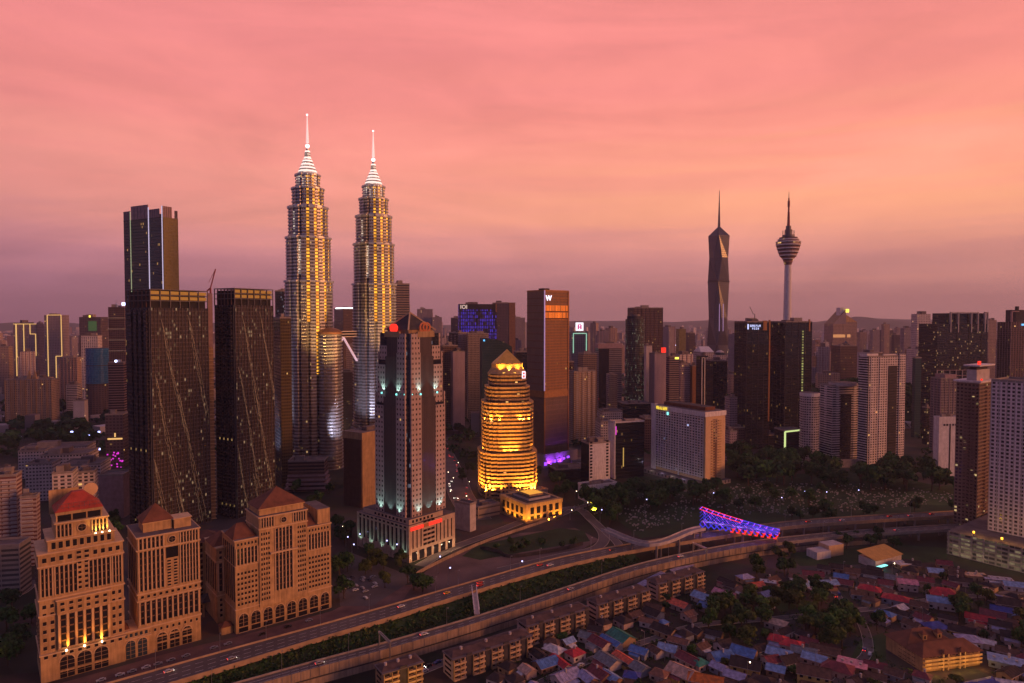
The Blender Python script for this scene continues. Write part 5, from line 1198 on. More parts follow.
# --- brown hotel tower
def hotel_tower():
    f = Fr(544.5, 865, 40, 'hotel_tower', 'tall brown hotel tower with orange-lit top floors and a white letter W', 'hotel tower', py=400); r = f.root
    wr = f.sx(568, 0, 400); wl = f.sy(527, 0, 400); zt = f.z(544.5, 291, 0); q = lambda py: f.z(544.5, py, 0)
    b = MB(); b.box(0, wr, 0, wl, 0, q(398), 'f_w_dark'); b.build('lower_wall', r)
    b = MB(); b.box(-.5, wr + .5, -.5, wl + .5, q(398), q(391.5), 'copper'); b.build('floor_band', r)
    b = MB(); b.box(.4, wr, 0, wl, q(391.5), q(320), 'f_w_right', 'roof_dark'); b.box(0, .4, 0, wl, q(391.5), q(291) - .01, 'f_w_left', 'roof_dark'); b.box(.4, wr, 0, wl, q(320), q(305), 'f_w_lit', 'roof_dark'); b.box(.4, wr, 0, wl, q(305), zt, 'f_w_right', 'roof_dark'); b.build('wall', r)
    b = MB()
    for i in range(1, 14): z = q(391.5) + (zt - q(391.5)) * i / 14; b.box(-.45, 0, 0, wl, z - .35, z + .35, 'brown')
    for z in (q(320), q(312), q(305), q(298)): b.box(0, wr + .3, -.45, 0, z - .4, z + .4, 'copper')
    b.build('floor_bands', r)
    b = MB(); b.box(-.9, .2, -.9, .2, q(391), zt + 1, 'e_lilacdim'); b.build('corner_light', r); b = MB(); b.box(wr - .8, wr + .9, -.9, .9, 0, zt + 1, 'copper'); b.box(-.8, .8, -.9, .5, 0, q(399), 'copper'); b.build('corner_fin', r)
    for i in range(5):
        pass
    b = MB(); b.box(-.3, wr + .3, -.3, .6, zt, zt + 1.6, 'copper'); b.box(-.3, .6, .6, wl + .3, zt, zt + 1.6, 'copper'); b.box(6, 16, 8, 18, zt, zt + 4, 'roof_dark'); b.build('parapet', r)
    text(r, 'W', 9.5, 'e_signw', (1.2, -1.0, q(300.5)), d=.3, name='lettering')
    # podium with violet light
    b = MB(); b.box(-6, wr + 14, -4, wl + 6, 0, q(454), 'f_mauve_blank', 'roof_grey'); b.build('podium', r)
    for i in range(7):
        q_ = MB(); x = -4 + (wr + 14) * i / 7; 
        if i in (0, 2, 3, 4, 5): q_.box(x, x + 4, -5.0, -4.1, 3 + .9 * i, 7 + .6 * i, 'e_purple'); q_.build('violet_light', r)
    spot((4, -10, 2), (6, -4, 10), 30000, (.3, .05, 1), 90, r); spot((22, -10, 2), (24, -4, 10), 30000, (.3, .05, 1), 90, r)
    mark(f.C.x + 4, f.C.y + 30, 45)
hotel_tower()
# --- centre right background
f = bld('office_tower', 'grey tower with pale light outline and a white square sign with pink mark', 'office tower', 569, 570, 588, 333, 1500, 5, 'f_far_grey', dl=30)
z = f.zt; light_line(f, [(.12, at(570, 353, 1500).z), (.12, z - 1), (.9, z - 1), (.9, at(570, 353, 1500).z)], key='e_mint', w=1.6)
b = MB(); cx = f.wr * .5; b.box(cx - 8.5, cx + 8.5, 1, 3, z + 5, z + 23, 'e_white1'); b.box(cx - 6, cx - 4, 1, 2, z, z + 5, 'steel'); b.box(cx + 4, cx + 6, 1, 2, z, z + 5, 'steel'); b.build('sign', f.root)
b = MB(); b.box(cx - 4.5, cx - 1.2, .6, .98, z + 8, z + 18, 'e_pinkmark'); b.box(cx + 1.2, cx + 4.5, .6, .98, z + 8, z + 18, 'e_pinkmark'); b.box(cx - 1.2, cx + 1.2, .6, .98, z + 12, z + 14, 'e_pinkmark'); b.box(cx - 3, cx + 3, .6, .98, z + 18.5, z + 20.5, 'e_pinkmark'); b.build('emblem', f.root)
bld('apartment_tower', 'tan stepped apartment tower, upper tier, behind the ribbed tan tower', 'apartment tower', 578, 580, 597, 354, 1120, 15, 'f_tan', dl=24, slab=(3.2, .4, 'cream_dark')); bld('apartment_tower', 'ribbed tan apartment tower right of the brown hotel tower', 'apartment tower', 568, 574, 596, 372, 1020, 24, 'f_tan_balc', balc=((.15, .4, .65, .9), (.3, .7), 'white_dull'), fin=(8, .6, 'cream_dark'))
bld('apartment_tower', 'dark low tower between the brown hotel tower and ribbed tan tower', 'apartment tower', 562, 564, 574, 362, 1200, 10, 'f_brown', dl=22)
f = bld('office_block', 'grey office with banded windows and a wide pale top', 'office block', 595, 597, 622, 344, 1380, 6, 'f_greyband', dl=30, slab=None); b = MB(); b.box(-.6, f.wr + .6, -.6, 30, f.zt - 9, f.zt + 1, 'pink_grey'); b.build('crown', f.root); onface(f, 'dark_bay', 1, f.wr * .45, 0, f.zt - 10, 'glass_black')
bld('office_block', 'narrow pale block in front of the grey banded office', 'office block', 606, 608, 617, 375, 1250, 8, 'f_grey', dl=20)
t = empty('round_tower', (at(634.5, 400, 1200).x, 1200, 0), 0, 'dark round-fronted tower with scattered greenish windows', 'tower'); b = MB(); z = at(634, 319, 1200).z; b.cyl(0, 0, 16.5, 0, z, 'f_round_dark', 'roof_dark', n=26); b.build('wall', t); b = MB(); b.cyl(0, 0, 14, z, z + 5, 'roof_dark', n=22); b.cyl(0, 0, 9, z + 5, z + 8, 'steel_dark', n=16); b.build('crown', t)
b = MB()
for k in range(1, int(z / 9.9)): b.cyl(0, 0, 16.9, k * 9.9, k * 9.9 + .4, 'steel_dark', n=26, bottom=True)
b.build('floor_bands', t); mark(t.location.x, 1200, 20)
f = bld('office_tower', 'dark brown square tower behind the round-fronted dark tower', 'office tower', 628, 630, 663, 308, 1420, 8, 'f_brown', dl=40, fin=(9, .8, 'brown'))
bld('office_block', 'narrow white slab left of the mauve tower', 'office block', 643, 644, 652, 346, 1280, 10, 'f_white_slab', dl=20)
f = bld('office_tower', 'mauve tower with windowless front and a red sign on the roof', 'office tower', 649, 650, 666, 354, 1180, 10, 'f_mauve_blank', dl=26); b = MB(); b.box(f.wr * .62, f.wr * 1.0, 1, 3, f.zt + 2, f.zt + 11, 'e_red'); b.box(f.wr * .7, f.wr * .75, 1.2, 2.6, f.zt, f.zt + 2, 'steel'); b.box(f.wr * .9, f.wr * .95, 1.2, 2.6, f.zt, f.zt + 2, 'steel'); b.build('sign', f.root)
f = bld('office_tower', 'banded dark wing on the right of the red-signed mauve tower', 'office tower', 665, 666, 679, 357, 1190, 10, 'f_greyband', dl=24, slab=(3.8, .5, 'pink_grey')); onface(f, 'lit_sign', f.wr * .55, f.wr * .95, f.zt - 4, f.zt - .5, 'e_yellow')
bld('office_tower', 'grey gridded tower with golden right wall behind the white hotel slab', 'office tower', 675, 676, 690, 364, 1230, 8, 'f_mauve', dl=26); bld('office_tower', 'golden narrow slab beside the grey gridded tower', 'office tower', 689, 690, 698, 366, 1225, 8, 'copper', dl=26)
bld('office_tower', 'greenish-tan tower rising behind the grey gridded tower', 'office tower', 676, 677, 686, 329, 1750, 6, 'f_gold_green', dl=30, par=0); bld('office_tower', 'brown hazy tower right of the greenish-tan tower', 'office tower', 686, 687, 695, 333, 1800, 6, 'f_far_dark', dl=30)
f = bld('office_block', 'wide block with a stepped white roof behind the white-framed dark tower', 'office block', 693, 694, 714, 353, 1320, 6, 'f_far_white', dl=40); b = MB(); b.hip(0, f.wr, 0, 40, f.zt + 1.5, f.zt + 12, 'white', 20); b.build('roof', f.root)
f = bld('office_tower', 'narrow dark tower with a tall white frame on its front', 'office tower', 696, 697, 708, 356, 1130, 8, 'f_black', dl=22, par=0); b = MB(); w_ = f.wr; z = f.zt
for x in (w_ * .12, w_ * .48, w_ * .78): b.box(x, x + 1.6, -1, 0, 0 if x > 1 else 0, z - 2, 'white')
b.box(w_ * .12, w_ * .48 + 1.6, -1, 0, z - 3.5, z - 2, 'white'); b.box(w_ * .12, w_ * .78, -1, 0, 30, 32, 'white'); b.build('white_frame', f.root)
bld('office_tower', 'squat black glass tower right of the white-framed dark tower', 'office tower', 706, 708, 727, 361, 1080, 8, 'f_black', dl=30, fin=(6, .3, 'roof_dark')); bld('office_block', 'small mauve block left of the two black glass towers', 'office block', 724, 726, 737, 398, 1000, 12, 'f_mauve', dl=22)
t = empty('domed_building', (at(721, 400, 1290).x, 1290, 0), 0, 'pale building with a glass arched roof behind the squat black tower', 'building'); b = MB(); z = at(721, 352, 1290).z; b.box(-9, 9, 0, 24, 0, z - 6, 'f_far_white', 'roof_grey'); b.build('wall', t); b = MB(); b.cyl(0, 10, 8.5, z - 6, z - 1, 'win_blue', n=16); b.cyl(0, 10, 8.5, z - 1, z + 3, 'white_dull', n=16, r1=3); b.build('dome', t)
# --- white slab hotel
def slab_hotel():
    f = Fr(705.5, 768, 32, 'hotel', 'long white slab hotel with gridded windows and orange-lit end wall', 'hotel', py=450); r = f.root
    wl = f.sy(652, 0, 450); wr = f.sx(725, 0, 450); zt = f.z(705.5, 413, 0)
    b = MB(); b.box(0, wr, 0, wl, 0, zt, 'cream_light', 'roof_grey'); b.build('wall', r)
    b = MB(); b.box(-.6, 0, 3, wl - 7, 8, zt - 5, 'f_hotel', 'white'); b.build('window_wall', r)
    b = MB()
    for k in range(int((zt - 14) / 3.05) + 1): b.box(-1.1, -.6, 3, wl - 7, 8.9 + k * 3.05, 9.2 + k * 3.05, 'white')
    n = max(1, round((wl - 10) / 4.2))
    for i in range(n + 1): y = 3 + (wl - 10) * i / n; b.box(-1.2, -.6, y - .3, y + .3, 8, zt - 5, 'white')
    b.box(-1.4, -.6, wl * .46, wl * .46 + 1.6, 0, zt - 4, 'white'); b.build('sun_screen', r)
    b = MB(); b.box(-1.6, 3, wl - 7, wl, 0, zt + 2.5, 'white', 'roof_grey'); b.build('stair_tower', r)
    b = MB(); b.box(-1.8, wr + .8, -.8, wl - 7, zt - 4.6, zt + 1, 'white', 'roof_grey'); b.box(wr * .25, wr * .75, 8, wl - 12, zt + 1, zt + 5, 'tile_brown', 'roof_dark'); b.build('roof', r)
    b = MB(); 
    for k in range(1, int((zt - 8) / 3.05)):
        for x in (wr * .28, wr * .62): b.box(x, x + wr * .16, -1.0, 0, 2 + k * 3.05, 3.1 + k * 3.05, 'cream')
    b.build('balconies', r)
    b = MB(); b.box(wr * .38, wr * .58, -.3, 0, 8, zt - 8, 'f_tan'); b.build('end_windows', r)
    b = MB(); b.box(wr * .42, wr * .56, -.5, -.31, 6, 48, 'brown'); b.build('end_recess', r)
    y0 = wl - 9
    g_ = empty('sign', (-1.85, y0 - 1, 0), R(-90)); g_.parent = r; glyphs(g_, 0, 16, zt - 3.6, 3.6, 'e_yellow1', 9)
    b = MB(); b.box(-1.7, -1.25, y0 - 20, y0 - 17.5, zt - 9, zt - 5.6, 'e_teal'); b.build('emblem', r)
    b = MB(); b.box(-12, wr + 3, -6, wl + 8, 0, 4.5, 'f_podium', 'roof_grey'); b.build('podium', r)
    for i in range(5): point((-12.5, 5 + i * wl / 5, 6.5), 500, (.7, .6, 1) if i % 2 else (.95, .8, .7), .4, r)
    b = MB(); b.box(wr - 2, wr + 6, 8, 16, zt - 5, zt - 1, 'e_amber'); b.build('lit_terrace', r)
    mark(f.C.x - 15, f.C.y + 40, 55); mark(f.C.x + 5, f.C.y + 8, 22)
slab_hotel()
# --- black box block, white block, white podium
f = bld('office_block', 'black glass block with a white left wall and a magenta sign', 'office block', 608, 615, 644, 423, 800, 20, 'f_black', kl='white', fin=None, pyc=450)
b = MB(); b.box(-.3, f.wr + .3, -.3, f.wl + .3, f.zt, f.zt + 1.2, 'white', 'cream_light'); b.build('roof_slab', f.root); onface(f, 'sign', -.2, 1.6, f.zt - 14, f.zt - 4, 'e_magenta'); onface(f, 'lit_stair', f.wr * .27, f.wr * .30, 14, f.zt - 30, 'e_bandlight2'); b = MB(); b.box(-1.2, 0, -1.2, 3, 0, f.zt + 2.5, 'white'); b.build('white_pier', f.root)
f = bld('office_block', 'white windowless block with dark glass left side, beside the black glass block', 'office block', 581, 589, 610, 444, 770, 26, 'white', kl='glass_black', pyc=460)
b = MB(); 
for k in range(12): 
    for x in (1.2, f.wr - 5.4): b.box(x, x + 3.2, -.25, -.02, 8 + k * 3.6, 10 + k * 3.6, 'win')
b.build('window_column', f.root)
f = bld('podium_building', 'low white stepped building with flat roof among the trees, below the white windowless block', 'building', 578, 586, 617, 487, 700, 26, 'white', pyc=495, plant=True, par='white'); w = Wins(f.root)
for k in range(2): w.add(3, f.wr - 4, 3 + k * 5.5, 4.6 + k * 5.5)
w.done()
bld('office_block', 'low dark glass building with a white roof drum, below the brown hotel tower', 'office block', 548, 553, 586, 470, 790, 16, 'f_black', dl=26)
bld('office_block', 'long low white roofed hall behind the low dark glass building', 'hall', 568, 570, 592, 462, 880, 10, 'white_dull', dl=20, plant=False)
for i, (a, c, py, Y, k) in enumerate(((598, 622, 412, 1050, 'f_lowrise'), (618, 650, 404, 1100, 'f_black'), (596, 612, 422, 960, 'f_lowrise'), (640, 655, 419, 960, 'f_brown'), (726, 745, 428, 980, 'f_brown'), (740, 800, 436, 1010, 'f_black'))):
    bld('low_rise_building', ['low pale block behind the black glass block', 'low black block left of the white slab hotel roof', 'small pale block left of the black glass block', 'low brown block tucked left of the white slab hotel', 'low brown block right of the white slab hotel', 'dark podium under the two black glass towers'][i], 'building', a - 1, a, c, py, Y, 8, k, dl=30)
# --- two black glass towers
f = bld('office_tower', 'black glass tower with a small blue-white lit name sign, left of the black pair', 'office tower', 735, 737, 770, 322, 980, 12, 'f_black', dl=40, fin=(10, .5, 'roof_dark'), group='pair of black glass towers')
glyphs(f.root, 4.4, 22, f.zt - 7, 3.0, 'e_sign'); glyphs(f.root, 8, 19, f.zt - 10.8, 2.8, 'e_sign', 5); onface(f, 'emblem', .8, 2.8, f.zt - 10.5, f.zt - 3, 'e_sign')
b = MB(); b.box(f.wr * .7, f.wr * .86, -1.0, 1, f.zt - 12, f.zt + 2, 'copper'); b.box(f.wr - 1.6, f.wr + .6, -.8, 1, 40, f.zt + 3, 'copper'); b.build('copper_corner', f.root)
b = MB(); b.beam((f.wr * .5, 10, f.zt), (f.wr * .5, 10, f.zt + 12), .8, 'steel_dark'); b.beam((f.wr * .5 - 2, 10, f.zt + 11), (f.wr * .5 - 8, 10, f.zt + 22), .6, 'steel_dark'); b.build('roof_crane', f.root)
f = bld('office_tower', 'black glass tower with a column of lit stair windows, right of the black pair', 'office tower', 770, 772, 812, 322, 1010, 12, 'f_black', dl=40, fin=(10, .5, 'roof_dark'), group='pair of black glass towers')
b = MB(); b.box(f.wr * .62, f.wr * .70, -.5, -.05, 40, f.zt - 12, 'f_stair'); b.build('lit_stair', f.root); b = MB(); b.box(f.wr * .88, f.wr * .93, -.8, 1, f.zt - 14, f.zt + 4, 'copper'); b.build('copper_corner', f.root)
for o in f.root.children:
    if o.name.startswith('lit_stair'): o.data.materials[0] = M['f_stair']
b = MB(); f2 = bld('low_rise_building', 'low dark building with a pale yellow-green light outline, under the black pair', 'building', 773, 775, 802, 431, 905, 10, 'f_black', dl=24, plant=False)
light_line(f2, [(.03, 6), (.03, f2.zt - 1), (.98, f2.zt + 1)], key='e_lime', w=1.8)
bld('apartment_tower', 'small mauve tower left of the white banded round-ended tower', 'building', 724, 726, 736, 432, 900, 12, 'f_mauve', dl=15)
# --- broadcasting tower
def broadcast_tower():
    Y = 1520; p = at(787.5, 300, Y); z = lambda py: at(787.5, py, Y).z; s = Y / F
    r = empty('telecom_tower', (p.x, Y, 0), 0, 'tall concrete telecommunications tower with a round banded head and antenna mast', 'telecom tower')
    b = MB(); b.cyl(0, 0, 11.5, 0, z(330), 'white', n=24, r1=9); b.cyl(0, 0, 9, z(330), z(264), 'white', n=24, r1=7.0, cap=False); b.build('shaft', r)
    b = MB(); prof = [(7.2, 265), (10, 261), (11.5, 259), (17, 256.5), (21, 252), (24, 247.5), (26, 244.5), (25.5, 242), (21, 240.5), (19, 238.5)]
    for (ra, ya), (rb, yb) in zip(prof, prof[1:]): b.cyl(0, 0, ra, z(ya), z(yb), 'f_head', n=32, r1=rb, cap=False)
    b.cyl(0, 0, 19, z(238.5), z(237.5), 'roof_dark', n=32); b.build('head', r)
    b = MB()
    for rr, y in ((12.6, 259.2), (18.4, 256), (21.6, 252.5), (24, 249), (26, 245.6), (26.4, 242.6), (22.6, 240.2)): b.cyl(0, 0, rr, z(y), z(y) + 2.2, 'white', n=32, bottom=True)
    b.build('deck_rings', r)
    b = MB()
    for (ra, ya, yb) in ((13, 237.5, 235), (6.5, 235, 231), (7.5, 231, 229.5), (5.5, 229.5, 226)): b.cyl(0, 0, ra, z(ya), z(yb), 'steel_dark', n=20, bottom=True)
    for i in range(10): a = i * .628; b.beam((12 * math.cos(a), 12 * math.sin(a), z(237)), (12 * math.cos(a), 12 * math.sin(a), z(230.5)), .8, 'steel_dark')
    b.build('upper_decks', r)
    b = MB(); b.cyl(0, 0, 3.4, z(226), z(212), 'mastred', n=8, r1=2.4); b.cyl(0, 0, 2.0, z(212), z(198), 'mastred', n=8, r1=1.6); b.cyl(0, 0, 2.7, z(207), z(201), 'mastred', n=8); b.cyl(0, 0, .8, z(198), z(191.5), 'steel_dark', n=6, r1=.4); b.build('antenna', r)
    mark(p.x, Y, 20)
broadcast_tower()
# --- faceted super-tall tower with needle spire
def super_tower():
    Y = 2610; p = at(718.3, 300, Y); z = lambda py: at(718.3, py, Y).z; s = Y / F
    r = empty('skyscraper', (p.x, Y, 0), R(0), 'slim faceted super-tall tower ending in a needle spire', 'skyscraper')
    def ring(w, t, rot):   # square with corners cut by t
        h = w * s; c = h * t; a = R(24); ca, sa = math.cos(a), math.sin(a)
        return [(ca * x - sa * y, sa * x + ca * y) for x, y in ((-h + c, -h), (h - c, -h), (h, -h + c), (h, h - c), (h - c, h), (-h + c, h), (-h, h - c), (-h, -h + c))]
    lv = [(345, 7.9, .15), (318, 8.9, .62), (282, 7.7, .12), (258, 9.0, .62), (236, 7.8, .15)]
    b = MB()
    z_prev = 0; P0 = ring(8.4, .9, 0); 
    for (py, w, t) in lv:
        P1 = ring(w, t, 0); zb = z(py); n = 8
        for i in range(n):
            j = (i + 1) % n; A_, B_, C_, D_ = (*P0[i], z_prev), (*P0[j], z_prev), (*P1[j], zb), (*P1[i], zb)
            if i % 2: b.face([A_, B_, C_], 'f_merdeka', [(0, z_prev), (40, z_prev), (40, zb)]); b.face([A_, C_, D_], 'f_merdeka_dark', [(0, z_prev), (40, zb), (0, zb)])
            else: b.face([A_, B_, D_], 'f_merdeka_dark', [(0, z_prev), (40, z_prev), (0, zb)]); b.face([B_, C_, D_], 'f_merdeka', [(40, z_prev), (40, zb), (0, zb)])
        P0, z_prev = P1, zb
    b.build('wall', r)
    b = MB(); apex = z(226.5); n = 8
    for i in range(n): b.face([(*P0[i], z_prev), (*P0[(i + 1) % n], z_prev), (0, 0, apex + 3)], 'f_merdeka_dark' if i % 2 else 'f_merdeka', [(0, 0), (30, 0), (15, 40)])
    b.build('roof', r)
    b = MB(); b.cyl(0, 0, 5.5, apex - 8, z(212), 'steel_dark', n=6, r1=3.2); b.cyl(0, 0, 3.2, z(212), z(190.5), 'steel_dark', n=6, r1=.9); b.build('spire', r)
    b = MB()
    for (x, za, zb) in ((-6, 331, 304), (6, 331, 304)): b.box(x * 1.2 - 1.2, x * 1.2 + 1.2, -40, -39, z(za), z(zb), 'e_lilacdim')
    b.build('light_strip', r)
    b = MB(); b.prism([(x * 1.01, y * 1.01) for x, y in ring(7.9, .12, 0)], z(282.5), z(281.3), 'black', 'black', bottom=True); b.build('belt', r)
super_tower()
# --- right side
f = Fr(833, 1900, 6, 'office_tower', 'tan tower with a steep sloping top and a yellow light on its peak', 'office tower', py=340); r = f.root; wr = f.sx(846, 0, 320); w2 = f.sx(858, 0, 320); z = lambda py: at(840, py, 1900).z
b = MB(); b.prism([(0, 0), (wr, 0), (wr, 45), (0, 45)], 0, z(324), 'f_far_tan', cap=False)
b.face([(0, 0, z(324)), (wr, 0, z(324)), (wr, 0, z(310))], 'f_far_grey'); b.face([(0, 45, z(324)), (0, 0, z(324)), (wr, 0, z(310)), (wr, 45, z(310))], 'cream_dark'); b.face([(wr, 45, z(324)), (0, 45, z(324)), (wr, 45, z(310))], 'f_far_grey'); b.face([(wr, 0, z(324)), (wr, 45, z(324)), (wr, 45, z(310)), (wr, 0, z(310))], 'cream'); b.build('left_slab', r)
b = MB(); b.prism([(wr, 4), (w2, 4), (w2, 40), (wr, 40)], 0, z(322), 'f_far_tan', cap=False); b.face([(wr, 4, z(322)), (w2, 4, z(322)), (wr, 4, z(314))], 'cream'); b.face([(w2, 4, z(322)), (w2, 40, z(322)), (wr, 40, z(314)), (wr, 4, z(314))], 'cream_dark'); b.face([(w2, 40, z(322)), (wr, 40, z(322)), (wr, 40, z(314))], 'cream'); b.build('right_slab', r)
b = MB(); b.box(wr - 14, wr, 5, 25, z(318), z(307.5), 'white', 'roof_grey'); b.build('peak', r); b = MB(); b.box(wr - 1, wr + 8, -1, .4, z(312.5), z(309), 'e_yellow'); b.build('sign', r)
b = MB(); b.box(0, wr - 2, -.6, 0, z(337.5), z(334.5), 'e_orangeglint'); b.box(wr + 6, wr + 16, 3, 3.9, z(337.5), z(334.5), 'e_orangeglint'); b.build('orange_glint', r); mark(f.C.x + 30, 1920, 50)  # orange glint put in as glowing strips across both slabs
f = bld('office_tower', 'dark brown tower with a small blue pyramid, before the sloping-topped tower', 'office tower', 831, 833, 857, 346, 1500, 6, 'f_brown', dl=35); b = MB(); b.hip(f.wr * .35, f.wr * .65, 5, 20, f.zt + 1, f.zt + 12, 'win_blue'); b.build('roof', f.root)
for i, (a, c, py, Y, k) in enumerate(((813, 820, 344, 1850, 'f_far_tan'), (821, 829, 342, 1900, 'f_far_white'), (812, 816, 356, 1600, 'f_tan'), (824, 833, 352, 1700, 'f_far_tan'), (882, 890, 324, 2300, 'f_far_tan'), (870, 880, 330, 2400, 'f_far_grey'), (912, 931, 314, 1500, 'f_far_white'), (901, 911, 328, 1900, 'f_far_grey'), (892, 900, 335, 1850, 'f_far_dark'), (905, 916, 350, 1500, 'f_tan'), (986, 997, 320, 1900, 'f_far_tan'), (908, 917, 352, 1480, 'f_brown'))):
    bld('office_tower', ['far tan tower just right of the black pair', 'far pale tower second right of the black pair', 'low tan block against the right black tower', 'small tan tower left of the sloping-topped tower', 'far golden-edged tower right of the sloping-topped tower', 'far mauve tower right of the sloping-topped tower', 'tall pale mauve tower left of the framed dark tower', 'hazy slab tower behind the white balcony tower', 'dark hazy tower behind the white balcony tower', 'tan block with arched top right of the white balcony tower', 'orange-tinted tower right of the framed dark tower', 'brown block right of the white balcony tower roof'][i], 'tower', a - .5, a, c, py, Y, 5, k, dl=30, par=0)
# white banded tower with rounded end
f = bld('apartment_tower', 'white apartment tower with banded floors, right of the rounded-end tower', 'apartment tower', 818, 820, 857, 386, 905, 14, 'f_white_band', dl=24, slab=(3.2, .5, 'white'), balc=((.18, .82), (.5,), 'white'), pyc=430); b = MB(); b.box(f.wr * .3, f.wr * .7, -.7, 0, 0, f.zt - 12, 'f_darkcondo'); b.build('glazed_bay', f.root); b = MB(); b.cyl(f.wr * .5, 6, f.wr * .42, f.zt, f.zt + 4, 'white_dull', 'roof_grey', n=20); b.build('penthouse', f.root)
t = empty('apartment_tower', (at(811, 430, 880).x, 885, 0), 0, 'white rounded-end apartment tower with curved balconies, under the right black tower', 'apartment tower'); b = MB(); z = at(811, 394, 880).z; b.cyl(0, 0, 11.5, 0, z, 'f_white_band', 'roof_grey', n=24); b.build('wall', t)
b = MB()
for k in range(1, int(z / 3.2)): b.cyl(0, 0, 12.3, k * 3.2 - .3, k * 3.2 + .7, 'white_dull', n=24, bottom=True)
b.build('balconies', t); b = MB(); b.cyl(0, 0, 12.4, z - 3, z + 1.5, 'white', 'roof_grey', n=24); b.build('crown', t); mark(t.location.x, 885, 14)
# white balcony tower
f = bld('apartment_tower', 'tall white balcony tower with stepped roof, right of the banded white tower', 'apartment tower', 858, 868, 903, 357, 855, 22, 'f_white_condo', kl='f_darkcondo', slab=(3.15, .25, 'white_dull'), balc=((.08, .32, .9), (.2, .5, .8), 'white'), pyc=410)
b = MB(); b.box(f.wr * .55, f.wr * .8, -.6, 0, 0, f.zt - 12, 'f_darkcondo'); b.build('glazed_bay', f.root); b = MB(); b.box(-1, f.wr * .3, 2, f.wl - 2, f.zt, f.zt + 4, 'white', 'roof_grey'); b.box(f.wr * .45, f.wr, 2, f.wl - 4, f.zt, f.zt + 2.8, 'white', 'roof_grey'); b.box(f.wr * .85, f.wr * 1.02, -1.5, 5, 0, f.zt + 3, 'f_white_condo', 'roof_grey'); b.build('penthouse', f.root)
bld('retaining_wall', 'long pale wall at the foot of the white towers, above the trees', 'wall', 803, 806, 893, 461, 860, 2, 'concrete', dl=3, plant=False)
# framed dark tower
f = bld('office_tower', 'large dark glass tower with tall pale roof frames', 'office tower', 919, 921, 988, 324, 1150, 6, 'f_black_lit', dl=45, par=0)
z1 = at(950, 312, 1150).z; b = MB(); W_ = f.wr
for x in (.25, .40, .66, .79, .93, .985): b.box(W_ * x, W_ * x + 1.6, -1.2, 2, f.zt - 14, z1, 'white_dull')
b.box(W_ * .25, W_ * .80, -1.2, 2, z1 - 1.5, z1, 'white_dull'); b.box(W_ * .93, W_, -1.2, 2, z1 - 1.5, z1, 'pink_grey'); b.build('roof_frame', f.root)
b = MB(); b.box(W_ * .18, W_ * .98, 4, 34, f.zt, z1 - 2, 'f_black', 'roof_dark'); b.build('roof_glazing', f.root)
b = MB()
for x in (.385, .62, .87): b.box(W_ * x, W_ * x + 1.5, -.5, .0, 0, f.zt, 'black')
b.build('dark_recess', f.root)
b = MB(); zl = at(950, 370, 1150).z
for i in range(8): b.box(W_ * i / 8, W_ * i / 8 + .9, -1.6, -.6, 0, zl, 'white_dull')
for k in range(9): b.box(0, W_, -1.6, -.6, zl - k * 9 - .8, zl - k * 9, 'pink_grey')
b.build('lower_frame', f.root)
bld('office_tower', 'dark teal sliver of a tower left of the framed dark tower', 'office tower', 912, 914, 921, 358, 1080, 8, 'f_teal', dl=18)
f = bld('office_tower', 'tall grey-brown tower with a blue sign and roof frame at the right edge', 'office tower', 998, 1001, 1032, 322, 1150, 8, 'f_brown', dl=40, fin=(5, .5, 'pink_grey'), par=0)
b = MB(); z1 = at(1005, 311, 1150).z; b.box(0, 1.5, -1, 2, f.zt, z1, 'pink_grey'); b.box(0, 14, -1, 2, z1 - 1.5, z1, 'pink_grey'); b.box(12, 30, 4, 24, f.zt, z1 + 2, 'roof_dark'); b.box(18, 22, 8, 12, z1 + 2, z1 + 8, 'roof_dark'); b.build('roof_frame', f.root); onface(f, 'sign', 19, 29, f.zt - 6, f.zt - 3, 'e_cyan'); onface(f, 'lamp', 6, 8, f.zt - 8, f.zt - 6, 'e_line')
# grey gridded block + white slab with T-shaped window slots
f = bld('office_block', 'grey gridded block in front of the framed dark tower', 'office block', 930, 932, 957, 379, 960, 8, 'f_grey', dl=28, fin=(6, .5, 'pink_grey')); b = MB(); b.box(9, f.wr, 3, 22, f.zt, f.zt + 6, 'pink_grey', 'roof_grey'); b.build('plant_room', f.root)
f = bld('hotel_block', 'white windowless slab with a tall dark T-shaped slot', 'building', 930.5, 932.5, 957, 418, 791, 6, 'white', dl=9, pyc=450, par='white'); q = lambda py: at(945, py, 791).z
b = MB(); b.box(13, 14.6, -.25, -.02, q(470), q(424), 'black')
for x in (5.5, 9, 16.5, 20, 23.5): b.box(x, x + 2.2, -.25, -.02, q(426), q(424), 'black')
for x in range(7): b.box(5 + x * 3.2, 7 + x * 3.2, -.25, -.02, q(478), q(476.3), 'black')
b.build('window_slots', f.root)
f = bld('office_block', 'narrow dark block with yellow lit windows, left of the white slab', 'office block', 921, 922, 932, 408, 1020, 8, 'f_black_lit', dl=22)
# brown + white condominium towers on the lit parking podium

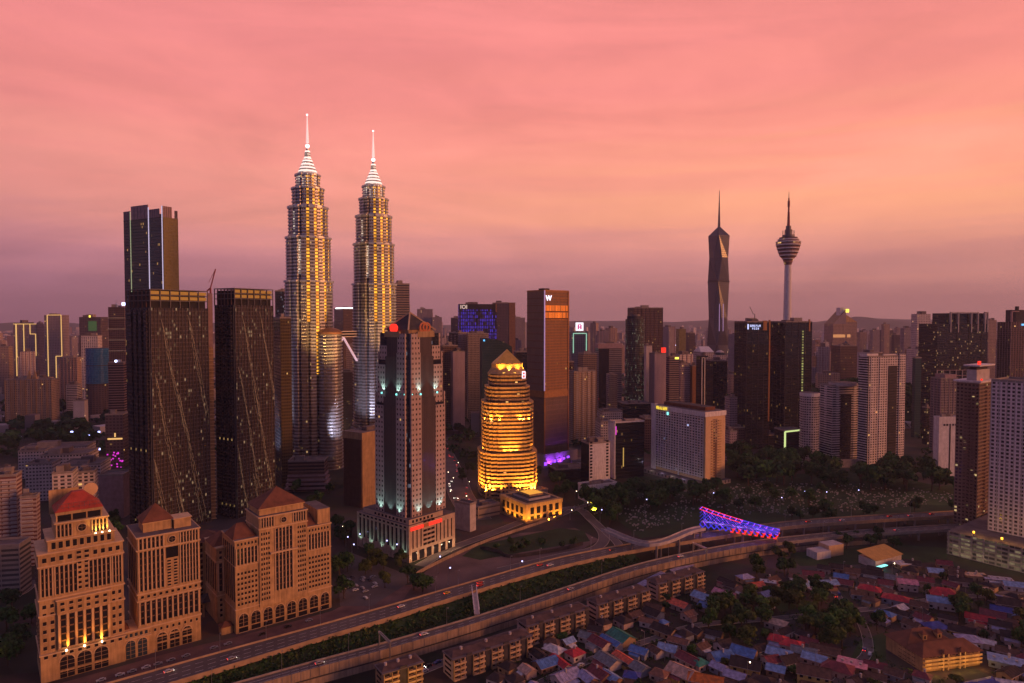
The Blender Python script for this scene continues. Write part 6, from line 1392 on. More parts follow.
f = bld('apartment_tower', 'brown condominium tower with white rooftop house and a red sign, right of the white slab', 'apartment tower', 955, 978, 993, 383, 585, 36, 'f_brown2', pyc=450, balc=((.45, .85), (.22, .5), 'brownband'), par='white', plant=False)
b = MB(); z = f.zt; b.box(-2, f.wr + 3, -2, f.wl + 2, z + .4, z + 1.6, 'white'); b.box(2, f.wr - 3, 3, f.wl * .6, z + 1.6, z + 11, 'white_dull', 'roof_grey'); b.box(-.5, f.wr, 0, f.wl * .7, z + 14, z + 15.2, 'white'); b.box(4, f.wr - 6, 4, f.wl * .5, z + 11, z + 14, 'roof_dark'); b.build('rooftop_house', f.root)
b = MB(); b.box(3, 8, 2, 3, z + 15.4, z + 18.5, 'e_red'); b.build('sign', f.root); b = MB(); b.cyl(2, -.8, .8, z + 2, z + 3.6, 'e_red', n=8); b.build('beacon', f.root)
f = bld('apartment_tower', 'white gridded condominium tower at the right edge, on the lit parking podium', 'apartment tower', 990, 1075, 1090, 386, 504, 36, 'f_whitegrid', pyc=450, slab=(3.1, .35, 'white'), fin=(5.2, .4, 'white_dull'))

g = Fr(947, 545, 36, 'parking_podium', 'wide parking podium with dim yellow-lit decks, under the condominium towers', 'parking garage', py=545)
z = g.z(947, 531, 0); b = MB(); b.box(0, 90, -92, 0, 0, z, 'f_parking_lit', 'roof_grey'); b.build('wall', g.root)
b = MB()
for k in range(int(z / 3.2) + 1): b.box(-.5, 0, -92, 0, k * 3.2 - .2, k * 3.2 + .7, 'concrete'); b.box(0, 90, -92.5, -92, k * 3.2 - .2, k * 3.2 + .7, 'concrete')
for i in range(12): b.box(-.7, 0, -92 + i * 8.2, -91 + i * 8.2, 0, z + .6, 'concrete')
b.build('deck_edges', g.root)
for i in range(4):
    q = MB(); q.cyl(2, -18 - i * 19, .8, z + 2.5, z + 4, 'e_amberlamp', n=8); q.beam((2, -18 - i * 19, z), (2, -18 - i * 19, z + 2.5), .25, 'steel_dark'); q.build('roof_lamp', g.root); point((2, -18 - i * 19, z + 5), 2500, (1, .5, .08), .5, g.root)
for i in range(9): point((-6, -6 - i * 10, 4), 350, (1, .75, .4), .4, g.root)
for d in (20, 50, 80): c = g.C + g.dx * 30 - g.dy * d; mark(c.x, c.y, 34)
# --- low blocks between bank podium and gold annexe
f = bld('office_block', 'plain pale block at the right end of the bank podium', 'building', 455, 470, 476, 505, 600, 52, 'white_dull', plant=False, pyc=530)
f = bld('exhibition_hall', 'long low cream hall with window band, between bank podium and yellow annexe', 'hall', 469, 478, 500, 508, 640, 36, 'f_lowhall', plant=True, pyc=520)
for o in f.root.children: 
    if o.name.startswith('wall'): o.data.materials[0] = M['f_lowhall']
bld('canopy_building', 'low grey flat roof left of the yellow annexe', 'building', 500, 506, 548, 497, 700, 34, 'concrete', plant=True, pyc=500)
p = gnd(490, 528); b = MB(); b.cyl(0, 0, 9, 0, .4, 'bluepool', n=20); 
mat('flatwall', (.42, .30, .25), .85); mat('flatparapet', (.48, .33, .20), .8, noise=.25); mat('roofbrown', (.085, .05, .045), .9, noise=.35, nscale=.3)
TIN = dict(rust=(.17, .07, .04), blue=(.07, .15, .36), lightblue=(.20, .28, .44), lilac=(.28, .25, .38), pale=(.48, .43, .43), red=(.38, .02, .03), maroon=(.15, .022, .03), dark=(.035, .022, .022), brown=(.10, .05, .035),
           green=(.02, .17, .12), orange=(.45, .12, .015), tan=(.46, .28, .20), pink=(.52, .20, .25), grey=(.15, .15, .16), navy=(.03, .045, .24), coral=(.62, .11, .05))
for k, c in TIN.items(): mat('tin_' + k, c, .55 if k not in ('dark', 'brown') else .85, noise=.42, nscale=.5, spec=.35)
for k, c in (('a', (.42, .31, .28)), ('b', (.36, .24, .14)), ('c', (.50, .42, .40)), ('d', (.30, .17, .10)), ('e', (.48, .33, .10)), ('f', (.22, .24, .30))): mat('hw_' + k, c, .85, noise=.22, nscale=.4)
mat('tin_yellow', (.45, .24, .05), .6)
# ================================================================ the red and blue lattice footbridge and its approach
def lattice_bridge():
    zb = 17.0
    A_ = gnd(701, 521, zb); B_ = gnd(779, 532.5, zb)
    d = (B_ - A_); L = d.length; rz = math.atan2(d.y, d.x)
    t = empty('footbridge', (A_.x, A_.y, 0), rz, 'curved footbridge lit in blue and red diamond lattice crossing the highway', 'footbridge')
    zt0 = (at(701, 508, A_.y).z - zb); zt1 = 1.6; zdrop = 0
    n = 13
    b = MB(); b.box(0, L, -2.5, 2.5, zb - 1, zb, 'concrete'); b.build('deck', t)
    b = MB()
    for x in (1.5, 6, L * .55, L - 2): b.cyl(x, 0, 1.0, 0, zb - 1, 'concrete', n=10)
    b.build('column', t)
    bl, rd = MB(), MB()
    H_ = lambda u: zt1 + (zt0 - zt1) * (1 - u) ** 1.5
    for side, y in ((1, -4), (-1, 4)):
        for i in range(n):
            u0, u1, um = i / n, (i + 1) / n, (i + .5) / n; lo = zb - 1.5
            top0, top1, topm = zb + H_(u0), zb + H_(u1), zb + H_(um)
            dip = -5.5 if i > 4 else 0
            for k in range(4):
                f0 = k / 4; za = lo + (top0 - lo) * f0; zc = lo + (topm - lo) * (f0 + .25)
                bl.beam((u0 * L, y, za), (um * L, y * .9, zc), .3, 'e_blue'); bl.beam((u1 * L, y, lo + (top1 - lo) * f0), (um * L, y * .9, zc), .3, 'e_blue' if (i + k) % 3 else 'e_violet')
            bl.beam((u0 * L, y, lo), (um * L, y, lo - 2.6), .7, 'e_blue'); bl.beam((u1 * L, y, lo), (um * L, y, lo - 2.6), .7, 'e_blue' if i < 5 else 'e_red')
            rd.beam((u0 * L, y, top0), (u1 * L, y, top1), .5, 'e_red' if i < 7 else 'e_blue')
            if i > 4: rd.beam((um * L - 1.2, y, lo - 2.6), (um * L + 1.2, y, lo - 2.6), 1.0, 'e_red')
            rd.beam((u0 * L, y, top0), (u0 * L, -y, top0), .4, 'e_violet')
    bl.build('lattice', t); rd.build('edge_light', t)
    P = catmull([gnd(x, y, zb - 1) for x, y in [(604, 529), (649, 544), (690, 531), (703, 528)]], 6)
    t2 = empty('walkway', P[0], 0, 'raised pale approach walkway on columns, left of the lit footbridge', 'walkway'); o_ = P[0]
    Q = [p - o_ for p in P]; A, B = [], []
    for i, p in enumerate(Q):
        e = (Q[min(i+1, len(Q)-1)] - Q[max(i-1, 0)]); e.normalize(); nn = Vector((-e.y, e.x, 0)) * 3; A.append(p + nn); B.append(p - nn)
    b = MB(); band(b, A, B, 'concrete', 0, True); band(b, A, B, 'concrete', -1.2); wallstrip(b, A, -1.2, 1.2, .3, 'white_dull'); wallstrip(b, B, -1.2, 1.2, .3, 'white_dull', -1); b.build('deck', t2)
    for i in range(4, len(Q), 3):
        b = MB(); b.cyl(Q[i].x, Q[i].y, .9, -(zb - 1), -1.2, 'concrete', n=8); b.build('column', t2)
    for x in (5, 15, 30, 45): 
        c = A_ + d.normalized() * x; point((c.x, c.y - 3, zb + 3), 3000, (.2, .15, 1), .6)
lattice_bridge()
# sign gantries over the lower road
def gantry(px, py, label):
    p = gnd(px, py, LZ); i = min(range(len(LF)), key=lambda i: abs(LF[i].x - p.x)); a, c = LF[i], LN[i]
    d = (LF[min(i+1, len(LF)-1)] - LF[i]).normalized(); n = Vector((-d.y, d.x, 0)); w = 15
    t = empty('sign_gantry', a, math.atan2(-n.y, -n.x), label, 'sign gantry')
    b = MB(); b.beam((0, 0, -1), (0, 0, 8), .7, 'steel'); b.beam((w, 0, -1), (w, 0, 8), .7, 'steel'); b.build('post', t)
    b = MB(); b.beam((0, -.6, 7.5), (w, -.6, 7.5), .4, 'steel'); b.beam((0, .6, 7.5), (w, .6, 7.5), .4, 'steel'); b.beam((0, 0, 6.5), (w, 0, 6.5), .4, 'steel')
    for i in range(10): b.beam((w * i / 10, -.6, 7.5), (w * (i + 1) / 10, .6, 7.5), .25, 'steel')
    b.build('truss', t)
gantry(372, 655, 'steel sign gantry over the lower road beside the sound wall'); gantry(692, 560, 'steel sign gantry over the lower road below the approach walkway')
# foot bridge between the two roads
a = gnd(474, 589, UZ); c = gnd(477, 615, LZ)
t = empty('footbridge', (a + c) / 2, math.atan2((c - a).y, (c - a).x), 'narrow pale steel footbridge crossing the river between the two roads', 'footbridge'); h = (c - a).length / 2
b = MB(); b.box(-h, h, -1.5, 1.5, -.8, 0, 'white_dull'); b.build('deck', t)
b = MB()
for y in (-1.5, 1.5):
    b.beam((-h, y, 3), (h, y, 3), .35, 'white'); b.beam((-h, y, .4), (h, y, .4), .35, 'white')
    for i in range(10): b.beam((-h + 2 * h * i / 10, y, .2 if i % 2 else 3), (-h + 2 * h * (i + 1) / 10, y, 3 if i % 2 else .2), .25, 'white')
b.build('truss', t)
# tower crane on the tall skyline left
p = at(211, 290, 900); t = empty('tower_crane', (p.x, 700, 0), 0, 'thin lattice crane rising behind the left dark apartment tower', 'crane'); p = at(210.5, 290, 700); t.location.x = p.x
z0 = 0; zt = at(210, 288, 700).z; ja = at(215.5, 269, 700)
b = MB(); b.beam((0, 0, z0), (0, 0, zt), 1.4, 'mastred'); b.build('mast', t)
b = MB(); b.beam((0, 0, zt), (ja.x - t.location.x, 0, ja.z), .9, 'mastred'); b.beam((0, 0, zt), (-3.5, 0, zt - 3), 1.2, 'mastred'); b.beam((-1.5, 0, zt + 6), (ja.x - t.location.x - .5, 0, ja.z - 1), .35, 'mastred'); b.build('jib', t)

# ================================================================ walk-up flats, school, village houses
def flats(pxc, pyc, phi, L, D, floors, label, warm=False, lamp=False):
    p = gnd(pxc, pyc); t = empty('walk_up_flats', p, R(phi), label, 'flats', 'walk-up flats along the sound wall')
    h = floors * 2.75; b = MB(); b.box(0, L, 0, D, 0, h, 'cream_dark' if warm else 'flatwall', 'roof_dark'); b.build('wall', t)
    b = MB(); b.prism([(-.6, -.8), (L + .6, -.8), (L + .6, D + .6), (-.6, D + .6)], h, h + .5, 'roof_grey', 'roof_grey', bottom=True); b.hip(0, L, 1, D, h + .5, h + 2, 'roofbrown', L - 6); b.build('roof', t)
    w = Wins(t); n = int(L / 3.8)
    rr = random.Random(pxc)
    for i in range(n):
        for k in range(floors):
            w.add(L * i / n + .8, L * (i + 1) / n - .8, k * 2.75 + 1.0, k * 2.75 + 2.4)
    for k in range(floors): w.addy(2, D - 2, k * 2.75 + 1.1, k * 2.75 + 2.2)
    w.done(40)
    for i in range(n):
        if i % 3 == 2: 
            s = MB(); s.box(L * i / n + .3, L * (i + 1) / n - .3, -.5, 0, 0, h + 1.5, 'roof_dark'); s.build('stair_bay', t); continue
        s = MB()
        for k in range(floors):
            s.box(L * i / n + .2, L * (i + 1) / n - .2, -1.5, 0, k * 2.75 - .12, k * 2.75 + .1, 'cream'); s.box(L * i / n + .2, L * (i + 1) / n - .2, -1.5, -1.35, k * 2.75, k * 2.75 + .95, 'flatparapet')
        s.box(L * i / n + .05, L * i / n + .3, -1.5, 0, 0, h, 'cream'); s.build('balcony_stack', t)
    for k in range(3): 
        s = MB(); x = L * (k + .5) / 3.2; s.cyl(x, D * .5, .8, h + 1, h + 3, 'white_dull', n=10); s.build('water_tank', t)
    c = p + Vector((math.cos(R(phi)), math.sin(R(phi)), 0)) * L / 2; 
    for q in (.15, .5, .85):
        c = p + Vector((math.cos(R(phi)), math.sin(R(phi)), 0)) * L * q + Vector((-math.sin(R(phi)), math.cos(R(phi)), 0)) * D / 2; mark(c.x, c.y, max(D, L / 4) * .62)
flats(598, 623, 33, 44, 11, 4, 'pale four-storey flats with lit balconies, third block of the row along the sound wall')
flats(527.5, 646, 33, 46, 11, 4, 'pale four-storey flats, second block of the row, nearest the middle of the wall')
flats(453, 681, 33, 50, 11, 4, 'pale four-storey flats, nearest white-walled block below the steel footbridge')
flats(658, 601, 32, 44, 11, 4, 'pale four-storey flats, farthest block of the row by the wall')
flats(383, 696, 33, 22, 10, 4, 'yellow-lit four-storey flats at the bottom edge, nearest block of the row', True)
c = gnd(388, 698); point((c.x + 6, c.y - 5, 6), 1500, (1, .5, .05), .6); point((c.x + 16, c.y + 1, 6), 1500, (1, .5, .05), .6)
# long pale lean-to roofs behind the flats
for i, ((xa, ya), (xb, yb), lb) in enumerate((((455, 660), (500, 645), 'pale metal lean-to roof behind the nearest flats block'), ((560, 624), (632, 596), 'long lilac metal roof between the sound wall and the second flats block'), ((640, 590), (664, 577), 'short pale metal roof by the wall beside the third flats block'), ((672, 576), (692, 568), 'lilac metal roof by the wall behind the farthest flats block'))):
    a, c = gnd(xa, ya), gnd(xb, yb); d = c - a; t = empty('shed', a, math.atan2(d.y, d.x), lb, 'shed'); L = d.length; b = MB(); b.face([(0, -2.6, 3), (L, -2.6, 3), (L, 2.6, 3.9), (0, 2.6, 3.9)], 'tin_lilac'); b.face([(0, 2.6, 3.8), (L, 2.6, 3.8), (L, -2.6, 2.9), (0, -2.6, 2.9)], 'tin_lilac'); b.build('roof', t)
    b = MB(); n = int(L / 5) + 1
    for i in range(n + 1):
        for y, h in ((-2.3, 2.95), (2.3, 3.8)): b.box(L * i / n - .1 if i else 0, L * i / n + .1, y - .1, y + .1, 0, h, 'steel_dark')
    b.box(0, L, 2.2, 2.3, 0, 3.6, 'white_dull'); b.build('frame', t)
COLN = dict(rust='rust-brown', blue='blue', lightblue='pale blue', lilac='lilac', pale='pale grey', red='red', maroon='maroon', dark='black-brown', brown='brown', green='green', orange='orange', tan='cream', pink='pink', grey='grey', navy='navy blue', coral='coral red')
HOUSES = []
def house(px, py, col, w=9, l=14, rz=33, kind='gable', wall=None, z=3.6, rs=None):
    rr = random.Random(int(px * 31 + py * 17)); p = gnd(px, py + 1.5)
    t = empty('house', p, R(rz + rr.uniform(-4, 4)), None, 'house'); wall = wall or 'hw_' + rr.choice('aabbccdf'); k = 'tin_' + col
    h = z; b = MB(); b.box(-l / 2, l / 2, -w / 2, w / 2, 0, h, wall, k)
    rh = w * .24
    if kind == 'gable':
        for s in (-1, 1): 
            x = s * l / 2; q = [(x, -w/2, h), (x, w/2, h), (x, 0, h + rh)]; b.face(q if s > 0 else list(reversed(q)), wall)
    b.build('wall', t)
    r = MB(); o = .55
    if kind == 'gable':
        x0, x1 = -l/2 - o, l/2 + o; e = rh * (w / 2 + o) / (w / 2)
        for s in (-1, 1):
            A_, B_, C_, D_ = (x0, s*(w/2+o), h + rh - e), (x1, s*(w/2+o), h + rh - e), (x1, 0, h + rh + .05), (x0, 0, h + rh + .05)
            r.face([A_, B_, C_, D_] if s < 0 else [B_, A_, D_, C_], k); r.face([(v[0], v[1], v[2] - .18) for v in ([B_, A_, D_, C_] if s < 0 else [A_, B_, C_, D_])], k)
            r.beam((x0, s*(w/2+o), h+rh-e-.09), (x1, s*(w/2+o), h+rh-e-.09), .16, 'hw_c')
        n = int(l / 1.0)
        for i in range(0, n + 1, 2):
            x = x0 + (x1 - x0) * i / n
            for s in (-1, 1): r.beam((x, s*(w/2+o), h+rh-e+.05), (x, 0, h+rh+.1), .12, k)
        r.beam((x0, 0, h + rh + .1), (x1, 0, h + rh + .1), .28, k)
    elif kind == 'flat':
        r.box(-l/2-o, l/2+o, -w/2-o, w/2+o, h+.01, h+.35, k)
        for i in range(3): r.box(-l/2 + l*(i+.4)/3.2, -l/2 + l*(i+.4)/3.2+1.2, -1, .4, h+.35, h+1.2, 'white_dull')
    else:
        r.hip(-l/2, l/2, -w/2, w/2, h + .01, h + rh * 1.1, k, l * .4, over=o)
    r.build('roof', t)
    # windows and a door on the two sides that face the lane
    wi = MB(); 
    f = Wins(t); n = max(2, int(l / 4))
    for i in range(n):
        x = -l/2 + l * (i + .5) / n
        if i != 1: f.add(x - .8, x + .8, 1.1, 2.3, -w/2)
        if z > 5: f.add(x - .8, x + .8, 4.2, 5.5, -w/2)
    f.addy(-.9, .9, 1.1, 2.3, -l/2); f.done()
    d = MB(); x = -l/2 + l * 1.5 / n; d.box(x - .5, x + .5, -w/2 - .08, -w/2 + .02, 0, 2.1, 'tin_brown'); d.build('door', t)
    if rr.random() < .45:                                  # lean-to extension at the back or side
        e = MB(); ex = rr.uniform(2.2, 3.6); c2 = 'tin_' + rr.choice(['grey', 'dark', 'brown', 'lilac', 'maroon', 'pale', col]); yy = -w/2 - ex
        e.face([(-l/2 * .8, yy, 2.3), (l/2 * .5, yy, 2.3), (l/2 * .5, -w/2 - .1, 3.0), (-l/2 * .8, -w/2 - .1, 3.0)], c2); e.box(-l/2 * .8 + .2, l/2 * .5 - .2, yy + .2, -w/2 - .1, 0, 2.2, wall, wall); e.build('lean_to', t)
    if rr.random() < .3:
        e = MB(); e.cyl(rr.uniform(-2, 2), rr.uniform(-1, 1), .6, h + rh * .6, h + rh + 1.5, 'white_dull', n=10); e.build('water_tank', t)
    HOUSES.append((px, py, col, kind, t)); mark(p.x, p.y, math.hypot(l, w) * .40)
mark(*gnd(930, 655)[:2], 27); c = gnd(905, 645); mark(c.x, c.y, 14)
for a in [(568,645,'lightblue',6,7,33,'gable'),(575,657,'red',8,9,33,'hip'),(546,667,'blue',9,12,33),(560,666,'red',5,14,-57),(566,680,'lilac',9,14,33),(588,682,'lilac',7,10,-57),(600,678,'maroon',9,12,-57),(611,681,'lightblue',6,11,-57),
          (611,645,'blue',5,14,-57),(621,640,'green',10,14,-57),(600,646,'maroon',8,12,-57),(608,664,'grey',9,13,-57,'gable','hw_c'),(627,664,'coral',5,18,-57,'gable','hw_e'),(640,672,'grey',8,8,-57),(632,680,'navy',7,8,-20,'hip','hw_c'),
          (682,676,'tan',11,14,-50,'gable','hw_e'),(689,663,'maroon',8,13,-57),(699,667,'green',7,8,33,'hip'),(706,684,'orange',9,17,-25),(679,607,'coral',8,13,-50,'gable','hw_a'),(663,626,'blue',5,5,33,'hip'),(653,616,'dark',9,11,-50),(664,633,'dark',9,14,-50),
          (703,600,'lightblue',9,13,-50,'gable','hw_c'),(725,597,'pink',8,15,-50),(706,609,'blue',7,8,-50),(766,606,'lightblue',8,9,-50,'gable'),(776,626,'tan',8,12,-40,'hip'),(721,660,'blue',10,12,20,'gable','hw_a'),(744,656,'blue',10,13,-40,'gable','hw_b'),
          (778,643,'red',9,10,-30,'hip'),(792,648,'red',9,12,-30,'hip'),(780,657,'lightblue',9,13,-30),(771,664,'maroon',8,8,20),(804,655,'grey',8,13,-30),(815,662,'lightblue',8,12,-35),(746,668,'dark',11,15,-30,'gable','hw_e'),(719,671,'lilac',6,8,-50),
          (776,673,'lightblue',7,9,-30),(787,664,'dark',9,9,20),(814,681,'brown',11,16,-25,'gable','hw_e',6.2),(838,672,'maroon',11,15,-35,'hip'),(852,668,'pink',9,14,-35,'flat'),(825,654,'brown',9,15,-35),(828,586,'lightblue',8,12,10,'gable'),(846,586,'maroon',8,9,-30),
          (870,592,'red',9,14,-35,'hip'),(897,602,'red',9,17,-35,'hip'),(907,588,'pink',8,12,-15,'gable','hw_a',5.5),(943,596,'red',13,16,-20,'hip'),(941,606,'lightblue',9,16,-25,'gable','hw_c',5.0),(984,593,'tan',6,8,0,'flat'),(980,622,'red',8,15,-35),
          (993,618,'maroon',9,13,-35),(1001,613,'navy',7,11,-35),(962,634,'dark',9,13,-35,'gable','hw_e'),(935,630,'navy',10,13,10,'hip'),(968,643,'lilac',9,12,-20,'hip'),(1006,665,'lightblue',10,16,-30,'flat'),(986,646,'pale',5,9,-40),(1010,606,'dark',11,15,-25),
          (984,690,'navy',9,22,15,'hip'),(1010,690,'pale',9,12,-20),(955,697,'maroon',8,12,15,'hip'),(903,566,'pale',8,12,10,'flat'),(935,574,'lightblue',8,10,-20),(944,566,'maroon',8,10,-20),(912,566,'dark',9,11,-25),(960,583,'dark',8,14,-25),(975,578,'tan',7,14,-15,'flat'),
          (998,582,'lilac',7,17,-15,'flat'),(1015,588,'lightblue',8,14,-20),(872,576,'dark',9,14,-30),(852,574,'brown',8,10,-20),(813,577,'maroon',8,14,-20),(840,570,'dark',8,14,-20),(745,580,'lilac',8,10,20,'hip'),(757,588,'coral',7,9,20),(768,585,'pale',5,10,-20,'flat'),
          (1014,640,'dark',9,13,-30),(1000,628,'dark',8,11,-35),(885,586,'maroon',8,9,-20),(858,596,'brown',8,9,-20),(925,583,'maroon',8,10,-20)]:
    house(*a)
# the long cream hall with yellow roof and green lit canopy
f = Fr(869, 0, 0) if False else None
p = gnd(880, 562); t = empty('market_hall', p, R(28), 'cream hall with a yellow roof and a lit green canopy beside the village', 'hall'); b = MB(); b.box(-16, 16, -7, 7, 0, 6, 'hw_c', 'tin_tan'); b.build('wall', t); b = MB()
b.face([(-17, -8, 6), (17, -8, 6), (17, 8, 9.5), (-17, 8, 9.5)], 'tin_yellow'); b.face([(-17, 8, 9.3), (17, 8, 9.3), (17, -8, 5.8), (-17, -8, 5.8)], 'tin_yellow'); b.build('roof', t); b = MB(); b.box(-30, -10, -13, -10.5, 3, 3.5, 'e_teal'); 
for x in (-29, -20, -11): b.box(x, x + .3, -12, -11.7, 0, 3, 'steel_dark')
b.build('canopy', t); mark(p.x, p.y, 18)
p = gnd(826, 556); t = empty('service_building', p, R(20), 'white flat-roofed service building between the highway and the village trees', 'building'); b = MB(); b.box(-14, 0, -5, 6, 0, 6, 'white', 'white_dull'); b.box(0, 15, -3, 8, 0, 9, 'cream_light', 'white_dull'); b.build('wall', t); mark(p.x, p.y, 15)
# school
def school():
    f = Fr(923, 360, 12, 'school_building', 'four-storey cream school with brown hipped roof and yellow-lit balconies', 'school', py=650); r = f.root
    wr = f.sx(980, 0, 660); wl = f.sy(886, 0, 640); z = f.z(923, 657, 0)
    b = MB(); b.box(0, wr, 0, wl, 0, z, 'cream', 'roof_dark'); b.build('wall', r)
    b = MB(); b.hip(0, wr, 0, wl * .42, z, z + 5, 'tile_brown', wr * .7, over=1.2); b.hip(0, wr * .82, wl * .42, wl, z + .01, z + 6.2, 'tile_brown', 10, over=1.2); b.build('roof', r)
    for x in (wr * .36, wr * .62):
        b = MB(); b.box(x - 1.4, x + 1.4, wl * .48, wl * .6, z, z + 5, 'cream'); b.box(x - .5, x + .5, wl * .478, wl * .48, z + 2.6, z + 4.2, 'win'); b.hip(x - 1.9, x + 1.9, wl * .46, wl * .62, z + 5, z + 7, 'tile_brown', 0); b.build('dormer', r)
    for x in (wr * .33, wr * .62):
        b = MB(); b.box(x - .2, x + .35, -1.2, 0, 0, z + 1, 'cream_light'); b.box(x + 3, x + 3.5, -1.2, 0, 0, z + 1, 'cream_light'); b.hip(x - .6, x + 4, -1.8, 2, z + 1, z + 3, 'tile_brown', 0); b.build('stair_bay', r)
    b = MB()
    for k in range(1, 4): b.box(0, wr, -1.5, 0, k * z / 4 - .15, k * z / 4 + .1, 'cream_light'); b.box(0, wr, -1.5, -1.35, k * z / 4, k * z / 4 + .95, 'cream')
    b.build('balconies', r)
    w = Wins(r)
    for k in range(4):
        for i in range(14): w.add(1 + (wr - 2) * i / 14 + .3, 1 + (wr - 2) * (i + 1) / 14 - .3, k * z / 4 + 1.1, k * z / 4 + z / 4 - .7)
        for i in range(4): w.addy(5 + i * 3.2, 7.4 + i * 3.2, k * z / 4 + .9, k * z / 4 + z / 4 - 1)
    w.done()
    for k in range(3):
        for i in range(5): point((3 + (wr - 6) * i / 4, -5.0, k * z / 4 + 2.4), 220, (1, .52, .10), .6, r)
school()
# fill the rest of the village with dark-roofed houses
rr = random.Random(11)
poly = [(500, 668), (560, 640), (640, 612), (700, 590), (780, 572), (860, 566), (940, 568), (1024, 590), (1060, 640), (1060, 700), (860, 720), (480, 720)]
def inside(x, y, P):
    c = False; j = len(P) - 1
    for i in range(len(P)):
        if (P[i][1] > y) != (P[j][1] > y) and x < (P[j][0] - P[i][0]) * (y - P[i][1]) / (P[j][1] - P[i][1]) + P[i][0]: c = not c
        j = i
    return c
woods = [[(762, 600), (812, 588), (858, 612), (880, 630), (884, 650), (850, 662), (812, 640), (775, 622)], [(712, 612), (752, 596), (770, 616), (772, 645), (735, 648), (705, 632)], [(945, 606), (975, 595), (992, 606), (975, 628), (950, 628)], [(1000, 632), (1030, 620), (1040, 650), (1005, 652)], [(742, 560), (800, 552), (812, 566), (790, 580), (745, 582)]]
SP = ST4 + ST7 + ST8
n = 0
for _ in range(2600):
    x, y = rr.uniform(480, 1060), rr.uniform(560, 715)
    if not inside(x, y, poly) or any(inside(x, y, w) for w in woods): continue
    p = gnd(x, y)
    if not free(p.x, p.y, 4.6): continue
    if any((p.x - q.x) ** 2 + (p.y - q.y) ** 2 < 64 for q in SP): continue
    house(x, y, rr.choice(['dark'] * 9 + ['maroon'] * 4 + ['brown'] * 7 + ['grey', 'grey', 'grey', 'blue', 'lightblue', 'lilac', 'pale', 'red', 'tan', 'rust', 'rust']), rr.uniform(6, 8), rr.uniform(7.5, 11.5), rr.choice((33, -57, -40, -30)), rr.choice(('gable', 'gable', 'hip'))); n += 1
    if n >= 200: break
# labels: one per house, by roof colour and by its place from the left in its band of the village
rows = [(0, 585, 'far rows of the village'), (585, 612, 'upper rows of the village'), (612, 640, 'middle rows of the village'), (640, 665, 'lower rows of the village'), (665, 999, 'bottom rows of the village')]
cnt = {}
for px, py, col, kind, t in sorted(HOUSES, key=lambda h: h[0]):
    rw = next(r_[2] for r_ in rows if r_[0] <= py < r_[1]); k = (col, kind, rw); cnt[k] = cnt.get(k, 0) + 1
    t['label'] = f"{ordinal(cnt[k])} {COLN[col]} {dict(gable='gabled', hip='hipped', flat='flat')[kind]} roof house from left, {rw}"; t['group'] = 'village houses'
# ================================================================ vegetation
def leafmat(key, c1, c2):
    m = bpy.data.materials.new(key); m.use_nodes = True; N = m.node_tree.nodes; L = m.node_tree.links; b = N['Principled BSDF']; g = N.new('ShaderNodeNewGeometry'); r = N.new('ShaderNodeValToRGB')
    r.color_ramp.elements[0].color = (*c1, 1); r.color_ramp.elements[1].color = (*c2, 1); L.new(g.outputs['Random Per Island'], r.inputs[0])
    oi = N.new('ShaderNodeObjectInfo'); mr = N.new('ShaderNodeMapRange'); mr.inputs[3].default_value = .65; mr.inputs[4].default_value = 1.35; L.new(oi.outputs['Random'], mr.inputs[0]); vs = N.new('ShaderNodeVectorMath'); vs.operation = 'SCALE'; L.new(r.outputs[0], vs.inputs[0]); L.new(mr.outputs[0], vs.inputs['Scale'])
    L.new(vs.outputs[0], b.inputs['Base Color']); b.inputs['Roughness'].default_value = .75; b.inputs['Specular IOR Level'].default_value = .2; M[key] = m
leafmat('leaf', (.012, .036, .007), (.055, .115, .022)); leafmat('leaf_b', (.009, .030, .009), (.036, .085, .020)); leafmat('leaf_c', (.030, .044, .009), (.090, .105, .020))
def crown_mesh(seed, r=5.0, h=7.0, n=900, leaf=.55, key='leaf', lobes=7, z0=4.0):
    q = random.Random(seed); b = MB(); L_ = [(q.uniform(-.55, .55) * r, q.uniform(-.55, .55) * r, z0 + h * q.uniform(.25, .8), q.uniform(.38, .62) * r) for _ in range(lobes)]
    for _ in range(n):
        cx, cy_, cz, cr = q.choice(L_); a = q.uniform(0, 6.283); v = q.uniform(-.75, 1); rad = cr * (q.random() ** .28) * q.uniform(.85, 1.12); s = math.sqrt(max(0, 1 - v*v))
        p = Vector((cx + rad * s * math.cos(a), cy_ + rad * s * math.sin(a), cz + rad * v * .8)); sz = leaf * q.uniform(.6, 1.5)
        nrm = Vector((s * math.cos(a), s * math.sin(a), v + .3)) + Vector((q.uniform(-.8, .8), q.uniform(-.8, .8), q.uniform(-.8, .8))); nrm.normalize(); t1 = nrm.orthogonal().normalized() * sz; t2 = nrm.cross(t1)
        b.face([tuple(p + t1), tuple(p + t2), tuple(p - t1 * .9), tuple(p - t2 * .8)], key)
    return b, L_
TREES = []; PROT = {}
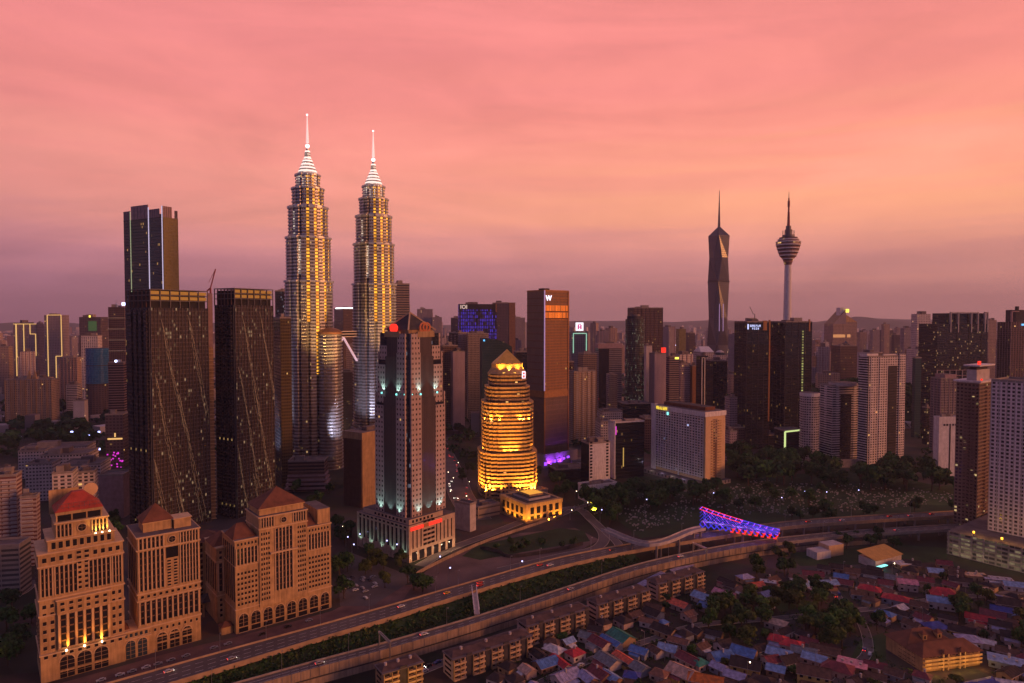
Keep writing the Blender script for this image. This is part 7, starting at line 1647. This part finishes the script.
def proto_tree(kind, seed):
    spec = dict(broad=(5.4, 7.5, 1000, .62, 'leaf', 8, 3.2), dark=(4.6, 8.5, 900, .6, 'leaf_b', 7, 3.0), golden=(4.8, 6.5, 850, .6, 'leaf_c', 6, 3.0), far=(6.4, 8.0, 300, 1.35, 'leaf_b', 7, 2.5), bush=(2.6, 3.0, 260, .5, 'leaf', 4, .4))[kind]
    r_, h, n, leaf, key, lo, z0 = spec; t = empty('tree', (0, 0, 0)); cb, L_ = crown_mesh(seed, r_, h, n, leaf, key, lo, z0)
    b = MB(); b.cyl(0, 0, .38, -1, z0 + h * .35, 'bark', n=7, r1=.2)
    for (x, y, z, c) in L_[:5]: b.beam((0, 0, z0 * .8), (x * .8, y * .8, z), .18, 'bark')
    b.build('trunk', t); cb.build('crown', t); t['category'] = 'tree'; return t
used = set()
def tree(kind, x, y, z=0, s=1.0, zone='', rid=0):
    k = (kind, rnd.randrange(4))
    if k not in PROT: PROT[k] = proto_tree(kind, hash(kind[0]) % 1 + k[1] * 13 + len(PROT)); t = PROT[k]
    else: t = clone(PROT[k])
    t.location = (x, y, z); t.rotation_euler = (0, 0, rnd.uniform(0, 6.28)); a = s * rnd.uniform(.85, 1.2); t.scale = (a, a, s * rnd.uniform(.85, 1.2)); TREES.append((t, kind, zone)); mark(x, y, 3.2 * s)
def wood(P, n, kinds, s, zone, zf=None, spc=3.5):
    x0, x1 = min(p[0] for p in P), max(p[0] for p in P); y0, y1 = min(p[1] for p in P), max(p[1] for p in P); k = 0
    for _ in range(n * 30):
        if k >= n: break
        # sample evenly on the ground rather than on the picture
        Ya, Yb = gnd(512, y0).y, gnd(512, y1).y; Y = rnd.uniform(Yb, Ya); py = 318 + H * F / Y; x = rnd.uniform(x0, x1)
        if not inside(x, py, P): continue
        g = gnd(x, py)
        if not free(g.x, g.y, spc * s * .55): continue
        if any((g.x - q.x) ** 2 + (g.y - q.y) ** 2 < 36 for q in ST1 + ST2 + ST4 + ST6 + ST7 + ST8 + ST9): continue
        tree(rnd.choice(kinds), g.x, g.y, 0, s, zone); k += 1
wood([(0, 412), (35, 420), (60, 405), (105, 400), (128, 415), (128, 452), (60, 452), (0, 455)], 22, ['far'], 2.2, 'in the park left of the dark apartment towers')
wood([(0, 575), (30, 585), (34, 640), (30, 690), (0, 690)], 8, ['dark', 'broad'], 1.2, 'at the left edge beside the red-roofed cream tower')
wood([(0, 505), (40, 530), (34, 545), (0, 548)], 5, ['dark'], 1.2, 'above the parking garage at the left edge')
wood([(96, 505), (126, 510), (128, 535), (118, 540)], 5, ['dark'], 1.3, 'between the two left cream towers')
wood([(288, 492), (330, 490), (336, 508), (352, 508), (352, 545), (335, 545), (332, 515), (300, 512)], 10, ['dark', 'broad'], 1.2, 'behind the right cream office')
wood([(332, 556), (345, 548), (356, 585), (345, 612), (333, 610)], 5, ['broad', 'dark'], 1.15, 'right of the arcaded cream office')
wood([(355, 556), (405, 565), (425, 592), (398, 604), (385, 588), (360, 572)], 11, ['broad', 'golden', 'dark'], 1.15, 'in front of the bank podium')
wood([(452, 470), (474, 468), (474, 500), (462, 490)], 4, ['dark'], 1.2, 'left of the gold tower foot')
wood([(430, 420), (475, 424), (475, 446), (434, 436)], 5, ['far'], 1.5, 'behind the traffic boulevard')
wood([(535, 475), (582, 475), (580, 505), (560, 503), (540, 492)], 8, ['dark'], 1.3, 'right of the gold tower')
wood([(480, 552), (500, 541), (575, 538), (582, 542), (560, 548), (500, 556)], 8, ['bush'], 1.4, 'in the planted strip of the vacant lot')
wood([(574, 505), (600, 496), (650, 492), (690, 492), (720, 498), (722, 506), (640, 512), (590, 517)], 26, ['dark', 'broad'], 1.9, 'below the white slab hotel')
wood([(600, 520), (625, 515), (632, 535), (610, 537)], 3, ['broad'], 1.5, 'beside the approach walkway')
wood([(722, 462), (800, 455), (860, 476), (956, 478), (956, 494), (870, 492), (800, 486), (730, 486)], 46, ['dark', 'broad'], 2.3, 'in the park under the black glass towers')
wood([(720, 494), (800, 492), (870, 498), (860, 512), (770, 516), (722, 512)], 14, ['broad', 'dark'], 1.3, 'among the graves right of the lit footbridge')
wood([(785, 520), (955, 506), (955, 512), (790, 526)], 12, ['dark'], 1.1, 'along the far side of the highway')
wood([(835, 540), (880, 538), (905, 545), (885, 552), (845, 552)], 7, ['dark', 'broad'], 1.0, 'between the highway and the yellow-roofed hall')
for w_, nm, m_ in zip(woods, ('in the wood at the heart of the village', 'in the grove left of the village wood', 'in the clump above the school', 'in the clump at the right edge of the village', 'in the strip below the lattice footbridge'), (30, 16, 6, 5, 7)): wood(w_, m_, ['broad', 'golden', 'dark'], 1.1, nm)
wood(poly, 36, ['broad', 'dark', 'bush', 'golden'], .6, 'between the village houses', spc=3.0)
TL = dict(broad='broad', dark='dense dark', golden='brown-green', far='dark rounded', bush='bushy')
cnt = {}
for t, kind, zone in sorted(TREES, key=lambda a: a[0].location.x / a[0].location.y):
    cnt[(kind, zone)] = cnt.get((kind, zone), 0) + 1; t['label'] = f"{ordinal(cnt[(kind, zone)])} {TL[kind]} tree from left {zone}"; t['group'] = 'trees ' + zone; t['category'] = 'tree'
# bank shrubs and undergrowth: uncountable
b = MB(); q = random.Random(5)
def tuft(b, x, y, z, s, key, n=7):
    for _ in range(n):
        p = Vector((x + q.uniform(-1, 1) * s, y + q.uniform(-1, 1) * s, z + q.uniform(.1, .9) * s)); nn = Vector((q.uniform(-1, 1), q.uniform(-1, 1), q.uniform(.2, 1))).normalized(); t1 = nn.orthogonal().normalized() * s * .45; t2 = nn.cross(t1); b.face([tuple(p + t1), tuple(p + t2), tuple(p - t1), tuple(p - t2)], key)
for i in range(len(UN[:64]) - 1):
    for _ in range(34):
        f = q.uniform(.02, .6); t = q.random(); a, c = lerp_line(f, 0)[i:i+2] if False else (UN[i] + (LN_match[i] - UN[i]) * f, UN[i+1] + (LN_match[i+1] - UN[i+1]) * f); p = a.lerp(c, t); tuft(b, p.x, p.y, max(.2, 6.6 - (f - .06) / .56 * 6.3), q.uniform(.8, 1.8), q.choice(('leaf', 'leaf_b', 'leaf_c')), 6)
tag(b.build('bank_shrubs'), 'dark low shrubs covering the river bank between the two roads', 'shrubs', kind='stuff')
b = MB()
for _ in range(3800):
    x, y = q.uniform(440, 1060), q.uniform(562, 715)
    if not inside(x, y, poly): continue
    p = gnd(x, y)
    if free(p.x, p.y, .6): tuft(b, p.x, p.y, .1, q.uniform(.6, 1.5), q.choice(('leaf', 'leaf_b', 'leaf_c')), 5)
tag(b.build('undergrowth'), 'bushes and garden plants between the village houses', 'undergrowth', kind='stuff')
b = MB()
for _ in range(900):
    x, y = q.uniform(510, 870), q.uniform(1190, 1440); h = hill_h(x, y)
    if h > 5 and free(x, y, 2): 
        for _ in range(2): tuft(b, x + q.uniform(-5, 5), y + q.uniform(-5, 5), h, q.uniform(3, 7), q.choice(('leaf', 'leaf_b')), 12)
tag(b.build('hill_forest'), 'dense dark forest covering the small hill behind the white towers', 'forest', kind='stuff')
# graves: hundreds of tiny pale stones
b = MB(); GP = [(568, 510), (604, 491), (650, 478), (725, 490), (745, 480), (860, 484), (955, 492), (955, 503), (800, 516), (700, 514), (640, 532), (622, 520)]
k = 0
for _ in range(9000):
    x, y = q.uniform(565, 955), q.uniform(476, 534)
    if not inside(x, y, GP): continue
    p = gnd(x, y)
    if not free(p.x, p.y, .5): continue
    s = q.uniform(.35, .9); b.box(p.x - s, p.x + s, p.y - .5 * s, p.y + .5 * s, 0, q.uniform(.5, 1.4), 'tomb', bottom=False); k += 1
    if k > 1100: break
tag(b.build('gravestones'), 'hundreds of small pale gravestones scattered over the dark hillside grass', 'gravestones', kind='stuff')
# ================================================================ vehicles and lamps
def car_proto(col, key, lit=True):
    mat(key, col, .35, noise=0, spec=.5); t = empty('car', (0, 0, 0)); b = MB()
    b.box(-2.2, 2.2, -.88, .88, .35, .95, key); b.prism([(-1.6, -.8), (1.0, -.8), (1.0, .8), (-1.6, .8)], .95, 1.5, key, key, [(-1.1, -.68), (.45, -.68), (.45, .68), (-1.1, .68)]); b.build('body', t)
    g = MB(); g.prism([(-1.55, -.82), (.95, -.82), (.95, .82), (-1.55, .82)], .98, 1.4, 'glass_black', 'glass_black', [(-1.15, -.72), (.55, -.72), (.55, .72), (-1.15, .72)], cap=False); g.build('windows', t)
    for x in (-1.4, 1.4):
        for y in (-.85, .85):
            w = MB(); P = [(x + .33 * math.cos(a), .33 + .33 * math.sin(a)) for a in [i * .785 for i in range(8)]]
            f0 = [(p[0], y - .1, p[1]) for p in P]; f1 = [(p[0], y + .1, p[1]) for p in P]; w.face(f0, 'black'); w.face(list(reversed(f1)), 'black')
            for i in range(8): w.face([f0[(i+1) % 8], f0[i], f1[i], f1[(i+1) % 8]], 'black')
            w.build('wheel', t)
    for y in (-.6, .6):
        h = MB(); h.box(2.2, 2.28, y - .18, y + .18, .6, .82, 'e_head' if lit else 'steel'); h.build('headlight', t); h = MB(); h.box(-2.28, -2.2, y - .18, y + .18, .62, .85, 'e_tail' if lit else 'tile_red'); h.build('tail_light', t)
    return t
emis('e_head', (1, .92, .75), 14.0); emis('e_tail', (1, .04, .02), 5.0)
CP = {}; CARS = []
CC = dict(white=(.55, .52, .5), silver=(.3, .29, .3), black=(.02, .02, .022), red=(.4, .02, .02), yellow=(.55, .3, .02), blue=(.03, .06, .2))
def car(c, p, rz, zone):
    lit = 'park' not in zone and ('lanes' not in zone or len(CARS) % 4 == 0); k = (c, lit)
    if k not in CP: CP[k] = car_proto(CC[c], 'car_' + c, lit); t = CP[k]
    else: t = clone(CP[k])
    t.location = p; t.rotation_euler = (0, 0, rz); CARS.append((t, c, zone))
def on_line(A, B, px, f, z):
    i = min(range(len(A) - 1), key=lambda i: abs(512 + F * A[i].x / A[i].y - px)); p = A[i].lerp(B[i], f); d = A[i+1] - A[i]; p.z = z + .02; return p, math.atan2(d.y, d.x)
for px, f, c in ((160, .3, 'white'), (232, .62, 'silver'), (395, .38, 'white'), (441, .4, 'yellow'), (476, .35, 'red'), (482, .6, 'red'), (545, .3, 'red'), (552, .6, 'white'), (612, .4, 'black'), (677, .5, 'black'), (812, .4, 'red'), (842, .6, 'white'), (890, .4, 'red'), (912, .5, 'silver'), (938, .4, 'red')):
    p, a = on_line(UF, UN, px, f, UZ); car(c, p, a if f < .5 else a, 'on the upper road')
for px, f, c in ((320, .4, 'silver'), (425, .35, 'white'), (566, .45, 'silver'), (680, .4, 'white'), (880, .4, 'white'), (905, .5, 'silver')):
    p, a = on_line(LF, LN, px, f, LZ); car(c, p, a, 'on the lower road')
q = random.Random(21)
for i in range(44):
    k = q.uniform(.04, .97) * (len(ST2) - 1); j = int(k); p = ST2[j].lerp(ST2[min(j+1, len(ST2)-1)], k - j); d = ST2[min(j+1, len(ST2)-1)] - ST2[j]; a = math.atan2(d.y, d.x); off = q.choice((-9, -5.5, 5.5, 9)); n_ = Vector((-math.sin(a), math.cos(a), 0)); p = p + n_ * off; p.z = .12
    car(q.choice(('white', 'silver', 'black', 'red')), p, a + (math.pi if off > 0 else 0), 'in the traffic of the boulevard left of the gold tower')
for i in range(30):
    x, y = q.uniform(343, 376), q.uniform(568, 600); p = gnd(x, y, .06)
    if inside(x, y, [(343, 568), (352, 556), (380, 570), (372, 600), (343, 602)]) and free(p.x, p.y, 2.4): car(q.choice(('white', 'silver', 'black', 'silver')), p, R(q.choice((40, 130))), 'in the car park right of the arcaded cream office'); mark(p.x, p.y, 2)
for i in range(60):
    P = q.choice((ST7, ST8, ST4)); k = q.uniform(.05, .9) * (len(P) - 1); j = int(k); p = P[j].lerp(P[j+1], k - j); d = P[j+1] - P[j]; a = math.atan2(d.y, d.x); off = q.choice((-1.6, 1.6)); p = p + Vector((-math.sin(a), math.cos(a), 0)) * off; p.z = .19
    if free(p.x, p.y, 2.2): car(q.choice(('white', 'silver', 'black', 'white', 'blue')), p, a, 'on the village lanes'); mark(p.x, p.y, 2.4)
for i in range(26):
    k = q.uniform(.1, .95) * (len(ST9) - 1); j = int(k); p = ST9[j].lerp(ST9[j+1], k - j) + Vector((0, 4.6, .02)); d = ST9[j+1] - ST9[j]
    if free(p.x, p.y, 2): car(q.choice(('white', 'silver', 'black', 'silver', 'blue')), p, math.atan2(d.y, d.x) + 1.2, 'parked by the burial ground'); mark(p.x, p.y, 2)
for i, px in enumerate((66, 84, 101, 120, 132, 146, 158, 171, 186, 214, 228, 262, 288, 309)):
    g = gnd(px, 690 - (px - 58) * .288 + 3.5, .05); car(q.choice(('white', 'silver', 'black')), g, R(38) + (math.pi if i % 3 else 0), 'parked along the cream towers')
for i in range(30):
    y = q.uniform(20, 66); p = Vector((217, 768, 0)) + Vector((-.53, .85, 0)) * y * 1.2 + Vector((-.85, -.53, 0)) * q.choice((17, 23)); p.z = .2
    if free(p.x, p.y, -60): car(q.choice(('white', 'silver', 'black')), p, R(32) + (math.pi if y > 40 else 0), 'parked before the white slab hotel')
cnt = {}
for t, c, z in sorted(CARS, key=lambda a: a[0].location.x / a[0].location.y):
    cnt[(c, z)] = cnt.get((c, z), 0) + 1; t['label'] = f"{ordinal(cnt[(c, z)])} {c} car from left {z}"; t['group'] = 'cars ' + z; t['category'] = 'car'
# street lamps
def lamp_proto(key, h=11, r=.35, col='steel'):
    t = empty('street_lamp', (0, 0, 0)); b = MB(); b.cyl(0, 0, .12, 0, h, col, n=6, r1=.07); b.beam((0, 0, h), (1.6, 0, h + .3), .12, col); b.build('pole', t)
    b = MB(); b.cyl(1.6, 0, r, h + .05, h + .3 + r, key, n=8, bottom=True); b.build('lamp_head', t); return t
LP = {}; LAMPS = []
def lamp(kind, p, rz, zone, label=None):
    if kind not in LP:
        LP[kind] = lamp_proto(*dict(off=('steel', 11, .3), warm=('e_bulb', 9, .26), cool=('e_coollamp', 12, .45), gold=('e_amberlamp', 8, .6), big=('e_coolbig', 16, 1.7))[kind]); t = LP[kind]
    else: t = clone(LP[kind])
    t.location = p; t.rotation_euler = (0, 0, rz); LAMPS.append((t, kind, zone))
emis('e_coollamp', (.5, .5, 1), 4.0); emis('e_coolbig', (.42, .45, 1), 5.0)
for px in (150, 217, 263, 316, 372, 430, 462, 507, 536, 590, 630, 680, 730, 790, 850, 910): 
    p, a = on_line(UF, UN, px, .0, UZ); lamp('off', p, a - 1.57, 'along the upper road')
for px in (205, 275, 345, 445, 520, 600, 670, 750, 830, 900):
    p, a = on_line(LF, LN, px, .02, LZ); lamp('off', p, a - 1.57, 'along the lower road')
for x, y in ((71, 443), (88, 447), (98, 443), (98, 462)): lamp('big', gnd(x, y), 0, 'in the park left of the dark apartment towers')
for x, y in ((346, 552), (352, 560), (385, 556), (395, 560), (375, 551), (358, 549), (600, 523), (645, 512), (712, 505), (662, 495), (803, 503), (825, 504), (857, 502), (780, 510), (448, 585), (520, 578), (438, 573)): lamp('cool', gnd(x, y), 0, 'around the bank podium and burial ground')
for i in range(9): lamp('gold', gnd(48 + i * .9, 440 + i * 3.2), 0, 'in the string of yellow lamps in the left park')
for x, y in ((341, 537), (345, 533), (447, 480), (457, 470), (468, 490), (444, 462), (440, 452), (449, 500), (465, 505), (438, 446), (452, 486), (470, 515), (570, 520), (586, 512), (575, 500), (20, 470), (60, 462)): lamp('warm', gnd(x, y), 0, 'on the streets behind the bank tower')
for i in range(70):
    x, y = q.uniform(560, 1024), q.uniform(390, 450); p = gnd(x, y)
    if free(p.x, p.y, 3) and len(LAMPS) < 95: lamp(q.choice(('warm', 'cool', 'gold')), p, 0, 'in the distant streets right of the gold tower')
for i in range(40):
    x, y = q.uniform(560, 1020), q.uniform(575, 680); p = gnd(x, y)
    if inside(x, y, poly) and free(p.x, p.y, 1.2) and len(LAMPS) < 107: lamp('warm' if i % 3 == 0 else 'off', p, q.uniform(0, 6), 'in the village lanes')
LK = dict(off='unlit steel street lamp', warm='warm lit street lamp', cool='small bluish-white lit lamp', gold='yellow lit lamp', big='bright bluish-white floodlight mast')
cnt = {}
for t, c, z in sorted(LAMPS, key=lambda a: a[0].location.x / a[0].location.y):
    cnt[(c, z)] = cnt.get((c, z), 0) + 1; t['label'] = f"{ordinal(cnt[(c, z)])} {LK[c]} from left {z}"; t['group'] = 'lamps ' + z; t['category'] = 'street lamp'
# ================================================================ the hazy city behind
ZN = [(-200, 105, 'the light-outlined towers'), (105, 285, 'the dark apartment towers'), (285, 400, 'the two spired towers'), (400, 475, 'the stone bank tower'), (475, 570, 'the brown hotel tower'), (570, 700, 'the white slab hotel'), (700, 735, 'the needle-spired tower'), (735, 830, 'the two black glass towers'), (830, 920, 'the sloping-topped tower'), (920, 1300, 'the framed dark tower')]
q = random.Random(77); FAR = []
KN = {'f_far_tan': 'tan', 'f_far_grey': 'mauve', 'f_far_dark': 'dark', 'f_far_white': 'pale'}
for i in range(900):
    if len(FAR) >= 235: break
    Y = q.uniform(2000, 5200) if i % 3 else q.uniform(1300, 2000); px = q.uniform(-60, 1084)
    pyt = q.choice((q.uniform(326, 345), q.uniform(322, 334), q.uniform(330, 352))) if Y > 2000 else q.uniform(345, 378)
    if q.random() < .07 and Y > 2400: pyt = q.uniform(316, 323)
    p = at(px, pyt, Y)
    if p.z < 18: continue
    w, d = q.uniform(20, 52), q.uniform(18, 40)
    if not free(p.x, Y, w * .6): continue
    if 2600 - 200 < Y < 2900 and abs(px - 718) < 20: continue
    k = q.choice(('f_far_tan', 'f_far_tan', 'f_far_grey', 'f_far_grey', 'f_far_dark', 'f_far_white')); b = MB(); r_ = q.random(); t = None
    b.box(-w/2, w/2, -d/2, d/2, 0, p.z, k, 'roof_grey')
    if r_ < .35: b.box(-w/2 - 4, -w/2, -d/2 + 3, d/2 - 3, 0, p.z * .9, k, 'roof_grey')
    elif r_ < .6: b.box(-w/2, w * .1, -d/2 - 3, -d/2, 0, p.z * .96, k, 'roof_grey')
    b.box(-w * .2, w * .15, -d * .2, d * .25, p.z, p.z + q.uniform(3, 9), 'roof_grey')
    for s in range(q.choice((0, 3, 4))): xx = -w/2 + w * (s + .5) / 4; b.box(xx, xx + 1.4, -d/2 - 1.2, -d/2, 0, p.z, 'pink_grey')
    o = b.build('distant_tower', None, (p.x, Y, 0)); o.rotation_euler = (0, 0, R(q.uniform(-25, 35))); mark(p.x, Y, w * .6); FAR.append((o, px, k, 'far' if Y > 2000 else 'mid'))
cnt = {}
for o, px, k, f in sorted(FAR, key=lambda a: a[1]):
    z = next(z for a, c, z in ZN if a <= px < c); cnt[(k, f, z)] = cnt.get((k, f, z), 0) + 1
    o['label'] = f"{'hazy ' if f == 'far' else ''}{KN[k]} {'tower far' if f == 'far' else 'block'} behind {z}, {ordinal(cnt[(k, f, z)])} from left"; o['category'] = 'tower' if f == 'far' else 'building'; o['group'] = 'hazy towers' if f == 'far' else 'middle-distance blocks'
def rand_island(key, cols):
    m = bpy.data.materials.new(key); m.use_nodes = True; N = m.node_tree.nodes; L = m.node_tree.links; b = N['Principled BSDF']; g = N.new('ShaderNodeNewGeometry'); r = N.new('ShaderNodeValToRGB'); r.color_ramp.interpolation = 'CONSTANT'
    for i, c in enumerate(cols):
        e = r.color_ramp.elements[i] if i < 2 else r.color_ramp.elements.new(i / len(cols)); e.position = i / len(cols); e.color = (*c, 1)
    L.new(g.outputs['Random Per Island'], r.inputs[0]); L.new(r.outputs[0], b.inputs['Base Color']); b.inputs['Roughness'].default_value = .85; M[key] = m
rand_island('urban', [(.16, .12, .12), (.38, .29, .26), (.30, .24, .24), (.55, .46, .45), (.14, .07, .06), (.46, .36, .33)])
emis('e_far', (1, .6, .3), 3.0)
b = MB(); n = 0
for i in range(18000):
    Y = 1100 + 9500 * q.random() ** 1.35; px = q.uniform(-120, 1144) if i % 4 else q.choice((q.uniform(-700, -120), q.uniform(1144, 1700))); x = (px - 512) / F * Y
    if not free(x, Y, 9) or hill_h(x, Y) > 2: continue
    big = q.random() < .17; w, d, h = q.uniform(9, 26) * (1 + Y / 8000), q.uniform(9, 24) * (1 + Y / 8000), (q.uniform(30, 95) if Y > 2600 else q.uniform(22, 50)) if big else q.uniform(5, 17)
    if q.random() < .8: mark(x, Y, w * .5)
    a = q.uniform(0, 1.5); ca, sa = math.cos(a), math.sin(a); P = [(x + ca * u - sa * v, Y + sa * u + ca * v) for u, v in ((-w/2, -d/2), (w/2, -d/2), (w/2, d/2), (-w/2, d/2))]; b.prism(P, 0, h, 'urban', 'urban'); n += 1
    # merge the box's walls into one island by sharing? each face gets its own tone: roofs and walls differ
    if n > 6000: break
tag(b.build('distant_city'), 'endless low roofs and blocks of the hazy city reaching to the hills', 'city', kind='stuff')
b = MB()
for i in range(900):
    Y = q.uniform(1000, 6500); px = q.uniform(0, 1024); x = (px - 512) / F * Y; s = Y / F * q.uniform(.2, .4); h = q.uniform(5, 40); b.box(x, x + s, Y - 30, Y - 30 + s, h, h + s, q.choice(('e_far', 'e_far', 'e_cool', 'e_red')))
tag(b.build('city_lights'), 'scattered pinpoint lamps across the hazy far city', 'city lights', kind='stuff')
b = MB()
for i in range(2600):
    Y = q.uniform(900, 4200); px = q.uniform(-60, 1084); x = (px - 512) / F * Y
    if not free(x, Y, 4): continue
    for _ in range(3): tuft(b, x + q.uniform(-14, 14), Y + q.uniform(-14, 14), 3, q.uniform(4, 8), 'leaf_b', 9)
tag(b.build('distant_greenery'), 'dark tree belts between the far city blocks', 'greenery', kind='stuff')
# ================================================================ haze
hz = bpy.data.materials.new('haze'); hz.use_nodes = True; N = hz.node_tree.nodes; N.clear(); o = N.new('ShaderNodeOutputMaterial'); v = N.new('ShaderNodeVolumePrincipled')
v.inputs['Color'].default_value = (.82, .76, .95, 1); v.inputs['Density'].default_value = 5.0e-5; v.inputs['Anisotropy'].default_value = .15; hz.node_tree.links.new(v.outputs[0], o.inputs['Volume'])
M['haze'] = hz; b = MB(); b.box(-16000, 16000, -700, 17000, -4, 720, 'haze'); h = b.build('haze'); h['kind'] = 'stuff'; h['label'] = 'pinkish dusk haze over the whole city'
